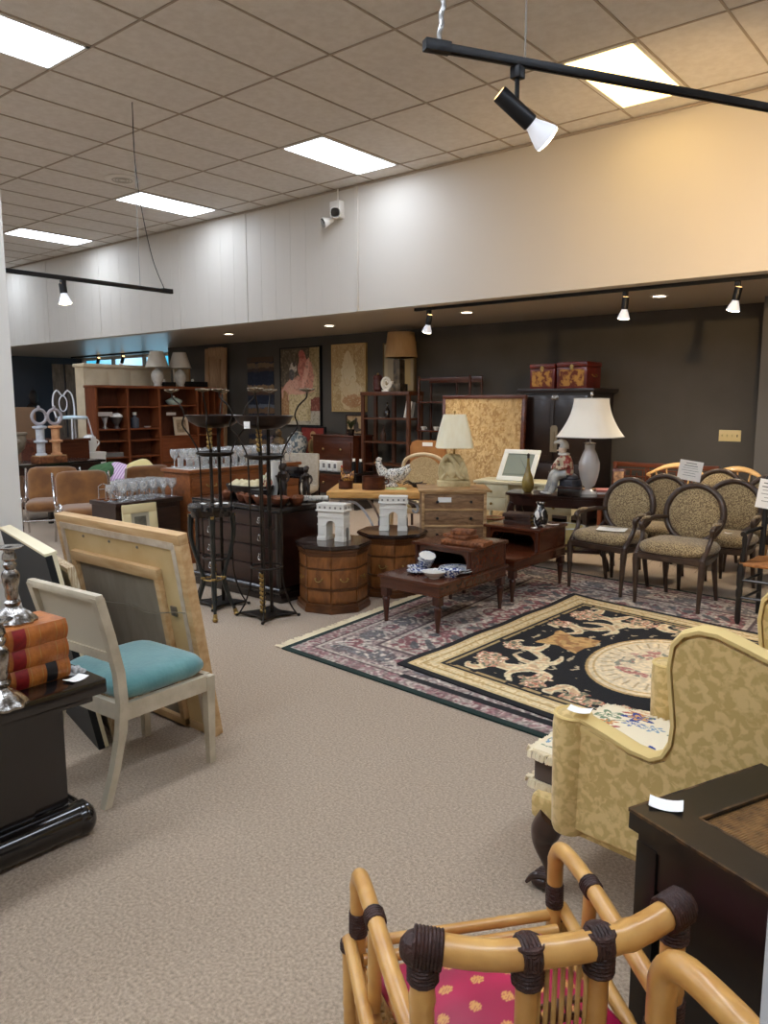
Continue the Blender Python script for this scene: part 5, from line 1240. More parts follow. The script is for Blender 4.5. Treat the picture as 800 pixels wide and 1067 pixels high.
sheet('paper_sign', 'white printed sign propped on the back of an armchair, centre of the chair group', 'sign', .22, .19, (-2.43, 7.52, .885), (-.10, .12, .0))
sheet('paper_sign', 'white printed sign hanging on the black rush chair at the right edge', 'sign', .17, .22, (-1.43, 6.255, .83), (-.05, .12, .05))
sheet('paper_sheet', 'white sheet lying on the seat of the left armchair', 'paper', .24, .15, (-2.62, 6.18, .548), (-1.53, 0, .2), 4)
tagcard('small white price tag on the back rim of an armchair in the rear row', (-2.20, 8.20, .958), 0, (.06, .04))
tagcard('small white price tag on the seat of the armchair behind the foremost one', (-1.84, 6.80, .527), 0, (.06, .04))
# black ladder-back chair with rush seat, right edge
t = thing('rush_seat_chair', 'black ladder-back chair with rush seat at the right edge beside the armchairs', 'chair', (-1.26, 6.08, .0125), 0)
m_blk = mat('black painted wood with wear', (26, 23, 22), .35, col2=(44, 36, 30), scale=16, lo=.55, hi=.8, coat=.3)
for sx in (-1, 1):
    o = MB(); o.lathe([(.014, 0), (.022, .03), (.02, .2), (.024, .25), (.018, .27), (.024, .30), (.024, .42), (.018, .44), (.022, .45), (0, .455)], 12, (sx * .23, -.2, 0)); o.build('front_leg', m_blk, t)
    o = MB(); o.tube([(sx * .19, .20, 0), (sx * .19, .2, .45), (sx * .19, .25, 1.02)], [.016, .021, .018], 10); o.sphere(sx * .19, .255, 1.04, .022, .022, .028, 10); o.build('back_post', m_blk, t)
    o = MB(); o.tube([(sx * .23, -.2, .18), (sx * .19, .2, .18)], .010, 8); o.build('side_stretcher', m_blk, t)
    o = MB(); o.tube([(sx * .23, -.2, .31), (sx * .19, .2, .31)], .010, 8); o.build('side_stretcher', m_blk, t)
    o = MB(); o.lathe([(.014, .45), (.02, .5), (.014, .56), (.02, .62), (.012, .655)], 10, (sx * .23, -.14, 0)); o.tube([(sx * .23, -.19, .665), (sx * .235, -.12, .668), (sx * .20, .22, .67)], [.02, .018, .014], 8, sub=4); o.build('arm', m_blk, t)
for z in (.2, .33): o = MB(); o.tube([(-.23, -.2, z), (.23, -.2, z)], .011, 8); o.build('front_stretcher', m_blk, t)
for z in (.58, .72, .86): o = MB(); o.grid(lambda u, v: (-.19 + .38 * u, .215 + .04 * (z - .45) + .03 * math.sin(PI * u), z + .07 * (v - .5) * (.7 + .5 * math.sin(PI * u))), 12, 3); o.grid(lambda u, v: (-.19 + .38 * u, .225 + .04 * (z - .45) + .03 * math.sin(PI * u), z + .07 * (v - .5) * (.7 + .5 * math.sin(PI * u))), 12, 3); o.build('ladder_slat', m_blk, t)
o = MB()
for k in range(13):
    q = k / 13 * .9; x0, y0 = .235 * (1 - q), .2 * (1 - q)
    o.tube([(-x0, -y0, .445 + .008 * q), (x0, -y0, .445 + .008 * q), (x0 * .86, y0, .445 + .008 * q), (-x0 * .86, y0, .445 + .008 * q)], .0135, 6, closed=True)
o.build('rush_seat', mat('rush cord', (176, 118, 64), .7, col2=(140, 90, 48), scale=30), t)
# pale bentwood chairs behind
m_pale = mat('pale beech', (222, 182, 122), .45, col2=(202, 158, 98), scale=5, stretch=(1, 6, 6), coat=.2)
def pale_chair(label, loc, rz):
    t = thing('captains_chair', label, 'chair', loc, rz, 'pale wooden chairs')
    o = MB(); o.prism([(.24 * math.cos(a), .22 * math.sin(a)) for a in [2 * PI * q / 24 for q in range(24)]], .43, .46, 'Z', bev=.008); o.build('seat', m_pale, t)
    for x in (-1, 1):
        for y in (-1, 1): o = MB(); o.tube([(x * .16, y * .15, .43), (x * .21, y * .2, 0)], [.02, .014], 8); o.build('leg', m_pale, t)
    for z, x in ((.2, 1), (.2, -1)): o = MB(); o.tube([(x * .19, -.17, z), (x * .19, .17, z)], .009, 6); o.build('stretcher', m_pale, t)
    pts = [(.30 * math.cos(a), .05 + .23 * math.sin(a), .80 + .10 * max(0, math.sin(a)) ** 2) for a in [-.35 + (PI + .7) * q / 20 for q in range(21)]]
    o = MB(); o.tube(pts, [.02 + .022 * max(0, math.sin(-.35 + (PI + .7) * q / 20)) ** 3 for q in range(21)], 10, flat=.7); o.build('crest_rail', m_pale, t)
    for q in range(7):
        a = .15 + (PI - .3) * q / 6
        o = MB(); o.tube([(.2 * math.cos(a), .02 + .17 * math.sin(a), .45), (.295 * math.cos(a), .05 + .225 * math.sin(a), .80 + .09 * math.sin(a) ** 2)], .009, 6); o.build('spindle', m_pale, t)
    return t
a = pale_chair('pale wooden spindle chair behind the armchairs, the one with the highest visible back', (-2.36, 8.72, 0), .05)
dup(a, (-3.02, 8.86, 0), .15, 'pale wooden spindle chair behind the armchairs, left of the white paper sign')
dup(a, (-1.80, 8.35, 0), -.25, 'pale wooden spindle chair behind the armchairs, nearest the right edge')
# bench with fretwork back
t = thing('fretwork_bench', 'reddish wooden bench with lattice fretwork back against the dark wall', 'bench', (-3.45, 9.52, 0), 0)
m_rosew = wood('orange brown rosewood', (120, 62, 34), (86, 42, 22), .35)
o = MB(); o.box(0, -.02, .38, 1.36, .5, .05, bev=.008); o.build('seat', m_rosew, t)
for x in (-.64, .64):
    for y in (-.22, .22): o = MB(); o.box(x, y, 0, .05, .05, .38 if y < 0 else .86, bev=.004); o.build('leg', m_rosew, t)
o = MB(); o.box(0, .22, .80, 1.3, .04, .06, bev=.005); o.box(0, .22, .50, 1.3, .035, .04); o.build('back_rail', m_rosew, t)
for c0 in (-.43, 0, .43):
    o = MB()
    for x in (-.2, .2): o.box(c0 + x, .22, .54, .018, .022, .26)
    for z in (.58, .67, .76): o.box(c0, .22, z, .40, .02, .014)
    for k in range(5): o.box(c0 - .16 + .08 * k, .22, .58 + .045 * (k % 2), .014, .02, .10 + .09 * ((k + 1) % 2))
    o.build('fretwork_panel', m_rosew, t)
t = thing('framed_picture', 'tiny framed picture propped at the left end of the fretwork bench', 'picture frame', (-3.90, 9.40, .431), .2)
o = MB(); o.box(0, 0, 0, .16, .02, .36, bev=.003, rx=-.08); o.build('frame', m_redwood, t)
o = MB(); o.box(0, -.012, .03, .12, .004, .30, rx=-.08); o.build('picture', mat('small print', (190, 150, 110), .6, col2=(90, 60, 50), scale=14), t)

# ------------------------------------------------------------------ console table with crystal lamp, figurine, vase
t = thing('console_table', 'dark shaped console table holding the crystal lamp and the clown figurine', 'table', (-3.50, 7.03, 0), math.radians(13))
W_ = 1.12
o = MB(); ol = [(-W_ / 2, .22), (-W_ / 2, -.08), (-W_ / 2 + .08, -.16), (-.2, -.22), (.2, -.22), (W_ / 2 - .08, -.16), (W_ / 2, -.08), (W_ / 2, .22)]
o.prism(ol, .69, .72, 'Z', bev=.008); o.build('top', m_darkwood, t)
o = MB(); o.prism([(x * .93, y * .9) for x, y in ol], .60, .69, 'Z', bev=.004); o.build('apron', m_darkwood, t)
o = MB(); o.prism([(x * .86, y * .86) for x, y in ol], .16, .19, 'Z', bev=.006); o.build('lower_shelf', m_darkwood, t)
for x in (-1, 1):
    for y in (-.12, .17):
        o = MB(); o.tube([(x * .47, y, .62), (x * .49, y, .52), (x * .42, y, .42), (x * .36, y, .32), (x * .42, y, .2), (x * .48, y, .1), (x * .49, y, 0)], [.035, .042, .03, .022, .026, .02, .028], 10, sub=4); o.build('scroll_leg', m_darkwood, t)
zc = .7205
t = thing('table_lamp', 'cut crystal table lamp with white bell shade on the console table', 'lamp', (-3.20, 6.99, zc))
o = MB(); o.lathe([(0, 0), (.085, 0), (.085, .03), (.06, .05), (.035, .07), (.035, .09), (.06, .11), (.085, .19), (.10, .27), (.098, .33), (.07, .41), (.048, .46), (.05, .50), (.03, .52), (0, .52)], 28, flute=.05, nf=14); o.build('crystal_body', m_crystal, t)
o = MB(); o.tube([(0, 0, .02), (0, 0, .96)], .007, 8); o.lathe([(.05, 0), (.062, .0), (.03, .012)], 20, (0, 0, .515)); o.sphere(0, 0, .985, .017, .017, .022, 10); o.build('brass_stem', m_chrome, t)
o = MB()
def bell(u, v):
    a = 2 * PI * u; k = (abs(math.cos(a)) ** 3.2 + abs(math.sin(a)) ** 3.2) ** (-1 / 3.2); r = .15 + .13 * (1 - v) ** 1.9 + .008 * (1 - v)
    return (r * k * math.cos(a), r * k * math.sin(a), .58 + .36 * v)
o.grid(bell, 48, 14, cu=True); sh = o.build('lamp_shade', mat('white silk shade', (250, 245, 232), .8, sheen=.3), t)
for zz, rr in ((.58, .288), (.94, .15)):
    o = MB(); o.tube([((rr) * ((abs(math.cos(a)) ** 3.2 + abs(math.sin(a)) ** 3.2) ** (-1 / 3.2)) * math.cos(a), rr * ((abs(math.cos(a)) ** 3.2 + abs(math.sin(a)) ** 3.2) ** (-1 / 3.2)) * math.sin(a), zz) for a in [2 * PI * q / 48 for q in range(48)]], .006, 6, closed=True)
    o.build('shade_trim', m_china, sh)
# clown figurine sitting
t = thing('clown_figurine', 'porcelain clown figurine in harlequin clothes on the console table', 'figurine', (-3.46, 6.95, zc), -.25)
m_harl = mat('harlequin glaze', (150, 60, 52), .35, col2=(206, 190, 160), scale=22, lo=.47, hi=.53, coat=.3)
m_pgrey = mat('grey white glaze', (206, 202, 190), .3, col2=(150, 150, 150), scale=14, coat=.3)
o = MB(); o.box(.09, .02, 0, .17, .16, .16, bev=.02); o.sphere(.08, .03, .17, .08, .07, .05, 10); o.build('seat_block', mat('dark glaze', (40, 38, 44), .3, col2=(70, 74, 84), scale=9, coat=.4), t)
o = MB()
o.tube([(.05, 0, .22), (-.05, -.06, .21), (-.08, -.08, .12), (-.11, -.10, .03)], [.045, .042, .036, .03], 12, sub=4); o.tube([(.07, -.03, .22), (0, -.09, .19), (-.01, -.10, .1), (-.04, -.12, .03)], [.045, .042, .034, .028], 12, sub=4)
o.sphere(-.135, -.115, .018, .045, .024, .018, 10); o.sphere(-.07, -.135, .018, .045, .024, .018, 10); o.build('trousers_and_shoes', m_pgrey, t)
o = MB(); o.tube([(.06, 0, .20), (.05, 0, .30), (.03, -.01, .37), (.02, -.01, .41)], [.06, .065, .06, .025], 14, sub=4)
o.tube([(.08, -.01, .36), (.10, -.04, .30), (.05, -.09, .27), (-.01, -.10, .28)], [.026, .026, .022, .016], 10, sub=4); o.tube([(-.02, -.02, .36), (-.05, -.05, .30), (-.03, -.10, .27)], [.026, .024, .016], 10, sub=4); o.build('harlequin_top', m_harl, t)
o = MB(); o.sphere(.01, -.02, .445, .04, .042, .046, 14); o.sphere(-.02, -.055, .44, .009, .012, .008, 8); o.build('head', mat('porcelain skin', (222, 196, 170), .35, coat=.3), t)
o = MB(); o.tube([(.02, -.01, .46), (.015, -.005, .50), (-.03, -.01, .525), (-.075, -.02, .515)], [.05, .042, .025, .012], 12, sub=4); o.sphere(-.085, -.022, .512, .016, .016, .016, 8); o.build('cap', m_pgrey, t)
o = MB(); o.tube([(.02 + .045 * math.cos(a), -.01 + .045 * math.sin(a), .405) for a in [2 * PI * q / 16 for q in range(16)]], .014, 8, closed=True); o.build('ruff', m_china, t)
t = thing('bottle_vase', 'slim olive gold bottle vase at the left end of the console table', 'vase', (-3.83, 6.93, zc))
o = MB(); o.lathe([(0, 0), (.035, 0), (.058, .04), (.062, .09), (.05, .15), (.028, .21), (.016, .27), (.012, .33), (.014, .345), (.009, .345), (.008, .3), (0, .3)], 24); o.build('body', mat('olive gold glaze', (150, 128, 62), .25, col2=(112, 92, 44), scale=8, coat=.4), t)
o = MB(); o.lathe([(.008, .345), (.014, .35), (.013, .37), (.016, .385), (0, .40)], 14); o.build('stopper', mat('dark stopper', (50, 38, 30), .4), t)
t = thing('jewel_box', 'small dark wooden box on the console table in front of the crystal lamp', 'box', (-3.34, 6.88, zc), .25)
o = MB(); o.box(0, 0, 0, .22, .11, .075, bev=.004); o.build('box_body', m_ebony, t); o = MB(); o.box(0, 0, .076, .228, .118, .022, bev=.006); o.build('lid', m_darkwood, t)
for k, (lb, c_) in enumerate([('lowest', (160, 110, 80)), ('middle', (226, 220, 210)), ('topmost', (190, 120, 110))]):
    t = thing('magazine', 'book lying beside the crystal lamp on the console, %s of the pile' % lb, 'book', (-3.06, 7.17, zc + .022 * k), .3 + .1 * k, 'books by the crystal lamp')
    o = MB(); o.box(0, 0, 0, .26, .19, .004); o.box(0, 0, .017, .26, .19, .004); o.box(0, -.093, .001, .26, .004, .019); o.build('cover', mat('book cover ' + lb, c_, .5), t); o = MB(); o.box(0, 0, .004, .25, .18, .013); o.build('page_block', m_pages, t)
t = thing('wooden_tray', 'orange brown wooden tray standing behind the crystal lamp', 'tray', (-3.36, 7.17, zc), .2)
o = MB(); o.box(0, 0, 0, .3, .16, .05, bev=.01); o.build('tray_body', m_carv, t); o = MB(); o.box(0, 0, .0505, .26, .12, .003); o.build('inlay', m_edge, t)
t = thing('mixing_bowl', 'pale yellow bowl on the lower shelf of the console table', 'bowl', (-3.42, 6.94, .1905))
o = MB(); o.lathe([(0, 0), (.10, 0), (.17, .08), (.20, .20), (.205, .22), (.19, .22), (.155, .09), (0, .02)], 28); o.build('bowl_body', mat('pale yellow ceramic', (214, 196, 130), .3, coat=.3), t); o = MB(); o.tube([(.203 * math.cos(a), .203 * math.sin(a), .222) for a in [2 * PI * q / 28 for q in range(28)]], .007, 6, closed=True); o.build('rim', m_china, t)
# ------------------------------------------------------------------ white vanity with mirror
t = thing('vanity_desk', 'cream painted desk with small drawers carrying the leaning mirror', 'desk', (-4.22, 7.66, 0), math.radians(10))
m_van = mat('cream enamel paint', (212, 204, 172), .5, col2=(196, 186, 150), scale=6)
o = MB(); o.box(0, 0, .725, 1.16, .46, .03, bev=.006); o.build('desk_top', m_van, t)
o = MB(); o.box(-.36, 0, .42, .38, .42, .30); o.box(.36, 0, .42, .38, .42, .30); o.box(0, .02, .62, .4, .36, .10); o.build('carcass', m_van, t)
for x in (-.36, .36):
    for z in (.44, .58):
        o = MB(); o.box(x, -.215, z, .34, .016, .12, bev=.004); d = o.build('drawer', m_van, t); o = MB(); o.sphere(x, -.232, z + .06, .016, .014, .016, 10); o.build('knob', m_brass, d)
for x in (-.52, -.2, .2, .52):
    for y in (-.18, .18): o = MB(); o.tube([(x, y, .42), (x, y, 0)], [.024, .014], 8); o.build('leg', m_van, t)
Lm = Matrix.Translation((-.10, -.05, .756)) @ Matrix.Rotation(-.30, 4, 'X')
t2 = thing('leaning_mirror', 'white framed mirror leaning back on the cream desk', 'mirror', (-4.32, 7.50, .758), math.radians(4)); Lm = Matrix.Rotation(-.58, 4, 'X')
o = MB(); W_, H_ = .44, .40
for x, z, sx, sz in [(0, 0, W_, .055), (0, H_ - .055, W_, .055), (-W_ / 2 + .0275, .055, .055, H_ - .11), (W_ / 2 - .0275, .055, .055, H_ - .11)]: o.box(x, 0, z, sx, .025, sz, bev=.003)
o.xf(Lm); o.build('mirror_frame', mat('white gloss frame', (228, 226, 214), .4), t2)
o = MB(); o.box(0, .002, .05, W_ - .1, .008, H_ - .1); o.xf(Lm); o.build('mirror_glass', mat('grey green mirror glass', (132, 138, 122), .45), t2)  # matte grey green base colour in place of a mirror finish
o = MB(); o.tube([(-.16, -.006, .08), (.16, -.006, .09), (-.02, -.006, .32), (.14, -.006, .10)], .0018, 5); o.xf(Lm); o.build('hanging_cord', m_black, t2)
t = thing('plastic_bottle', 'small clear bottle on the cream desk behind the mirror', 'bottle', (-3.98, 7.74, .7555)); o = MB(); o.lathe([(0, 0), (.03, 0), (.03, .10), (.012, .13), (.012, .15), (0, .15)], 16); o.build('body', m_glass, t); o = MB(); o.lathe([(.014, .15), (.014, .175), (0, .175)], 12); o.build('cap', m_white, t)
t = thing('ceramic_jar', 'pale olive jar standing on the floor beside the cream desk', 'jar', (-3.93, 6.46, 0)); o = MB(); o.lathe([(0, 0), (.10, 0), (.14, .12), (.16, .3), (.13, .42), (.09, .46), (.1, .5), (.08, .5), (.07, .44), (0, .40)], 24); o.build('body', mat('olive jar glaze', (170, 152, 96), .4, col2=(130, 112, 70), scale=8, coat=.3), t); o = MB(); o.tube([(.095 * math.cos(a), .095 * math.sin(a), .5) for a in [2 * PI * q / 24 for q in range(24)]], .01, 6, closed=True); o.build('rim', m_pod, t)

# ------------------------------------------------------------------ tapestry panel and black cabinet with red chests
h_, w_ = 180, 150; n1 = vnoise(h_, w_, 7, 41); n2 = vnoise(h_, w_, 3, 42); n3 = vnoise(h_, w_, 26, 43)
img = np.zeros((h_, w_, 3)); img[:] = (186, 160, 116)
yy, xx = np.mgrid[0:h_, 0:w_]; fb = .5 * n3 + .3 * n1 + .2 * n2; w5 = vnoise(h_, w_, 2, 44)
vein = np.abs(np.sin(xx * .16 + 7 * n3 + 5 * n1) + np.cos(yy * .13 + 7 * n3 + 3 * n1))
img += (fb - .5)[..., None] * np.array((70., 70., 60.)); img += (w5 - .5)[..., None] * 16
put(img, (n1 > .52) & (n3 > .42) & (w5 > .35), (150, 118, 72), .55); put(img, (vein < .10), (134, 102, 62), .5); put(img, (n2 > .66) & (n3 > .45), (124, 94, 56), .5)
t = thing('tapestry_panel', 'large framed tan floral tapestry panel leaning beside the black cabinet', 'tapestry', (-5.78, 9.06, 0), .0)
La = .045
painted('woven_picture', img, (-.62, .02, .03), (1.24, 0, 0), (0, .075, 1.66), (0, -.02, 0), vmat('tapestry wool', .9), t)
o = MB()
for x, z, sx, sz in [(0, 0, 1.34, .05), (0, 1.68, 1.34, .05), (-.645, .05, .05, 1.63), (.645, .05, .05, 1.63)]: o.box(x, .012, z, sx, .05, sz, bev=.004)
o.xf(Matrix.Rotation(-La, 4, 'X')); o.build('frame', m_redwood, t)
o = MB(); o.box(0, .03, .02, 1.28, .012, 1.68); o.xf(Matrix.Rotation(-La, 4, 'X')); o.build('backing', m_back, t)
t = thing('wedding_cabinet', 'tall black lacquered cabinet with brass lock plate against the dark wall', 'cabinet', (-4.74, 9.61, 0), 0)
m_cab = mat('black brown lacquer', (34, 22, 19), .3, col2=(24, 15, 13), scale=5, coat=.3)
o = MB(); o.box(0, 0, .1, .98, .70, 1.66); o.build('carcass', m_cab, t)
o = MB(); o.box(0, -.01, 1.76, 1.10, .78, .05, bev=.012); o.box(0, 0, 1.74, 1.03, .73, .03); o.build('cornice', m_cab, t)
for x in (-.46, .46):
    for y in (-.32, .32): o = MB(); o.box(x, y, 0, .06, .06, .1); o.build('foot', m_cab, t)
for sx in (-1, 1):
    o = MB(); o.box(sx * .235, -.356, .86, .44, .022, .86, bev=.005); d = o.build('door', m_cab, t)
    o = MB(); o.box(sx * .235, -.369, .93, .34, .006, .72, bev=.002); o.build('door_panel', m_cab, d)
    o = MB(); o.box(sx * .235, -.356, .46, .44, .022, .36, bev=.005); d = o.build('lower_door', m_cab, t)
    o = MB(); o.sphere(sx * .04 + .0, -.375, .70, .022, .006, .03, 10); o.tube([(sx * .04, -.378, .69), (sx * .04, -.388, .66), (sx * .04, -.378, .63)], .006, 6); o.build('lock_plate', m_silver, d)
o = MB(); o.prism([(-.05, .98), (.05, .98), (.05, 1.30), (.03, 1.33), (-.03, 1.33), (-.05, 1.30)], -.378, -.371, 'Y'); o.tube([(0, -.38, 1.25), (0, -.385, 1.02)], .012, 8); o.build('brass_lock_plate', mat('aged brass plate', (142, 132, 112), .35, metal=.7), t)
o = MB(); o.sphere(0, -.372, 1.69, .06, .006, .035, 10); o.build('ornament', m_silver, t)
m_redl = mat('red lacquer', (112, 36, 24), .35, col2=(78, 22, 16), scale=7, coat=.3)
m_gil = mat('gilt painting', (176, 128, 60), .45, metal=.3, col2=(100, 44, 24), scale=16, lo=.45, hi=.58)
def red_chest(label, loc, w, d, h):
    t = thing('lacquer_chest', label, 'chest', loc, 0, 'red lacquer chests')
    o = MB(); o.box(0, 0, 0, w, d, h * .76, bev=.005); o.build('chest_body', m_redl, t)
    o = MB(); o.box(0, 0, h * .77, w + .02, d + .02, h * .19, bev=.02); o.build('lid', m_redl, t)
    o = MB(); o.box(0, -d / 2 - .002, h * .08, w * .82, .006, h * .6); o.build('gilt_panel', m_gil, t)
    o = MB(); o.sphere(0, -d / 2 - .008, h * .76, .03, .006, .04, 10); o.build('clasp', m_brass, t)
    for sx in (-1, 1): o = MB(); o.tube([(sx * (w / 2 + .002), -.06, h * .5), (sx * (w / 2 + .025), -.05, h * .42), (sx * (w / 2 + .025), .05, h * .42), (sx * (w / 2 + .002), .06, h * .5)], .006, 6, sub=3); o.build('side_handle', m_brass, t)
red_chest('small red and gilt lacquer chest on top of the black cabinet, left one', (-4.99, 9.50, 1.811), .36, .32, .34)
red_chest('larger red and gilt lacquer chest on top of the black cabinet, right one', (-4.56, 9.54, 1.811), .42, .42, .355)

# ------------------------------------------------------------------ cane chair and tan chair behind the butcher block
t = thing('cane_back_chair', 'pale cane-back chair with dark plant spray at its foot, behind the butcher block', 'chair', (-5.34, 7.05, 0), .35)
m_pc = mat('limed wood', (222, 198, 158), .5, col2=(200, 172, 130), scale=6)
o = MB(); pts = [(-.24, .23, .45), (-.25, .25, .70), (-.245, .27, .90), (-.17, .28, .985), (0, .285, 1.02), (.17, .28, .985), (.245, .27, .90), (.25, .25, .70), (.24, .23, .45)]
o.tube(pts, .022, 10, sub=5); o.tube([(-.24, .235, .54), (.24, .235, .54)], .018, 8); o.build('back_frame', m_pc, t)
o = MB(); o.grid(lambda u, v: ((u - .5) * .47 * (1 - .35 * max(0, v - .75) * 4 * abs(u - .5) * 2 * .6), .237 + .05 * v, .55 + .44 * v - .10 * (2 * u - 1) ** 2 * v ** 4), 14, 12); o.grid(lambda u, v: ((u - .5) * .47 * (1 - .35 * max(0, v - .75) * 4 * abs(u - .5) * 2 * .6), .243 + .05 * v, .55 + .44 * v - .10 * (2 * u - 1) ** 2 * v ** 4), 14, 12); o.build('cane_panel', mat('pale cane weave', (206, 180, 132), .6, col2=(176, 146, 96), scale=60), t)
o = MB(); o.box(0, 0, .38, .52, .48, .06, bev=.01); o.build('seat_rail', m_pc, t)
o = MB(); o.cushion(0, 0, .42, .50, .46, .11, p=5); o.build('seat', mat('striped seat fabric', (214, 196, 150), .85, col2=(70, 52, 40), scale=3.5, wave='DIAGONAL', dist=6, lo=.45, hi=.55), t)
for x in (-.23, .23):
    for y in (-.21, .22): o = MB(); o.tube([(x, y, .40), (x * 1.02, y * 1.03, .2), (x * .98, y, 0)], [.026, .02, .015], 8, sub=3); o.build('leg', m_pc, t)
t = thing('antler_spray', 'dark twisted branch ornament on the end of the butcher block', 'branch', (-4.75, 6.25, .7605), .5)
o = MB(); r_ = random.Random(9)
for k in range(9):
    a = r_.random() * 6.28; o.tube([(0, 0, .015), (.07 * math.cos(a), .05 * math.sin(a), .04 + .03 * r_.random()), (.13 * math.cos(a + .4), .1 * math.sin(a + .4), .02 + .05 * r_.random())], [.010, .008, .004], 6, sub=3)
o.sphere(0, 0, .02, .035, .035, .02, 8); o.build('branches', m_ebw, t)
t = thing('leather_chair', 'tan leather chair back with a white tag, behind the cane-back chair', 'chair', (-5.93, 7.95, 0), .3)
m_tanl = mat('tan leather', (176, 122, 66), .5, col2=(150, 98, 50), scale=6)
o = MB(); ol = [(-.25, .80), (-.25, 1.05), (-.22, 1.11), (-.16, 1.135), (.16, 1.135), (.22, 1.11), (.25, 1.05), (.25, .80)]; o.prism(ol, .2, .245, 'Y', bev=.012); o.build('back_pad', m_tanl, t)
o = MB(); o.cushion(0, 0, .42, .5, .48, .1, p=6); o.build('seat', m_tanl, t)
for x in (-.22, .22):
    o = MB(); o.tube([(x, .22, 0), (x, .215, .45), (x, .222, .95)], .018, 8); o.build('back_leg', m_darkwood, t); o = MB(); o.tube([(x, -.2, .44), (x, -.2, 0)], [.02, .014], 8); o.build('front_leg', m_darkwood, t)
o = MB(); o.box(0, .197, 1.06, .14, .003, .05); o.build('price_tag', m_paper, t)
def gchair(label, loc, rz):
    t = thing('upholstered_chair', label, 'chair', loc, rz, 'grey upholstered chairs')
    m_ = bpy.data.materials.get('grey linen') or mat('grey linen', (170, 162, 148), .9, col2=(156, 148, 134), scale=30)
    o = MB(); o.box(0, .2, .42, .5, .09, .5, bev=.03, rx=-.12); o.build('backrest', m_, t); o = MB(); o.cushion(0, -.02, .36, .52, .5, .14, p=6); o.build('seat', m_, t)
    for x in (-.22, .22):
        for y in (-.2, .2): o = MB(); o.box(x, y, 0, .04, .04, .40, taper=.7); o.build('leg', m_darkwood, t)
    return t
a = gchair('grey upholstered chair whose back shows behind the black dresser figurines', (-7.72, 7.45, 0), .5)
dup(a, (-8.35, 7.3, 0), .6, 'grey upholstered chair half hidden behind the white ribbed vase')
# ------------------------------------------------------------------ paintings and textile on the dark wall
def canvas(name, label, cat, img, x0, x1, z0, z1, y, fr=None, th=.04, hang=True):
    t = thing(name, label, cat, ((x0 + x1) / 2, y, z0)); w, h = x1 - x0, z1 - z0
    painted('painted_canvas', img, (-w / 2, 0, 0), (w, 0, 0), (0, 0, h), (0, -th, 0), vmat(label[:14] + ' paint', .6), t)
    if fr is not None:
        o = MB(); k = .022
        for x, z, sx, sz in [(0, -k, w + 2 * k, k), (0, h, w + 2 * k, k), (-w / 2 - k / 2, 0, k, h), (w / 2 + k / 2, 0, k, h)]: o.box(x, -th / 2 - .004, z, sx, th + .012, sz)
        o.build('frame', fr, t)
    return t
# abstract figure painting in pink
h_, w_ = 200, 150; yy, xx = np.mgrid[0:h_, 0:w_]; u = xx / w_; v = yy / h_; n1 = vnoise(h_, w_, 9, 51); n2 = vnoise(h_, w_, 4, 52); n3 = vnoise(h_, w_, 30, 53)
def ell(cx, cy, rx, ry, rot=0, rag=.12):
    dx, dy = u - cx, (v - cy) * 1.35; c, s_ = math.cos(rot), math.sin(rot); a, b = dx * c + dy * s_, -dx * s_ + dy * c
    return np.hypot(a / rx, b / (ry * 1.35)) + rag * (n1 - .5) * 2 < 1
img = np.zeros((h_, w_, 3)); img[:] = (84, 74, 58); put(img, u > .72 + .08 * (n3 - .5), (156, 138, 96)); put(img, (n1 > .6) & (u < .5), (104, 92, 74), .7); put(img, v < .18 + .03 * n1, (176, 168, 150)); put(img, (u > .74) & (v > .18) & (v < .36), (122, 62, 46))
put(img, ell(.80, .52, .12, .2), (186, 166, 124)); put(img, (u < .22) & (v < .5) & (v > .12), (150, 112, 74))
put(img, ell(.42, .50, .40, .13, .25), (196, 140, 120)); put(img, ell(.25, .45, .25, .12, .7), (206, 156, 136)); put(img, ell(.66, .58, .17, .24, -.15), (200, 138, 118)); put(img, ell(.58, .74, .13, .17), (196, 120, 104)); put(img, ell(.55, .91, .08, .06), (186, 98, 88)); put(img, ell(.64, .66, .06, .2, -.3), (216, 162, 142))
put(img, ell(.32, .74, .09, .07), (206, 196, 180)); put(img, ell(.29, .66, .07, .07), (88, 84, 82)); put(img, ell(.36, .80, .04, .04), (70, 60, 54))
tub = (np.abs(u - .48) < .29 - .05 * (.42 - v)) & (v < .43) & (v > .05); put(img, tub, (196, 178, 134)); put(img, tub & (u > .68), (180, 160, 116)); put(img, tub & (n2 > .66), (206, 190, 150), .7)
put(img, ell(.45, .44, .38, .045, .02), (208, 158, 136)); put(img, ell(.12, .3, .07, .16, .1), (160, 120, 80)); put(img, (n2 > .70), (220, 200, 172), .22); put(img, (n2 < .28), (70, 58, 48), .25)
canvas('figure_painting', 'tall painting of a loosely brushed pink figure above a pale tub, on the dark wall', 'painting', img, -10.88, -9.86, 1.22, 2.62, YW - .003, m_black)
# pale sketchy figure painting
h_, w_ = 180, 120; yy, xx = np.mgrid[0:h_, 0:w_]; u = xx / w_; v = yy / h_; n1 = vnoise(h_, w_, 8, 61); n2 = vnoise(h_, w_, 3, 62); n3 = vnoise(h_, w_, 26, 63)
img = np.zeros((h_, w_, 3)); img[:] = (178, 152, 106); put(img, n3 > .55, (190, 166, 122), .8); put(img, n1 > .62, (166, 136, 90), .6); put(img, ell(.50, .52, .22, .34, .1), (208, 192, 154)); put(img, ell(.47, .82, .09, .09), (212, 198, 162)); put(img, ell(.55, .34, .34, .14, -.2), (206, 186, 146)); put(img, ell(.42, .18, .16, .18, .2), (204, 182, 140)); put(img, ell(.62, .15, .3, .1), (160, 104, 62), .6)
put(img, np.abs(np.sin(9 * u + 5 * n3 + 4 * v)) < .07, (140, 108, 66), .6); put(img, n2 > .74, (214, 200, 166), .5)
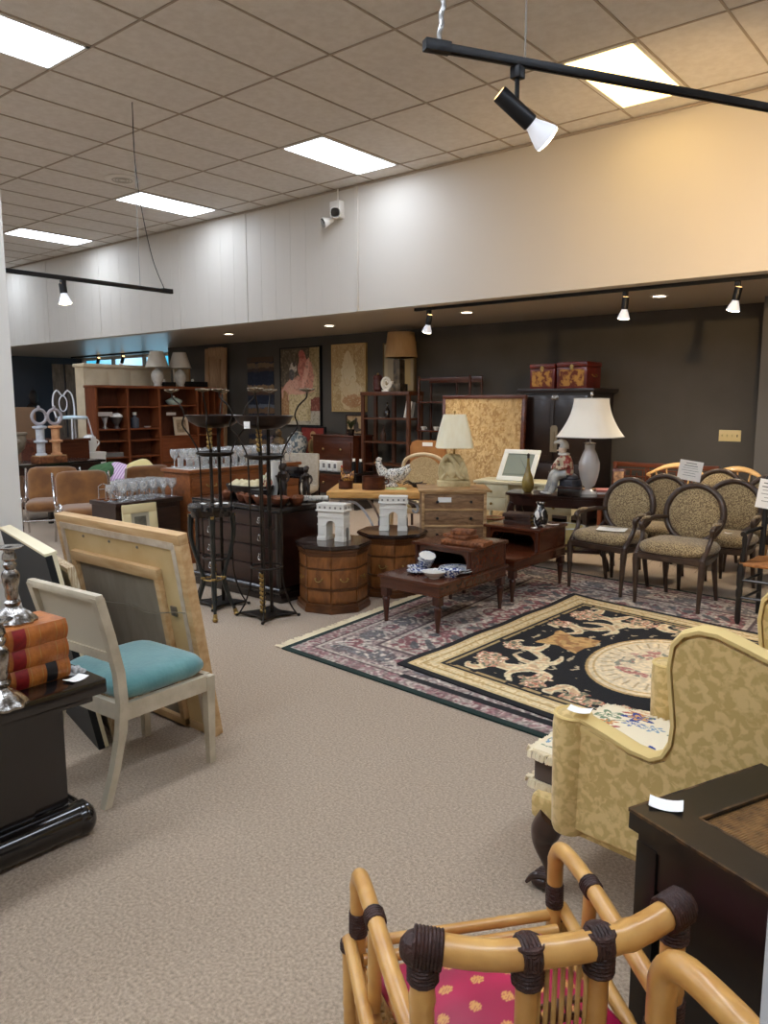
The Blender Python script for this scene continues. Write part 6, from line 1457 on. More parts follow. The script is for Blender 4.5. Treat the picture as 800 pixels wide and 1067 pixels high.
canvas('figure_painting', 'tall pale ochre painting of a sketchy seated figure, right of the pink painting', 'painting', img, -9.54, -8.78, 1.49, 2.62, YW - .003, mat('pale gilt frame', (190, 160, 106), .5))
# striped wall textile
h_, w_ = 160, 60; v = np.mgrid[0:h_, 0:w_][0] / h_; n1 = vnoise(h_, w_, 4, 71); v = v + .02 * (n1 - .5)
img = np.zeros((h_, w_, 3)); img[:] = (26, 34, 52)
for c0, wd, cl in [(.97, .03, (80, 60, 44)), (.90, .03, (120, 96, 70)), (.86, .02, (70, 52, 40)), (.66, .035, (134, 108, 78)), (.61, .02, (84, 60, 44)), (.47, .018, (96, 104, 116)), (.42, .03, (110, 84, 60)), (.33, .02, (90, 98, 112)), (.2, .04, (70, 62, 58)), (.08, .03, (120, 96, 70))]: put(img, np.abs(v - c0) < wd, cl)
put(img, n1 > .7, (60, 66, 84), .3)
t = canvas('wall_textile', 'dark blue and brown striped woven textile hanging on the dark wall', 'textile', img, -11.87, -11.12, .72, 2.50, YW - .003, None, .015)
# wooden door panel leaning on the wall
t = thing('door_leaf', 'stripped tan wooden door leaf standing against the dark wall beside the bookcase', 'door', (-12.76, 9.98, 0))
m_strip = wood('stripped pine', (196, 160, 122), (168, 130, 94), .6, axis='Z', coat=0)
Lr3 = Matrix.Rotation(-.035, 4, 'X'); Wd, Hd = .66, 2.72
o = MB()
for x in (-Wd / 2 + .06, Wd / 2 - .06): o.box(x, 0, 0, .12, .045, Hd, bev=.003)
for z in (.0, 1.0, Hd - .16): o.box(0, 0, z, Wd - .22, .042, .18 if z else .25, bev=.003)
o.xf(Lr3); o.build('door_frame', m_strip, t)
for z0, z1 in ((.25, 1.0), (1.18, Hd - .16)):
    o = MB(); o.box(0, .004, z0, Wd - .22, .016, z1 - z0); o.box(0, -.006, z0 + .06, Wd - .34, .02, z1 - z0 - .12, bev=.006); o.xf(Lr3); o.build('door_panel', m_strip, t)

# ------------------------------------------------------------------ stacked pictures and jars under the pink painting
t = thing('side_table', 'low dark table under the pink painting carrying jars and a red picture', 'table', (-10.05, 9.65, 0))
o = MB(); o.box(0, 0, .58, 1.25, .7, .035, bev=.006); o.build('table_top', m_darkwood, t); o = MB(); o.box(0, 0, .48, 1.15, .6, .1); o.build('apron', m_darkwood, t)
for x in (-.55, .55):
    for y in (-.28, .28): o = MB(); o.box(x, y, 0, .05, .05, .49, taper=.7); o.build('leg', m_darkwood, t)
h_, w_ = 80, 70; yy, xx = np.mgrid[0:h_, 0:w_]; u = xx / w_; v = yy / h_; n1 = vnoise(h_, w_, 8, 81)
img = np.zeros((h_, w_, 3)); img[:] = (136, 44, 34); put(img, n1 > .6, (116, 34, 28), .7); put(img, ell(.5, .35, .24, .3), (180, 146, 96)); put(img, ell(.5, .76, .12, .12), (186, 150, 104)); put(img, ell(.45, .4, .08, .2), (110, 90, 60), .7)
canvas('small_painting', 'small red painting with a tan figure leaning behind the patterned jar', 'painting', img, -10.12, -9.56, .62, 1.18, 9.93, m_black)
def jar(label, loc, prof, m, nm='ginger_jar', cat='jar'):
    t = thing(nm, label, cat, loc); o = MB(); o.lathe(prof, 22); o.build('body', m, t)
    o = MB(); z = prof[-1][1]; o.lathe([(prof[-1][0] * 1.25, z), (prof[-1][0] * 1.3, z + .012), (prof[-1][0] * .7, z + .035), (.012, z + .045), (.016, z + .065), (0, z + .07)], 16); o.build('lid', m, t)
jar('blue and white patterned jar on the low table in front of the red painting', (-9.86, 9.52, .6155), [(0, 0), (.09, 0), (.15, .14), (.19, .30), (.17, .40), (.09, .45), (.08, .47)], mat('patterned jar glaze', (200, 200, 194), .3, col2=(92, 108, 118), scale=16, lo=.47, hi=.53, coat=.3))
jar('dull violet bottle on the low table, left of the patterned jar', (-10.45, 9.46, .6155), [(0, 0), (.10, 0), (.12, .1), (.11, .2), (.05, .3), (.04, .36)], mat('violet glaze', (92, 80, 84), .4), 'bottle', 'bottle')
t = thing('carved_figure', 'tall mottled carved standing figure left of the patterned jar', 'sculpture', (-10.22, 9.42, .6155))
o = MB(); o.tube([(0, 0, 0), (.0, 0, .1), (.01, 0, .24), (0, 0, .36), (0, 0, .42)], [.10, .09, .12, .09, .04], 12, sub=5); o.sphere(0, -.01, .47, .055, .06, .07, 12, bump=.2); o.tube([(.10, 0, .36), (.14, -.05, .26), (.06, -.10, .22)], .03, 8, sub=4); o.tube([(-.10, 0, .36), (-.14, -.05, .26), (-.06, -.10, .28)], .03, 8, sub=4); o.build('carved_body', mat('mottled wood', (120, 96, 62), .6, col2=(64, 52, 38), scale=12, lo=.45, hi=.55), t)
o = MB(); o.lathe([(.11, .0), (.12, .02), (.1, .03), (0, .03)], 16); o.build('base', m_darkwood, t)
# red chest and picture under the pale painting
t = thing('sideboard_chest', 'dark red wooden chest below the pale ochre painting', 'chest', (-8.92, 9.68, 0))
o = MB(); o.box(0, 0, .10, .92, .5, .96, bev=.004); o.build('carcass', m_redwood, t); o = MB(); o.box(0, 0, 1.06, .98, .55, .03, bev=.006); o.build('top', m_redwood, t)
for z in (.70, .40, .13): o = MB(); o.box(0, -.255, z, .84, .02, .28, bev=.004); d = o.build('drawer', m_redwood, t); o = MB(); o.sphere(-.2, -.275, z + .15, .02, .016, .02, 8); o.build('knob', m_brass, d); o = MB(); o.sphere(.2, -.275, z + .15, .02, .016, .02, 8); o.build('knob', m_brass, d)
for x in (-.42, .42):
    for y in (-.2, .2): o = MB(); o.box(x, y, 0, .07, .07, .1); o.build('foot', m_redwood, t)
h_, w_ = 60, 70; yy, xx = np.mgrid[0:h_, 0:w_]; u = xx / w_; v = yy / h_; n1 = vnoise(h_, w_, 8, 91)
img = np.zeros((h_, w_, 3)); img[:] = (172, 146, 108); put(img, n1 > .6, (156, 128, 92)); put(img, ell(.5, .42, .13, .36, 0, .2), (52, 42, 36)); put(img, ell(.5, .8, .07, .09), (60, 46, 40)); put(img, ell(.6, .2, .2, .08), (80, 66, 54))
canvas('small_painting', 'small framed picture of a dark standing figure on the dark red chest', 'painting', img, -8.90, -8.50, 1.13, 1.42, 9.82, m_darkwood).location.z = 1.113
tagcard('white card on the frame of the picture on the dark red chest', (-8.55, 9.62, 1.0915), 0, (.14, .08))
t = thing('potted_plant', 'small dark green plant at the right end of the dark red chest', 'plant', (-8.58, 9.52, 1.0905))
o = MB(); o.lathe([(0, 0), (.05, 0), (.065, .1), (.06, .1), (0, .085)], 16); o.build('pot', m_ebony, t)
o = MB(); r_ = random.Random(12)
for k in range(40):
    a = r_.random() * 6.28; l = .08 + .12 * r_.random(); p1 = Vector((.05 * math.cos(a), .05 * math.sin(a), .1 + l)); o.tube([(0, 0, .09), p1 * .8, p1 + Vector((.04 * math.cos(a), .04 * math.sin(a), -.02))], [.003, .012, .002], 4, flat=.3)
o.build('leaves', mat('dull green leaf', (62, 70, 44), .6), t)

# ------------------------------------------------------------------ open shelf unit with tall tan lamp
t = thing('open_shelf', 'brown open bookshelf below the tall tan lamp, in the middle of the back wall', 'shelf', (-7.86, 9.70, 0))
m_bsh = wood('mid brown walnut', (98, 58, 34), (70, 38, 22), .4, axis='Z')
for x in (-.47, .47, -.06):
    for y in ((-.16, .16) if x != -.06 else (.14,)): o = MB(); o.box(x, y, 0, .06, .04, 1.74); o.build('post', m_bsh, t)
o = MB(); o.box(0, 0, 1.74, 1.0, .40, .06, bev=.006); o.build('top', m_bsh, t)
for z in (.2, .62, .98, 1.36): o = MB(); o.box(0, 0, z, .90, .34, .025); o.build('shelf_board', m_bsh, t)
tagcard('white price card on the upper board of the brown open bookshelf', (-7.96, 9.58, 1.3865), .2, (.1, .06))
for k, (x, z, h, m_, lb) in enumerate([(-7.92, 1.3855, .2, m_ebony, 'small black bottle on the upper board of the brown open bookshelf'), (-8.0, 1.006, .22, m_dkb, 'brown bottle on the middle board of the brown open bookshelf')]):
    jar(lb, (x, 9.66, z), [(0, 0), (.04, 0), (.05, h * .5), (.03, h * .7), (.015, h * .9)], m_, 'bottle', 'bottle')
t = thing('open_brochure', 'pale brochure standing on the upper board of the brown open bookshelf', 'paper', (-7.46, 9.66, 1.386), .3)
o = MB(); o.box(-.03, 0, .0, .10, .012, .27, ry=.18); o.build('cover', m_paper, t); o = MB(); o.box(.02, .02, 0, .1, .012, .25, ry=.18); o.build('back_cover', m_ink, t)
t = thing('table_lamp', 'tall lamp with tan drum shade and mirrored base on the brown open bookshelf', 'lamp', (-7.64, 9.70, 1.8005))
o = MB(); o.box(-.07, 0, 0, .2, .2, .12, bev=.005); o.box(-.07, 0, .12, .13, .13, .38); o.build('base', mat('weathered brass base', (120, 104, 82), .3, metal=.6, col2=(60, 54, 48), scale=9), t)
o = MB(); o.tube([(-.07, 0, .5), (-.07, 0, .9)], .01, 8); o.build('stem', m_brass, t)
o = MB(); o.lathe([(.262, .53), (.212, .92), (.208, .92), (.257, .53)], 40, (-.03, 0, 0)); o.tube([(-.07, 0, .9), (.17, 0, .9)], .003, 5); o.tube([(-.07, 0, .9), (-.22, 0, .9)], .003, 5); o.build('lamp_shade', mat('tan linen shade', (176, 144, 104), .85, col2=(168, 136, 96), scale=40, stretch=(1, 1, .1)), t)
t = thing('ammonite_ornament', 'white spiral shell ornament left of the tall tan lamp', 'ornament', (-7.90, 9.62, 1.8005))
o = MB(); o.tube([((.025 + .085 * q / 40) * math.cos(q * .32), 0, .14 + (.025 + .085 * q / 40) * math.sin(q * .32)) for q in range(41)], [.01 + .022 * q / 40 for q in range(41)], 10); o.build('shell', m_plast, t); o = MB(); o.box(0, 0, 0, .14, .08, .03, bev=.004); o.build('foot', m_china, t)
t = thing('candle_jar', 'dark red ribbed jar at the left end of the brown open bookshelf top', 'jar', (-8.13, 9.68, 1.8005)); o = MB(); o.lathe([(0, 0), (.06, 0), (.08, .04), (.07, .08), (.085, .13), (.07, .18), (.085, .23), (.06, .27), (0, .27)], 20); o.build('body', mat('wine red glaze', (74, 36, 34), .35), t); o = MB(); o.sphere(0, 0, .285, .02, .02, .02, 8); o.build('knob', m_brass, t)
h_, w_ = 80, 70; yy, xx = np.mgrid[0:h_, 0:w_]; u = xx / w_; v = yy / h_; n1 = vnoise(h_, w_, 6, 95); n2 = vnoise(h_, w_, 14, 96)
img = np.zeros((h_, w_, 3)); img[:] = (190, 172, 136); ins = (np.abs(u - .5) < .38) & (np.abs(v - .5) < .4); put(img, ins, (176, 160, 130)); put(img, ins & (n2 + .4 * n1 > .75) & (u < .7), (70, 64, 58)); put(img, ins & (u > .66), (196, 172, 120))
canvas('framed_picture', 'framed picture standing behind the tall tan lamp', 'picture frame', img, -8.32, -7.70, 1.82, 2.58, YW - .04, mat('dull gilt moulding', (126, 104, 70), .4, metal=.4)).location.z = 1.825
t = bpy.data.objects['framed_picture.002'] if 'framed_picture.002' in bpy.data.objects else None
# mahogany etagere right of it
t = thing('etagere', 'mahogany whatnot shelf with turned posts behind the tan tapestry', 'shelf', (-6.80, 9.80, 0))
for x in (-.47, .47, .02):
    for y in (-.16, .16):
        if x == .02 and y < 0: continue
        o = MB(); o.lathe([(.018, 0), (.026, .1), (.018, .2), (.02, .5), (.03, .55), (.018, .62), (.02, .82), (.028, .9), (.018, 1.0), (.02, 1.2), (.03, 1.24), (.018, 1.3), (.026, 1.5), (.02, 1.62), (.026, 1.66), (.016, 1.75), (.024, 1.88), (.016, 1.99), (.02, 2.02), (0, 2.04)], 10, (x, y, 0)); o.build('turned_post', m_redwoodZ, t)
for z in (.25, .72, 1.18, 1.62): o = MB(); o.box(0, 0, z, 1.0, .38, .024, bev=.004); o.build('shelf_board', m_redwood, t)
o = MB(); o.box(0, .15, 1.93, .98, .02, .09, bev=.006); o.box(.0, -.15, 1.96, .98, .016, .035); o.build('gallery_rail', m_redwood, t)
for k, (x, lb) in enumerate([(-7.22, 'small white cup on the whatnot shelf, left one'), (-6.98, 'small white cup on the whatnot shelf, middle one'), (-6.66, 'small white cup on the whatnot shelf beside the tapestry, right one')]):
    t = thing('cup', lb, 'cup', (x, 9.70, 1.2045), k, 'cups on the whatnot shelf'); o = MB(); o.lathe([(0, 0), (.025, 0), (.045, .055), (.041, .055), (.02, .01), (0, .01)], 16); o.build('body', m_china, t); o = MB(); o.tube([(.04, 0, .045), (.062, 0, .04), (.055, 0, .02), (.032, 0, .018)], .005, 6, sub=3); o.build('handle', m_china, t)
# white boxes on a dark shelf behind the rooster
t = thing('tv_bench', 'long low dark bench behind the rooster figurine carrying white boxes', 'bench', (-8.30, 8.85, 0))
o = MB(); o.box(0, 0, .53, 1.3, .45, .04, bev=.004); o.build('top', m_ebony, t)
for x in (-.58, .58): o = MB(); o.box(x, 0, 0, .05, .4, .53); o.build('side_panel', m_ebony, t)
for k, (x, c_) in enumerate([(-8.58, 'leftmost'), (-8.46, 'second from the left'), (-8.34, 'third from the left'), (-8.22, 'rightmost')]):
    t = thing('white_box', 'small white box on the low dark bench, %s of four' % c_, 'box', (x, 8.80, .5705), 0, 'white boxes on the bench'); o = MB(); o.box(0, 0, 0, .10, .12, .15, bev=.003); o.build('carton', m_paper, t); o = MB(); o.box(0, -.0615, .04, .05, .002, .07); o.build('label_print', m_ink, t)
for k, (x, lb) in enumerate([(-7.86, 'left'), (-7.72, 'right')]):
    t = thing('spray_can', 'small dark can with pale cap on the low dark bench, %s one' % lb, 'can', (x, 8.78, .5705), 0, 'cans on the bench'); o = MB(); o.lathe([(0, 0), (.035, 0), (.035, .15), (.02, .165), (0, .165)], 16); o.build('can_body', m_black, t); o = MB(); o.lathe([(.022, .165), (.022, .205), (0, .205)], 14); o.build('cap', m_paper, t)

# ------------------------------------------------------------------ big bookcase with lamps, cream cabinet behind
m_teak = wood('teak veneer', (132, 72, 40), (106, 54, 28), .4, coat=.15)
m_teakZ = wood('teak upright', (134, 74, 42), (108, 56, 30), .4, axis='Z', coat=.15)
m_teakin = wood('teak back board', (98, 52, 32), (80, 42, 25), .5, axis='Z', coat=.1)
BX, BY0, BY1, BH = -12.0, 6.93, 9.60, 1.92
t = thing('bookcase', 'large teak wall unit with open shelves and drop-front desk, two white lamps on top', 'bookcase', (BX, BY0, 0), PI / 2)
L_ = BY1 - BY0; D_ = .32       # local x along length (0..L_), front at y=0, back at y=D_
o = MB(); o.box(L_ / 2, D_ - .01, 0, L_, .02, BH - .03); o.build('back_board', m_teakin, t)
bays = [0, .61, 1.25, 2.08, L_]
for x in bays: o = MB(); o.box(min(max(x, .02), L_ - .02), D_ / 2, 0, .04, D_, BH - .04); o.build('upright', m_teakZ, t)
o = MB(); o.box(L_ / 2, D_ / 2 - .005, BH - .045, L_ + .04, D_ + .03, .045, bev=.005); o.build('top', m_teak, t)
o = MB(); o.box(L_ / 2, D_ / 2, 0, L_ - .04, D_ - .04, .10); o.build('plinth', m_teak, t)
for b in (0, 1):
    for z in (.1, .67, .955, 1.155, 1.54): o = MB(); o.box((bays[b] + bays[b + 1]) / 2, D_ / 2 + .01, z, bays[b + 1] - bays[b] - .04, D_ - .03, .025); o.build('shelf_board', m_teak, t)
for z in (1.0, 1.56): o = MB(); o.box((bays[2] + bays[3]) / 2, D_ / 2 + .01, z, bays[3] - bays[2] - .04, D_ - .03, .025); o.build('shelf_board', m_teak, t)
o = MB(); o.box((bays[2] + bays[3]) / 2, .012, .55, bays[3] - bays[2] - .05, .022, .44, bev=.004); o.build('drop_front', m_teak, t)
o = MB(); o.box((bays[2] + bays[3]) / 2, .012, .12, bays[3] - bays[2] - .05, .022, .41, bev=.004); o.build('cabinet_door', m_teak, t)
for z in (.1, .6, 1.0, 1.36): o = MB(); o.box((bays[3] + bays[4]) / 2, D_ / 2 + .01, z, bays[4] - bays[3] - .04, D_ - .03, .025); o.build('shelf_board', m_teak, t)
for k in range(3): o = MB(); o.box(bays[3] + .13 + .15 * k, D_ / 2, 1.385, .015, D_ - .06, .50); o.build('divider', m_teak, t)
def B(x, y, z): return (BX - y, BY0 + x, z)
# items on the shelves
t = thing('price_card', 'long price card on the middle shelf of the teak wall unit, above a small glass', 'price tag', B(.18, .04, 1.3), PI / 2); t.location.z = 1.40
o = MB(); o.box(0, 0, 0, .3, .006, .07); o.build('card', mat('grey card', (190, 178, 170), .7), t); o = MB(); o.tube([(-.12, .012, -.219), (-.12, .006, .03)], .004, 5); o.build('holder', m_chrome, t)
def small(name, label, cat, pos, prof, m, grp=None, extra=None):
    t = thing(name, label, cat, pos, 0, grp); o = MB(); o.lathe(prof, 18); o.build('body', m, t)
    if extra: o = MB(); o.lathe(extra[0], 14); o.build(extra[1], extra[2], t)
    return t
small('glass_vase', 'clear glass with brown foot on the left middle shelf of the teak wall unit', 'glass', B(.24, .14, 1.1805), [(0, 0), (.05, 0), (.02, .04), (.02, .08), (.06, .2), (.055, .2), (.01, .09), (0, .09)], m_crystal, None, ([(.03, .0), (.045, .02), (0, .03)], 'foot', m_brass))
small('helmet_ornament', 'dark goblet with pale dome on the left middle shelf of the teak wall unit', 'ornament', B(.46, .14, 1.1805), [(0, 0), (.06, 0), (.03, .05), (.09, .16), (.10, .2), (0, .2)], mat('smoked pewter', (90, 84, 82), .3, metal=.5), None, ([(.11, .2), (.10, .235), (.05, .265), (0, .27)], 'pale_dome', m_paper))
small('decanter', 'dark bottle with white cap on the second bay shelf of the teak wall unit', 'bottle', B(.82, .14, 1.1805), [(0, 0), (.07, 0), (.075, .02), (.075, .17), (.03, .2), (.03, .23), (0, .23)], mat('blue grey glass', (80, 86, 96), .15, coat=.5), None, ([(.035, .23), (.035, .28), (0, .28)], 'cap', m_paper))
small('small_dish', 'small white dish beside the dark bottle in the teak wall unit', 'dish', B(1.06, .12, 1.1805), [(0, 0), (.04, 0), (.07, .03), (.06, .03), (0, .012)], m_china, None, ([(.0, .013), (.03, .016), (0, .03)], 'knob', m_china))
small('tureen', 'pale green covered dish on the upper shelf of the teak wall unit', 'dish', B(1.66, .15, 1.5855), [(0, 0), (.10, 0), (.15, .05), (.155, .08), (.12, .10), (.06, .13), (0, .135)], mat('celadon glaze', (176, 196, 186), .25, coat=.4), None, ([(0, .135), (.03, .14), (.02, .16), (0, .17)], 'knob', m_china))
t = thing('framed_picture', 'small pale framed picture leaning on the desk shelf of the teak wall unit', 'picture frame', B(1.80, .12, 1.0255), PI / 2)
o = MB()
for x, z, sx, sz in [(0, 0, .32, .05), (0, .29, .32, .05), (-.135, .05, .05, .24), (.135, .05, .05, .24)]: o.box(x, 0, z, sx, .02, sz)
Lq = Matrix.Rotation(-.15, 4, 'X'); o.xf(Lq); o.build('frame', mat('pale wood frame', (206, 190, 166), .5), t); o = MB(); o.box(0, .004, .04, .25, .008, .26); o.xf(Lq); o.build('picture', mat('sepia print', (176, 156, 128), .6, col2=(110, 90, 70), scale=10), t)
t = thing('price_card', 'long price card hanging above the pale framed picture in the teak wall unit', 'price tag', B(1.50, .02, 1.40), PI / 2); o = MB(); o.box(0, 0, 0, .2, .005, .05); o.build('card', bpy.data.materials['grey card'], t); o = MB(); o.tube([(0, .004, .05), (0, .004, .10)], .002, 5); o.build('string', m_ink, t)
for k in range(5):
    t = thing('book', 'magazine in the pile on the low left wall unit shelf, %s' % ['lowest', 'second from below', 'middle', 'second from top', 'topmost'][k], 'book', B(.31, .16, .6955 + .016 * k), PI / 2 + .05 * (k % 3), 'magazines in the wall unit')
    o = MB(); o.box(0, 0, 0, .38, .25, .0155); o.build('pages', mat('magazine %d' % k, [(120, 70, 60), (150, 120, 100), (96, 56, 50), (170, 150, 130), (130, 84, 70)][k], .5), t); o = MB(); o.box(0, -.1255, 0, .38, .002, .0155); o.build('spine', m_ink, t)
# lamps on top
m_ltw = mat('white ceramic lamp glaze', (214, 210, 200), .35, col2=(196, 192, 182), scale=12, coat=.3)
def white_lamp(label, x):
    t = thing('table_lamp', label, 'lamp', B(x, .16, BH + .0005), 0, 'twin white lamps')
    t.scale = (.76, .76, .88)
    o = MB(); o.lathe([(0, 0), (.09, 0), (.10, .02), (.085, .04), (.13, .13), (.145, .22), (.12, .30), (.055, .35), (.05, .38), (0, .38)], 28, flute=.03, nf=14); o.build('ceramic_base', m_ltw, t)
    o = MB(); o.tube([(0, 0, .38), (0, 0, .72)], .008, 6); o.build('stem', m_brass, t)
    o = MB(); o.lathe([(.275, .385), (.155, .71), (.15, .71), (.268, .385)], 60, flute=.018, nf=30); o.build('pleated_shade', mat('pleated shade', (206, 198, 182), .85) if 'pleated shade' not in bpy.data.materials else bpy.data.materials['pleated shade'], t)
white_lamp('white lamp with pleated shade on the teak wall unit, left one of the pair', 1.34)
white_lamp('white lamp with pleated shade on the teak wall unit, right one of the pair', 1.83)
for k, x in enumerate((1.55, 2.18)):
    t = thing('black_box', 'small black box on top of the teak wall unit, %s' % ['between the two white lamps', 'right of both white lamps'][k], 'box', B(x, .16, BH + .0005), PI / 2); o = MB(); o.box(0, 0, 0, .24 + .2 * k, .16, .08 + .02 * k, bev=.004); o.build('case', m_black, t); o = MB(); o.sphere(-.1, -.03, .1 + .02 * k, .03, .03, .03, 10); o.build('dial', m_white, t)
# cream cabinet behind
t = thing('cream_cabinet', 'long cream painted cabinet standing behind the teak wall unit', 'cabinet', (-12.75, 7.18, 0), PI / 2)
m_crm = mat('cream cabinet paint', (222, 206, 176), .6, col2=(210, 192, 160), scale=4)
o = MB(); o.box(.9, .16, 0, 1.8, .30, 2.25); o.build('carcass', m_crm, t); o = MB(); o.box(.9, .15, 2.25, 1.86, .36, .06, bev=.01); o.build('cornice', m_crm, t)
for k in range(4): o = MB(); o.box(.235 + .443 * k, .004, .1, .42, .016, 2.08, bev=.004); o.build('door', m_crm, t)
t = thing('cream_screen', 'narrow cream panel standing behind the right white lamp', 'screen', (-12.65, 9.10, 0), PI / 2); o = MB(); o.box(.05, .02, 0, .34, .04, 2.28, bev=.004); o.build('panel', m_crm, t); o = MB(); o.box(.23, .02, 0, .03, .05, 2.30); o.build('edge_strip', m_strip, t)

# ------------------------------------------------------------------ sideboard with crystal glasses
t = thing('sideboard', 'tall walnut sideboard with drawers, covered with rows of crystal glasses', 'sideboard', (-6.40, 4.67, 0), PI / 2)
m_sb = wood('worn walnut', (146, 86, 44), (112, 62, 30), .45, coat=.15)
SL, SD, SH = 1.55, .46, .95   # local x: along world +Y ; local y into -X
o = MB(); o.box(SL / 2, SD / 2, .08, SL - .03, SD - .02, SH - .12); o.build('carcass', m_sb, t); o = MB(); o.box(SL / 2, SD / 2, SH - .035, SL + .02, SD + .03, .035, bev=.006); o.build('top', m_sb, t); o = MB(); o.box(SL / 2, SD / 2, 0, SL + .01, SD + .02, .08, bev=.006); o.build('plinth', m_sb, t)
for c_ in range(3):
    for z0, z1 in ((.70, .87), (.42, .68), (.12, .40)):
        o = MB(); o.box(.27 + .505 * c_, .004, z0, .46, .02, z1 - z0, bev=.005); d = o.build('drawer', m_sb, t); o = MB(); o.tube([(.21 + .505 * c_, -.006, (z0 + z1) / 2 + .01), (.22 + .505 * c_, -.026, (z0 + z1) / 2 - .01), (.32 + .505 * c_, -.026, (z0 + z1) / 2 - .01), (.33 + .505 * c_, -.006, (z0 + z1) / 2 + .01)], .006, 6, sub=3); o.build('drawer_pull', m_brass, d)
o = MB(); o.box(0, 0, 0, .42, 1.45, .004); k = o.build('runner_cloth', m_china.copy(), loc=(-6.63, 5.44, .9505)); tag(k, 'white runner cloth under the crystal glasses on the walnut sideboard', 'cloth')
m_glassw = glass_thin('bright crystal', (255, 255, 255), .2, .45)
def glass_proto(name, label, cat, prof, loc, grp):
    t = thing(name, label, cat, loc, 0, grp); o = MB(); o.lathe(prof, 14, flute=.03, nf=7); o.build('glass_body', m_glassw, t); return t
tall = [(0, 0), (.036, 0), (.038, .004), (.008, .012), (.006, .07), (.012, .085), (.038, .12), (.044, .17), (.040, .19), (.037, .19), (.040, .168), (.034, .122), (.006, .09), (0, .09)]
tumb = [(0, 0), (.03, 0), (.036, .11), (.033, .11), (.027, .008), (0, .008)]
gob = [(0, 0), (.036, 0), (.038, .004), (.009, .012), (.007, .06), (.014, .075), (.042, .11), (.046, .145), (.042, .165), (.039, .165), (.042, .145), (.037, .112), (.006, .08), (0, .08)]
first = None; n_ = 0
r_ = random.Random(21)
for i in range(4):
    for j in range(14):
        pr = (i != 0); x = -6.46 - .105 * i + .01 * r_.random(); y = 4.76 + .103 * j + .01 * r_.random()
        kind = 'stem' if i in (0, 1, 3) else 'tumbler'
        if first is None: first = {}
        if kind not in first:
            first[kind] = glass_proto('wine_glass' if kind == 'stem' else 'tumbler', 'crystal stem glass in the close rows on the walnut sideboard' if kind == 'stem' else 'crystal tumbler in the middle row on the walnut sideboard', 'glass', tall if kind == 'stem' else tumb, (x, y, .955), 'stem glasses on the sideboard' if kind == 'stem' else 'tumblers on the sideboard')
        else: dup(first[kind], (x, y, .955), r_.random() * 3)
# dark chest with goblets, frame leaning on it
t = thing('blanket_chest', 'dark brown chest carrying a cluster of crystal goblets, in front of the walnut sideboard', 'chest', (-6.47, 3.89, 0), PI / 2)
m_dch = wood('dark stained oak', (50, 28, 20), (34, 18, 13), .4)
o = MB(); o.box(.36, .22, .04, .72, .42, .61); o.build('carcass', m_dch, t); o = MB(); o.box(.36, .21, .65, .75, .47, .04, bev=.006); o.build('lid', m_dch, t)
for x in (.19, .53): o = MB(); o.box(x, .004, .1, .30, .018, .50, bev=.005); o.build('door', m_dch, t)
for x in (.05, .67):
    for y in (.05, .38): o = MB(); o.box(x, y, 0, .06, .06, .05); o.build('foot', m_dch, t)
gp = None
for i in range(4):
    for j in range(6):
        if (i, j) in ((3, 0), (2, 0), (1, 0), (3, 1)): continue
        x = -6.54 - .095 * i + .012 * r_.random(); y = 4.00 + .11 * j - .02 * i + .012 * r_.random()
        if gp is None: gp = glass_proto('goblet', 'crystal goblet in the cluster on the dark brown chest', 'glass', gob, (x, y, .6905), 'goblets on the dark chest'); gp.scale = (1.12,) * 3
        else: dup(gp, (x, y, .6905), r_.random() * 3)
small('single_goblet', 'single crystal goblet standing apart at the left end of the dark brown chest', 'glass', (-6.62, 3.93, .6905), gob, m_glassw)
for k, x in enumerate((-6.70, -6.83)):
    t = thing('wire_rack', 'small chrome wire rack on the dark brown chest behind the goblets, %s one' % ['near', 'far'][k], 'rack', (x, 3.98, .6905)); o = MB()
    for y in (-.05, .05): o.tube([(0, y, 0), (0, y, .13), (0, y * .2, .15)], .006, 6)
    o.tube([(0, -.05, .1), (0, .05, .1)], .006, 6); o.build('wire_frame', m_chrome, t); o = MB(); o.box(0, 0, 0, .06, .12, .012); o.build('wood_base', m_carv, t)
t = thing('framed_picture', 'small print in a wide cream frame leaning against the dark brown chest', 'picture frame', (-6.40, 4.11, 0), PI / 2 - .05)
Lq = Matrix.Translation((0, -.0, .27)) @ Matrix.Rotation(-.10, 4, 'X')
o = MB()
for x, z, sx, sz in [(0, 0, .36, .085), (0, .315, .36, .085), (-.1375, .085, .085, .23), (.1375, .085, .085, .23)]: o.box(x, 0, z, sx, .025, sz, bev=.005)
o.xf(Lq); o.build('frame', mat('cream gesso frame', (226, 212, 166), .5), t); o = MB(); o.box(0, .002, .08, .2, .012, .25); o.xf(Lq); o.build('mat_board', mat('grey mat board', (186, 180, 160), .8), t); o = MB(); o.box(0, -.006, .125, .12, .004, .155); o.xf(Lq); o.build('print', mat('dark print', (88, 84, 72), .6, col2=(130, 126, 110), scale=12), t)
t2 = thing('wooden_crate', 'low wooden crate on the floor under the cream framed print', 'crate', (-6.33, 4.11, 0), PI / 2); o = MB(); o.box(0, 0, 0, .4, .15, .245, bev=.004); o.build('crate_body', m_dch, t2); o = MB(); o.box(0, 0, .246, .42, .16, .02, bev=.003); o.build('lid', m_dch, t2)

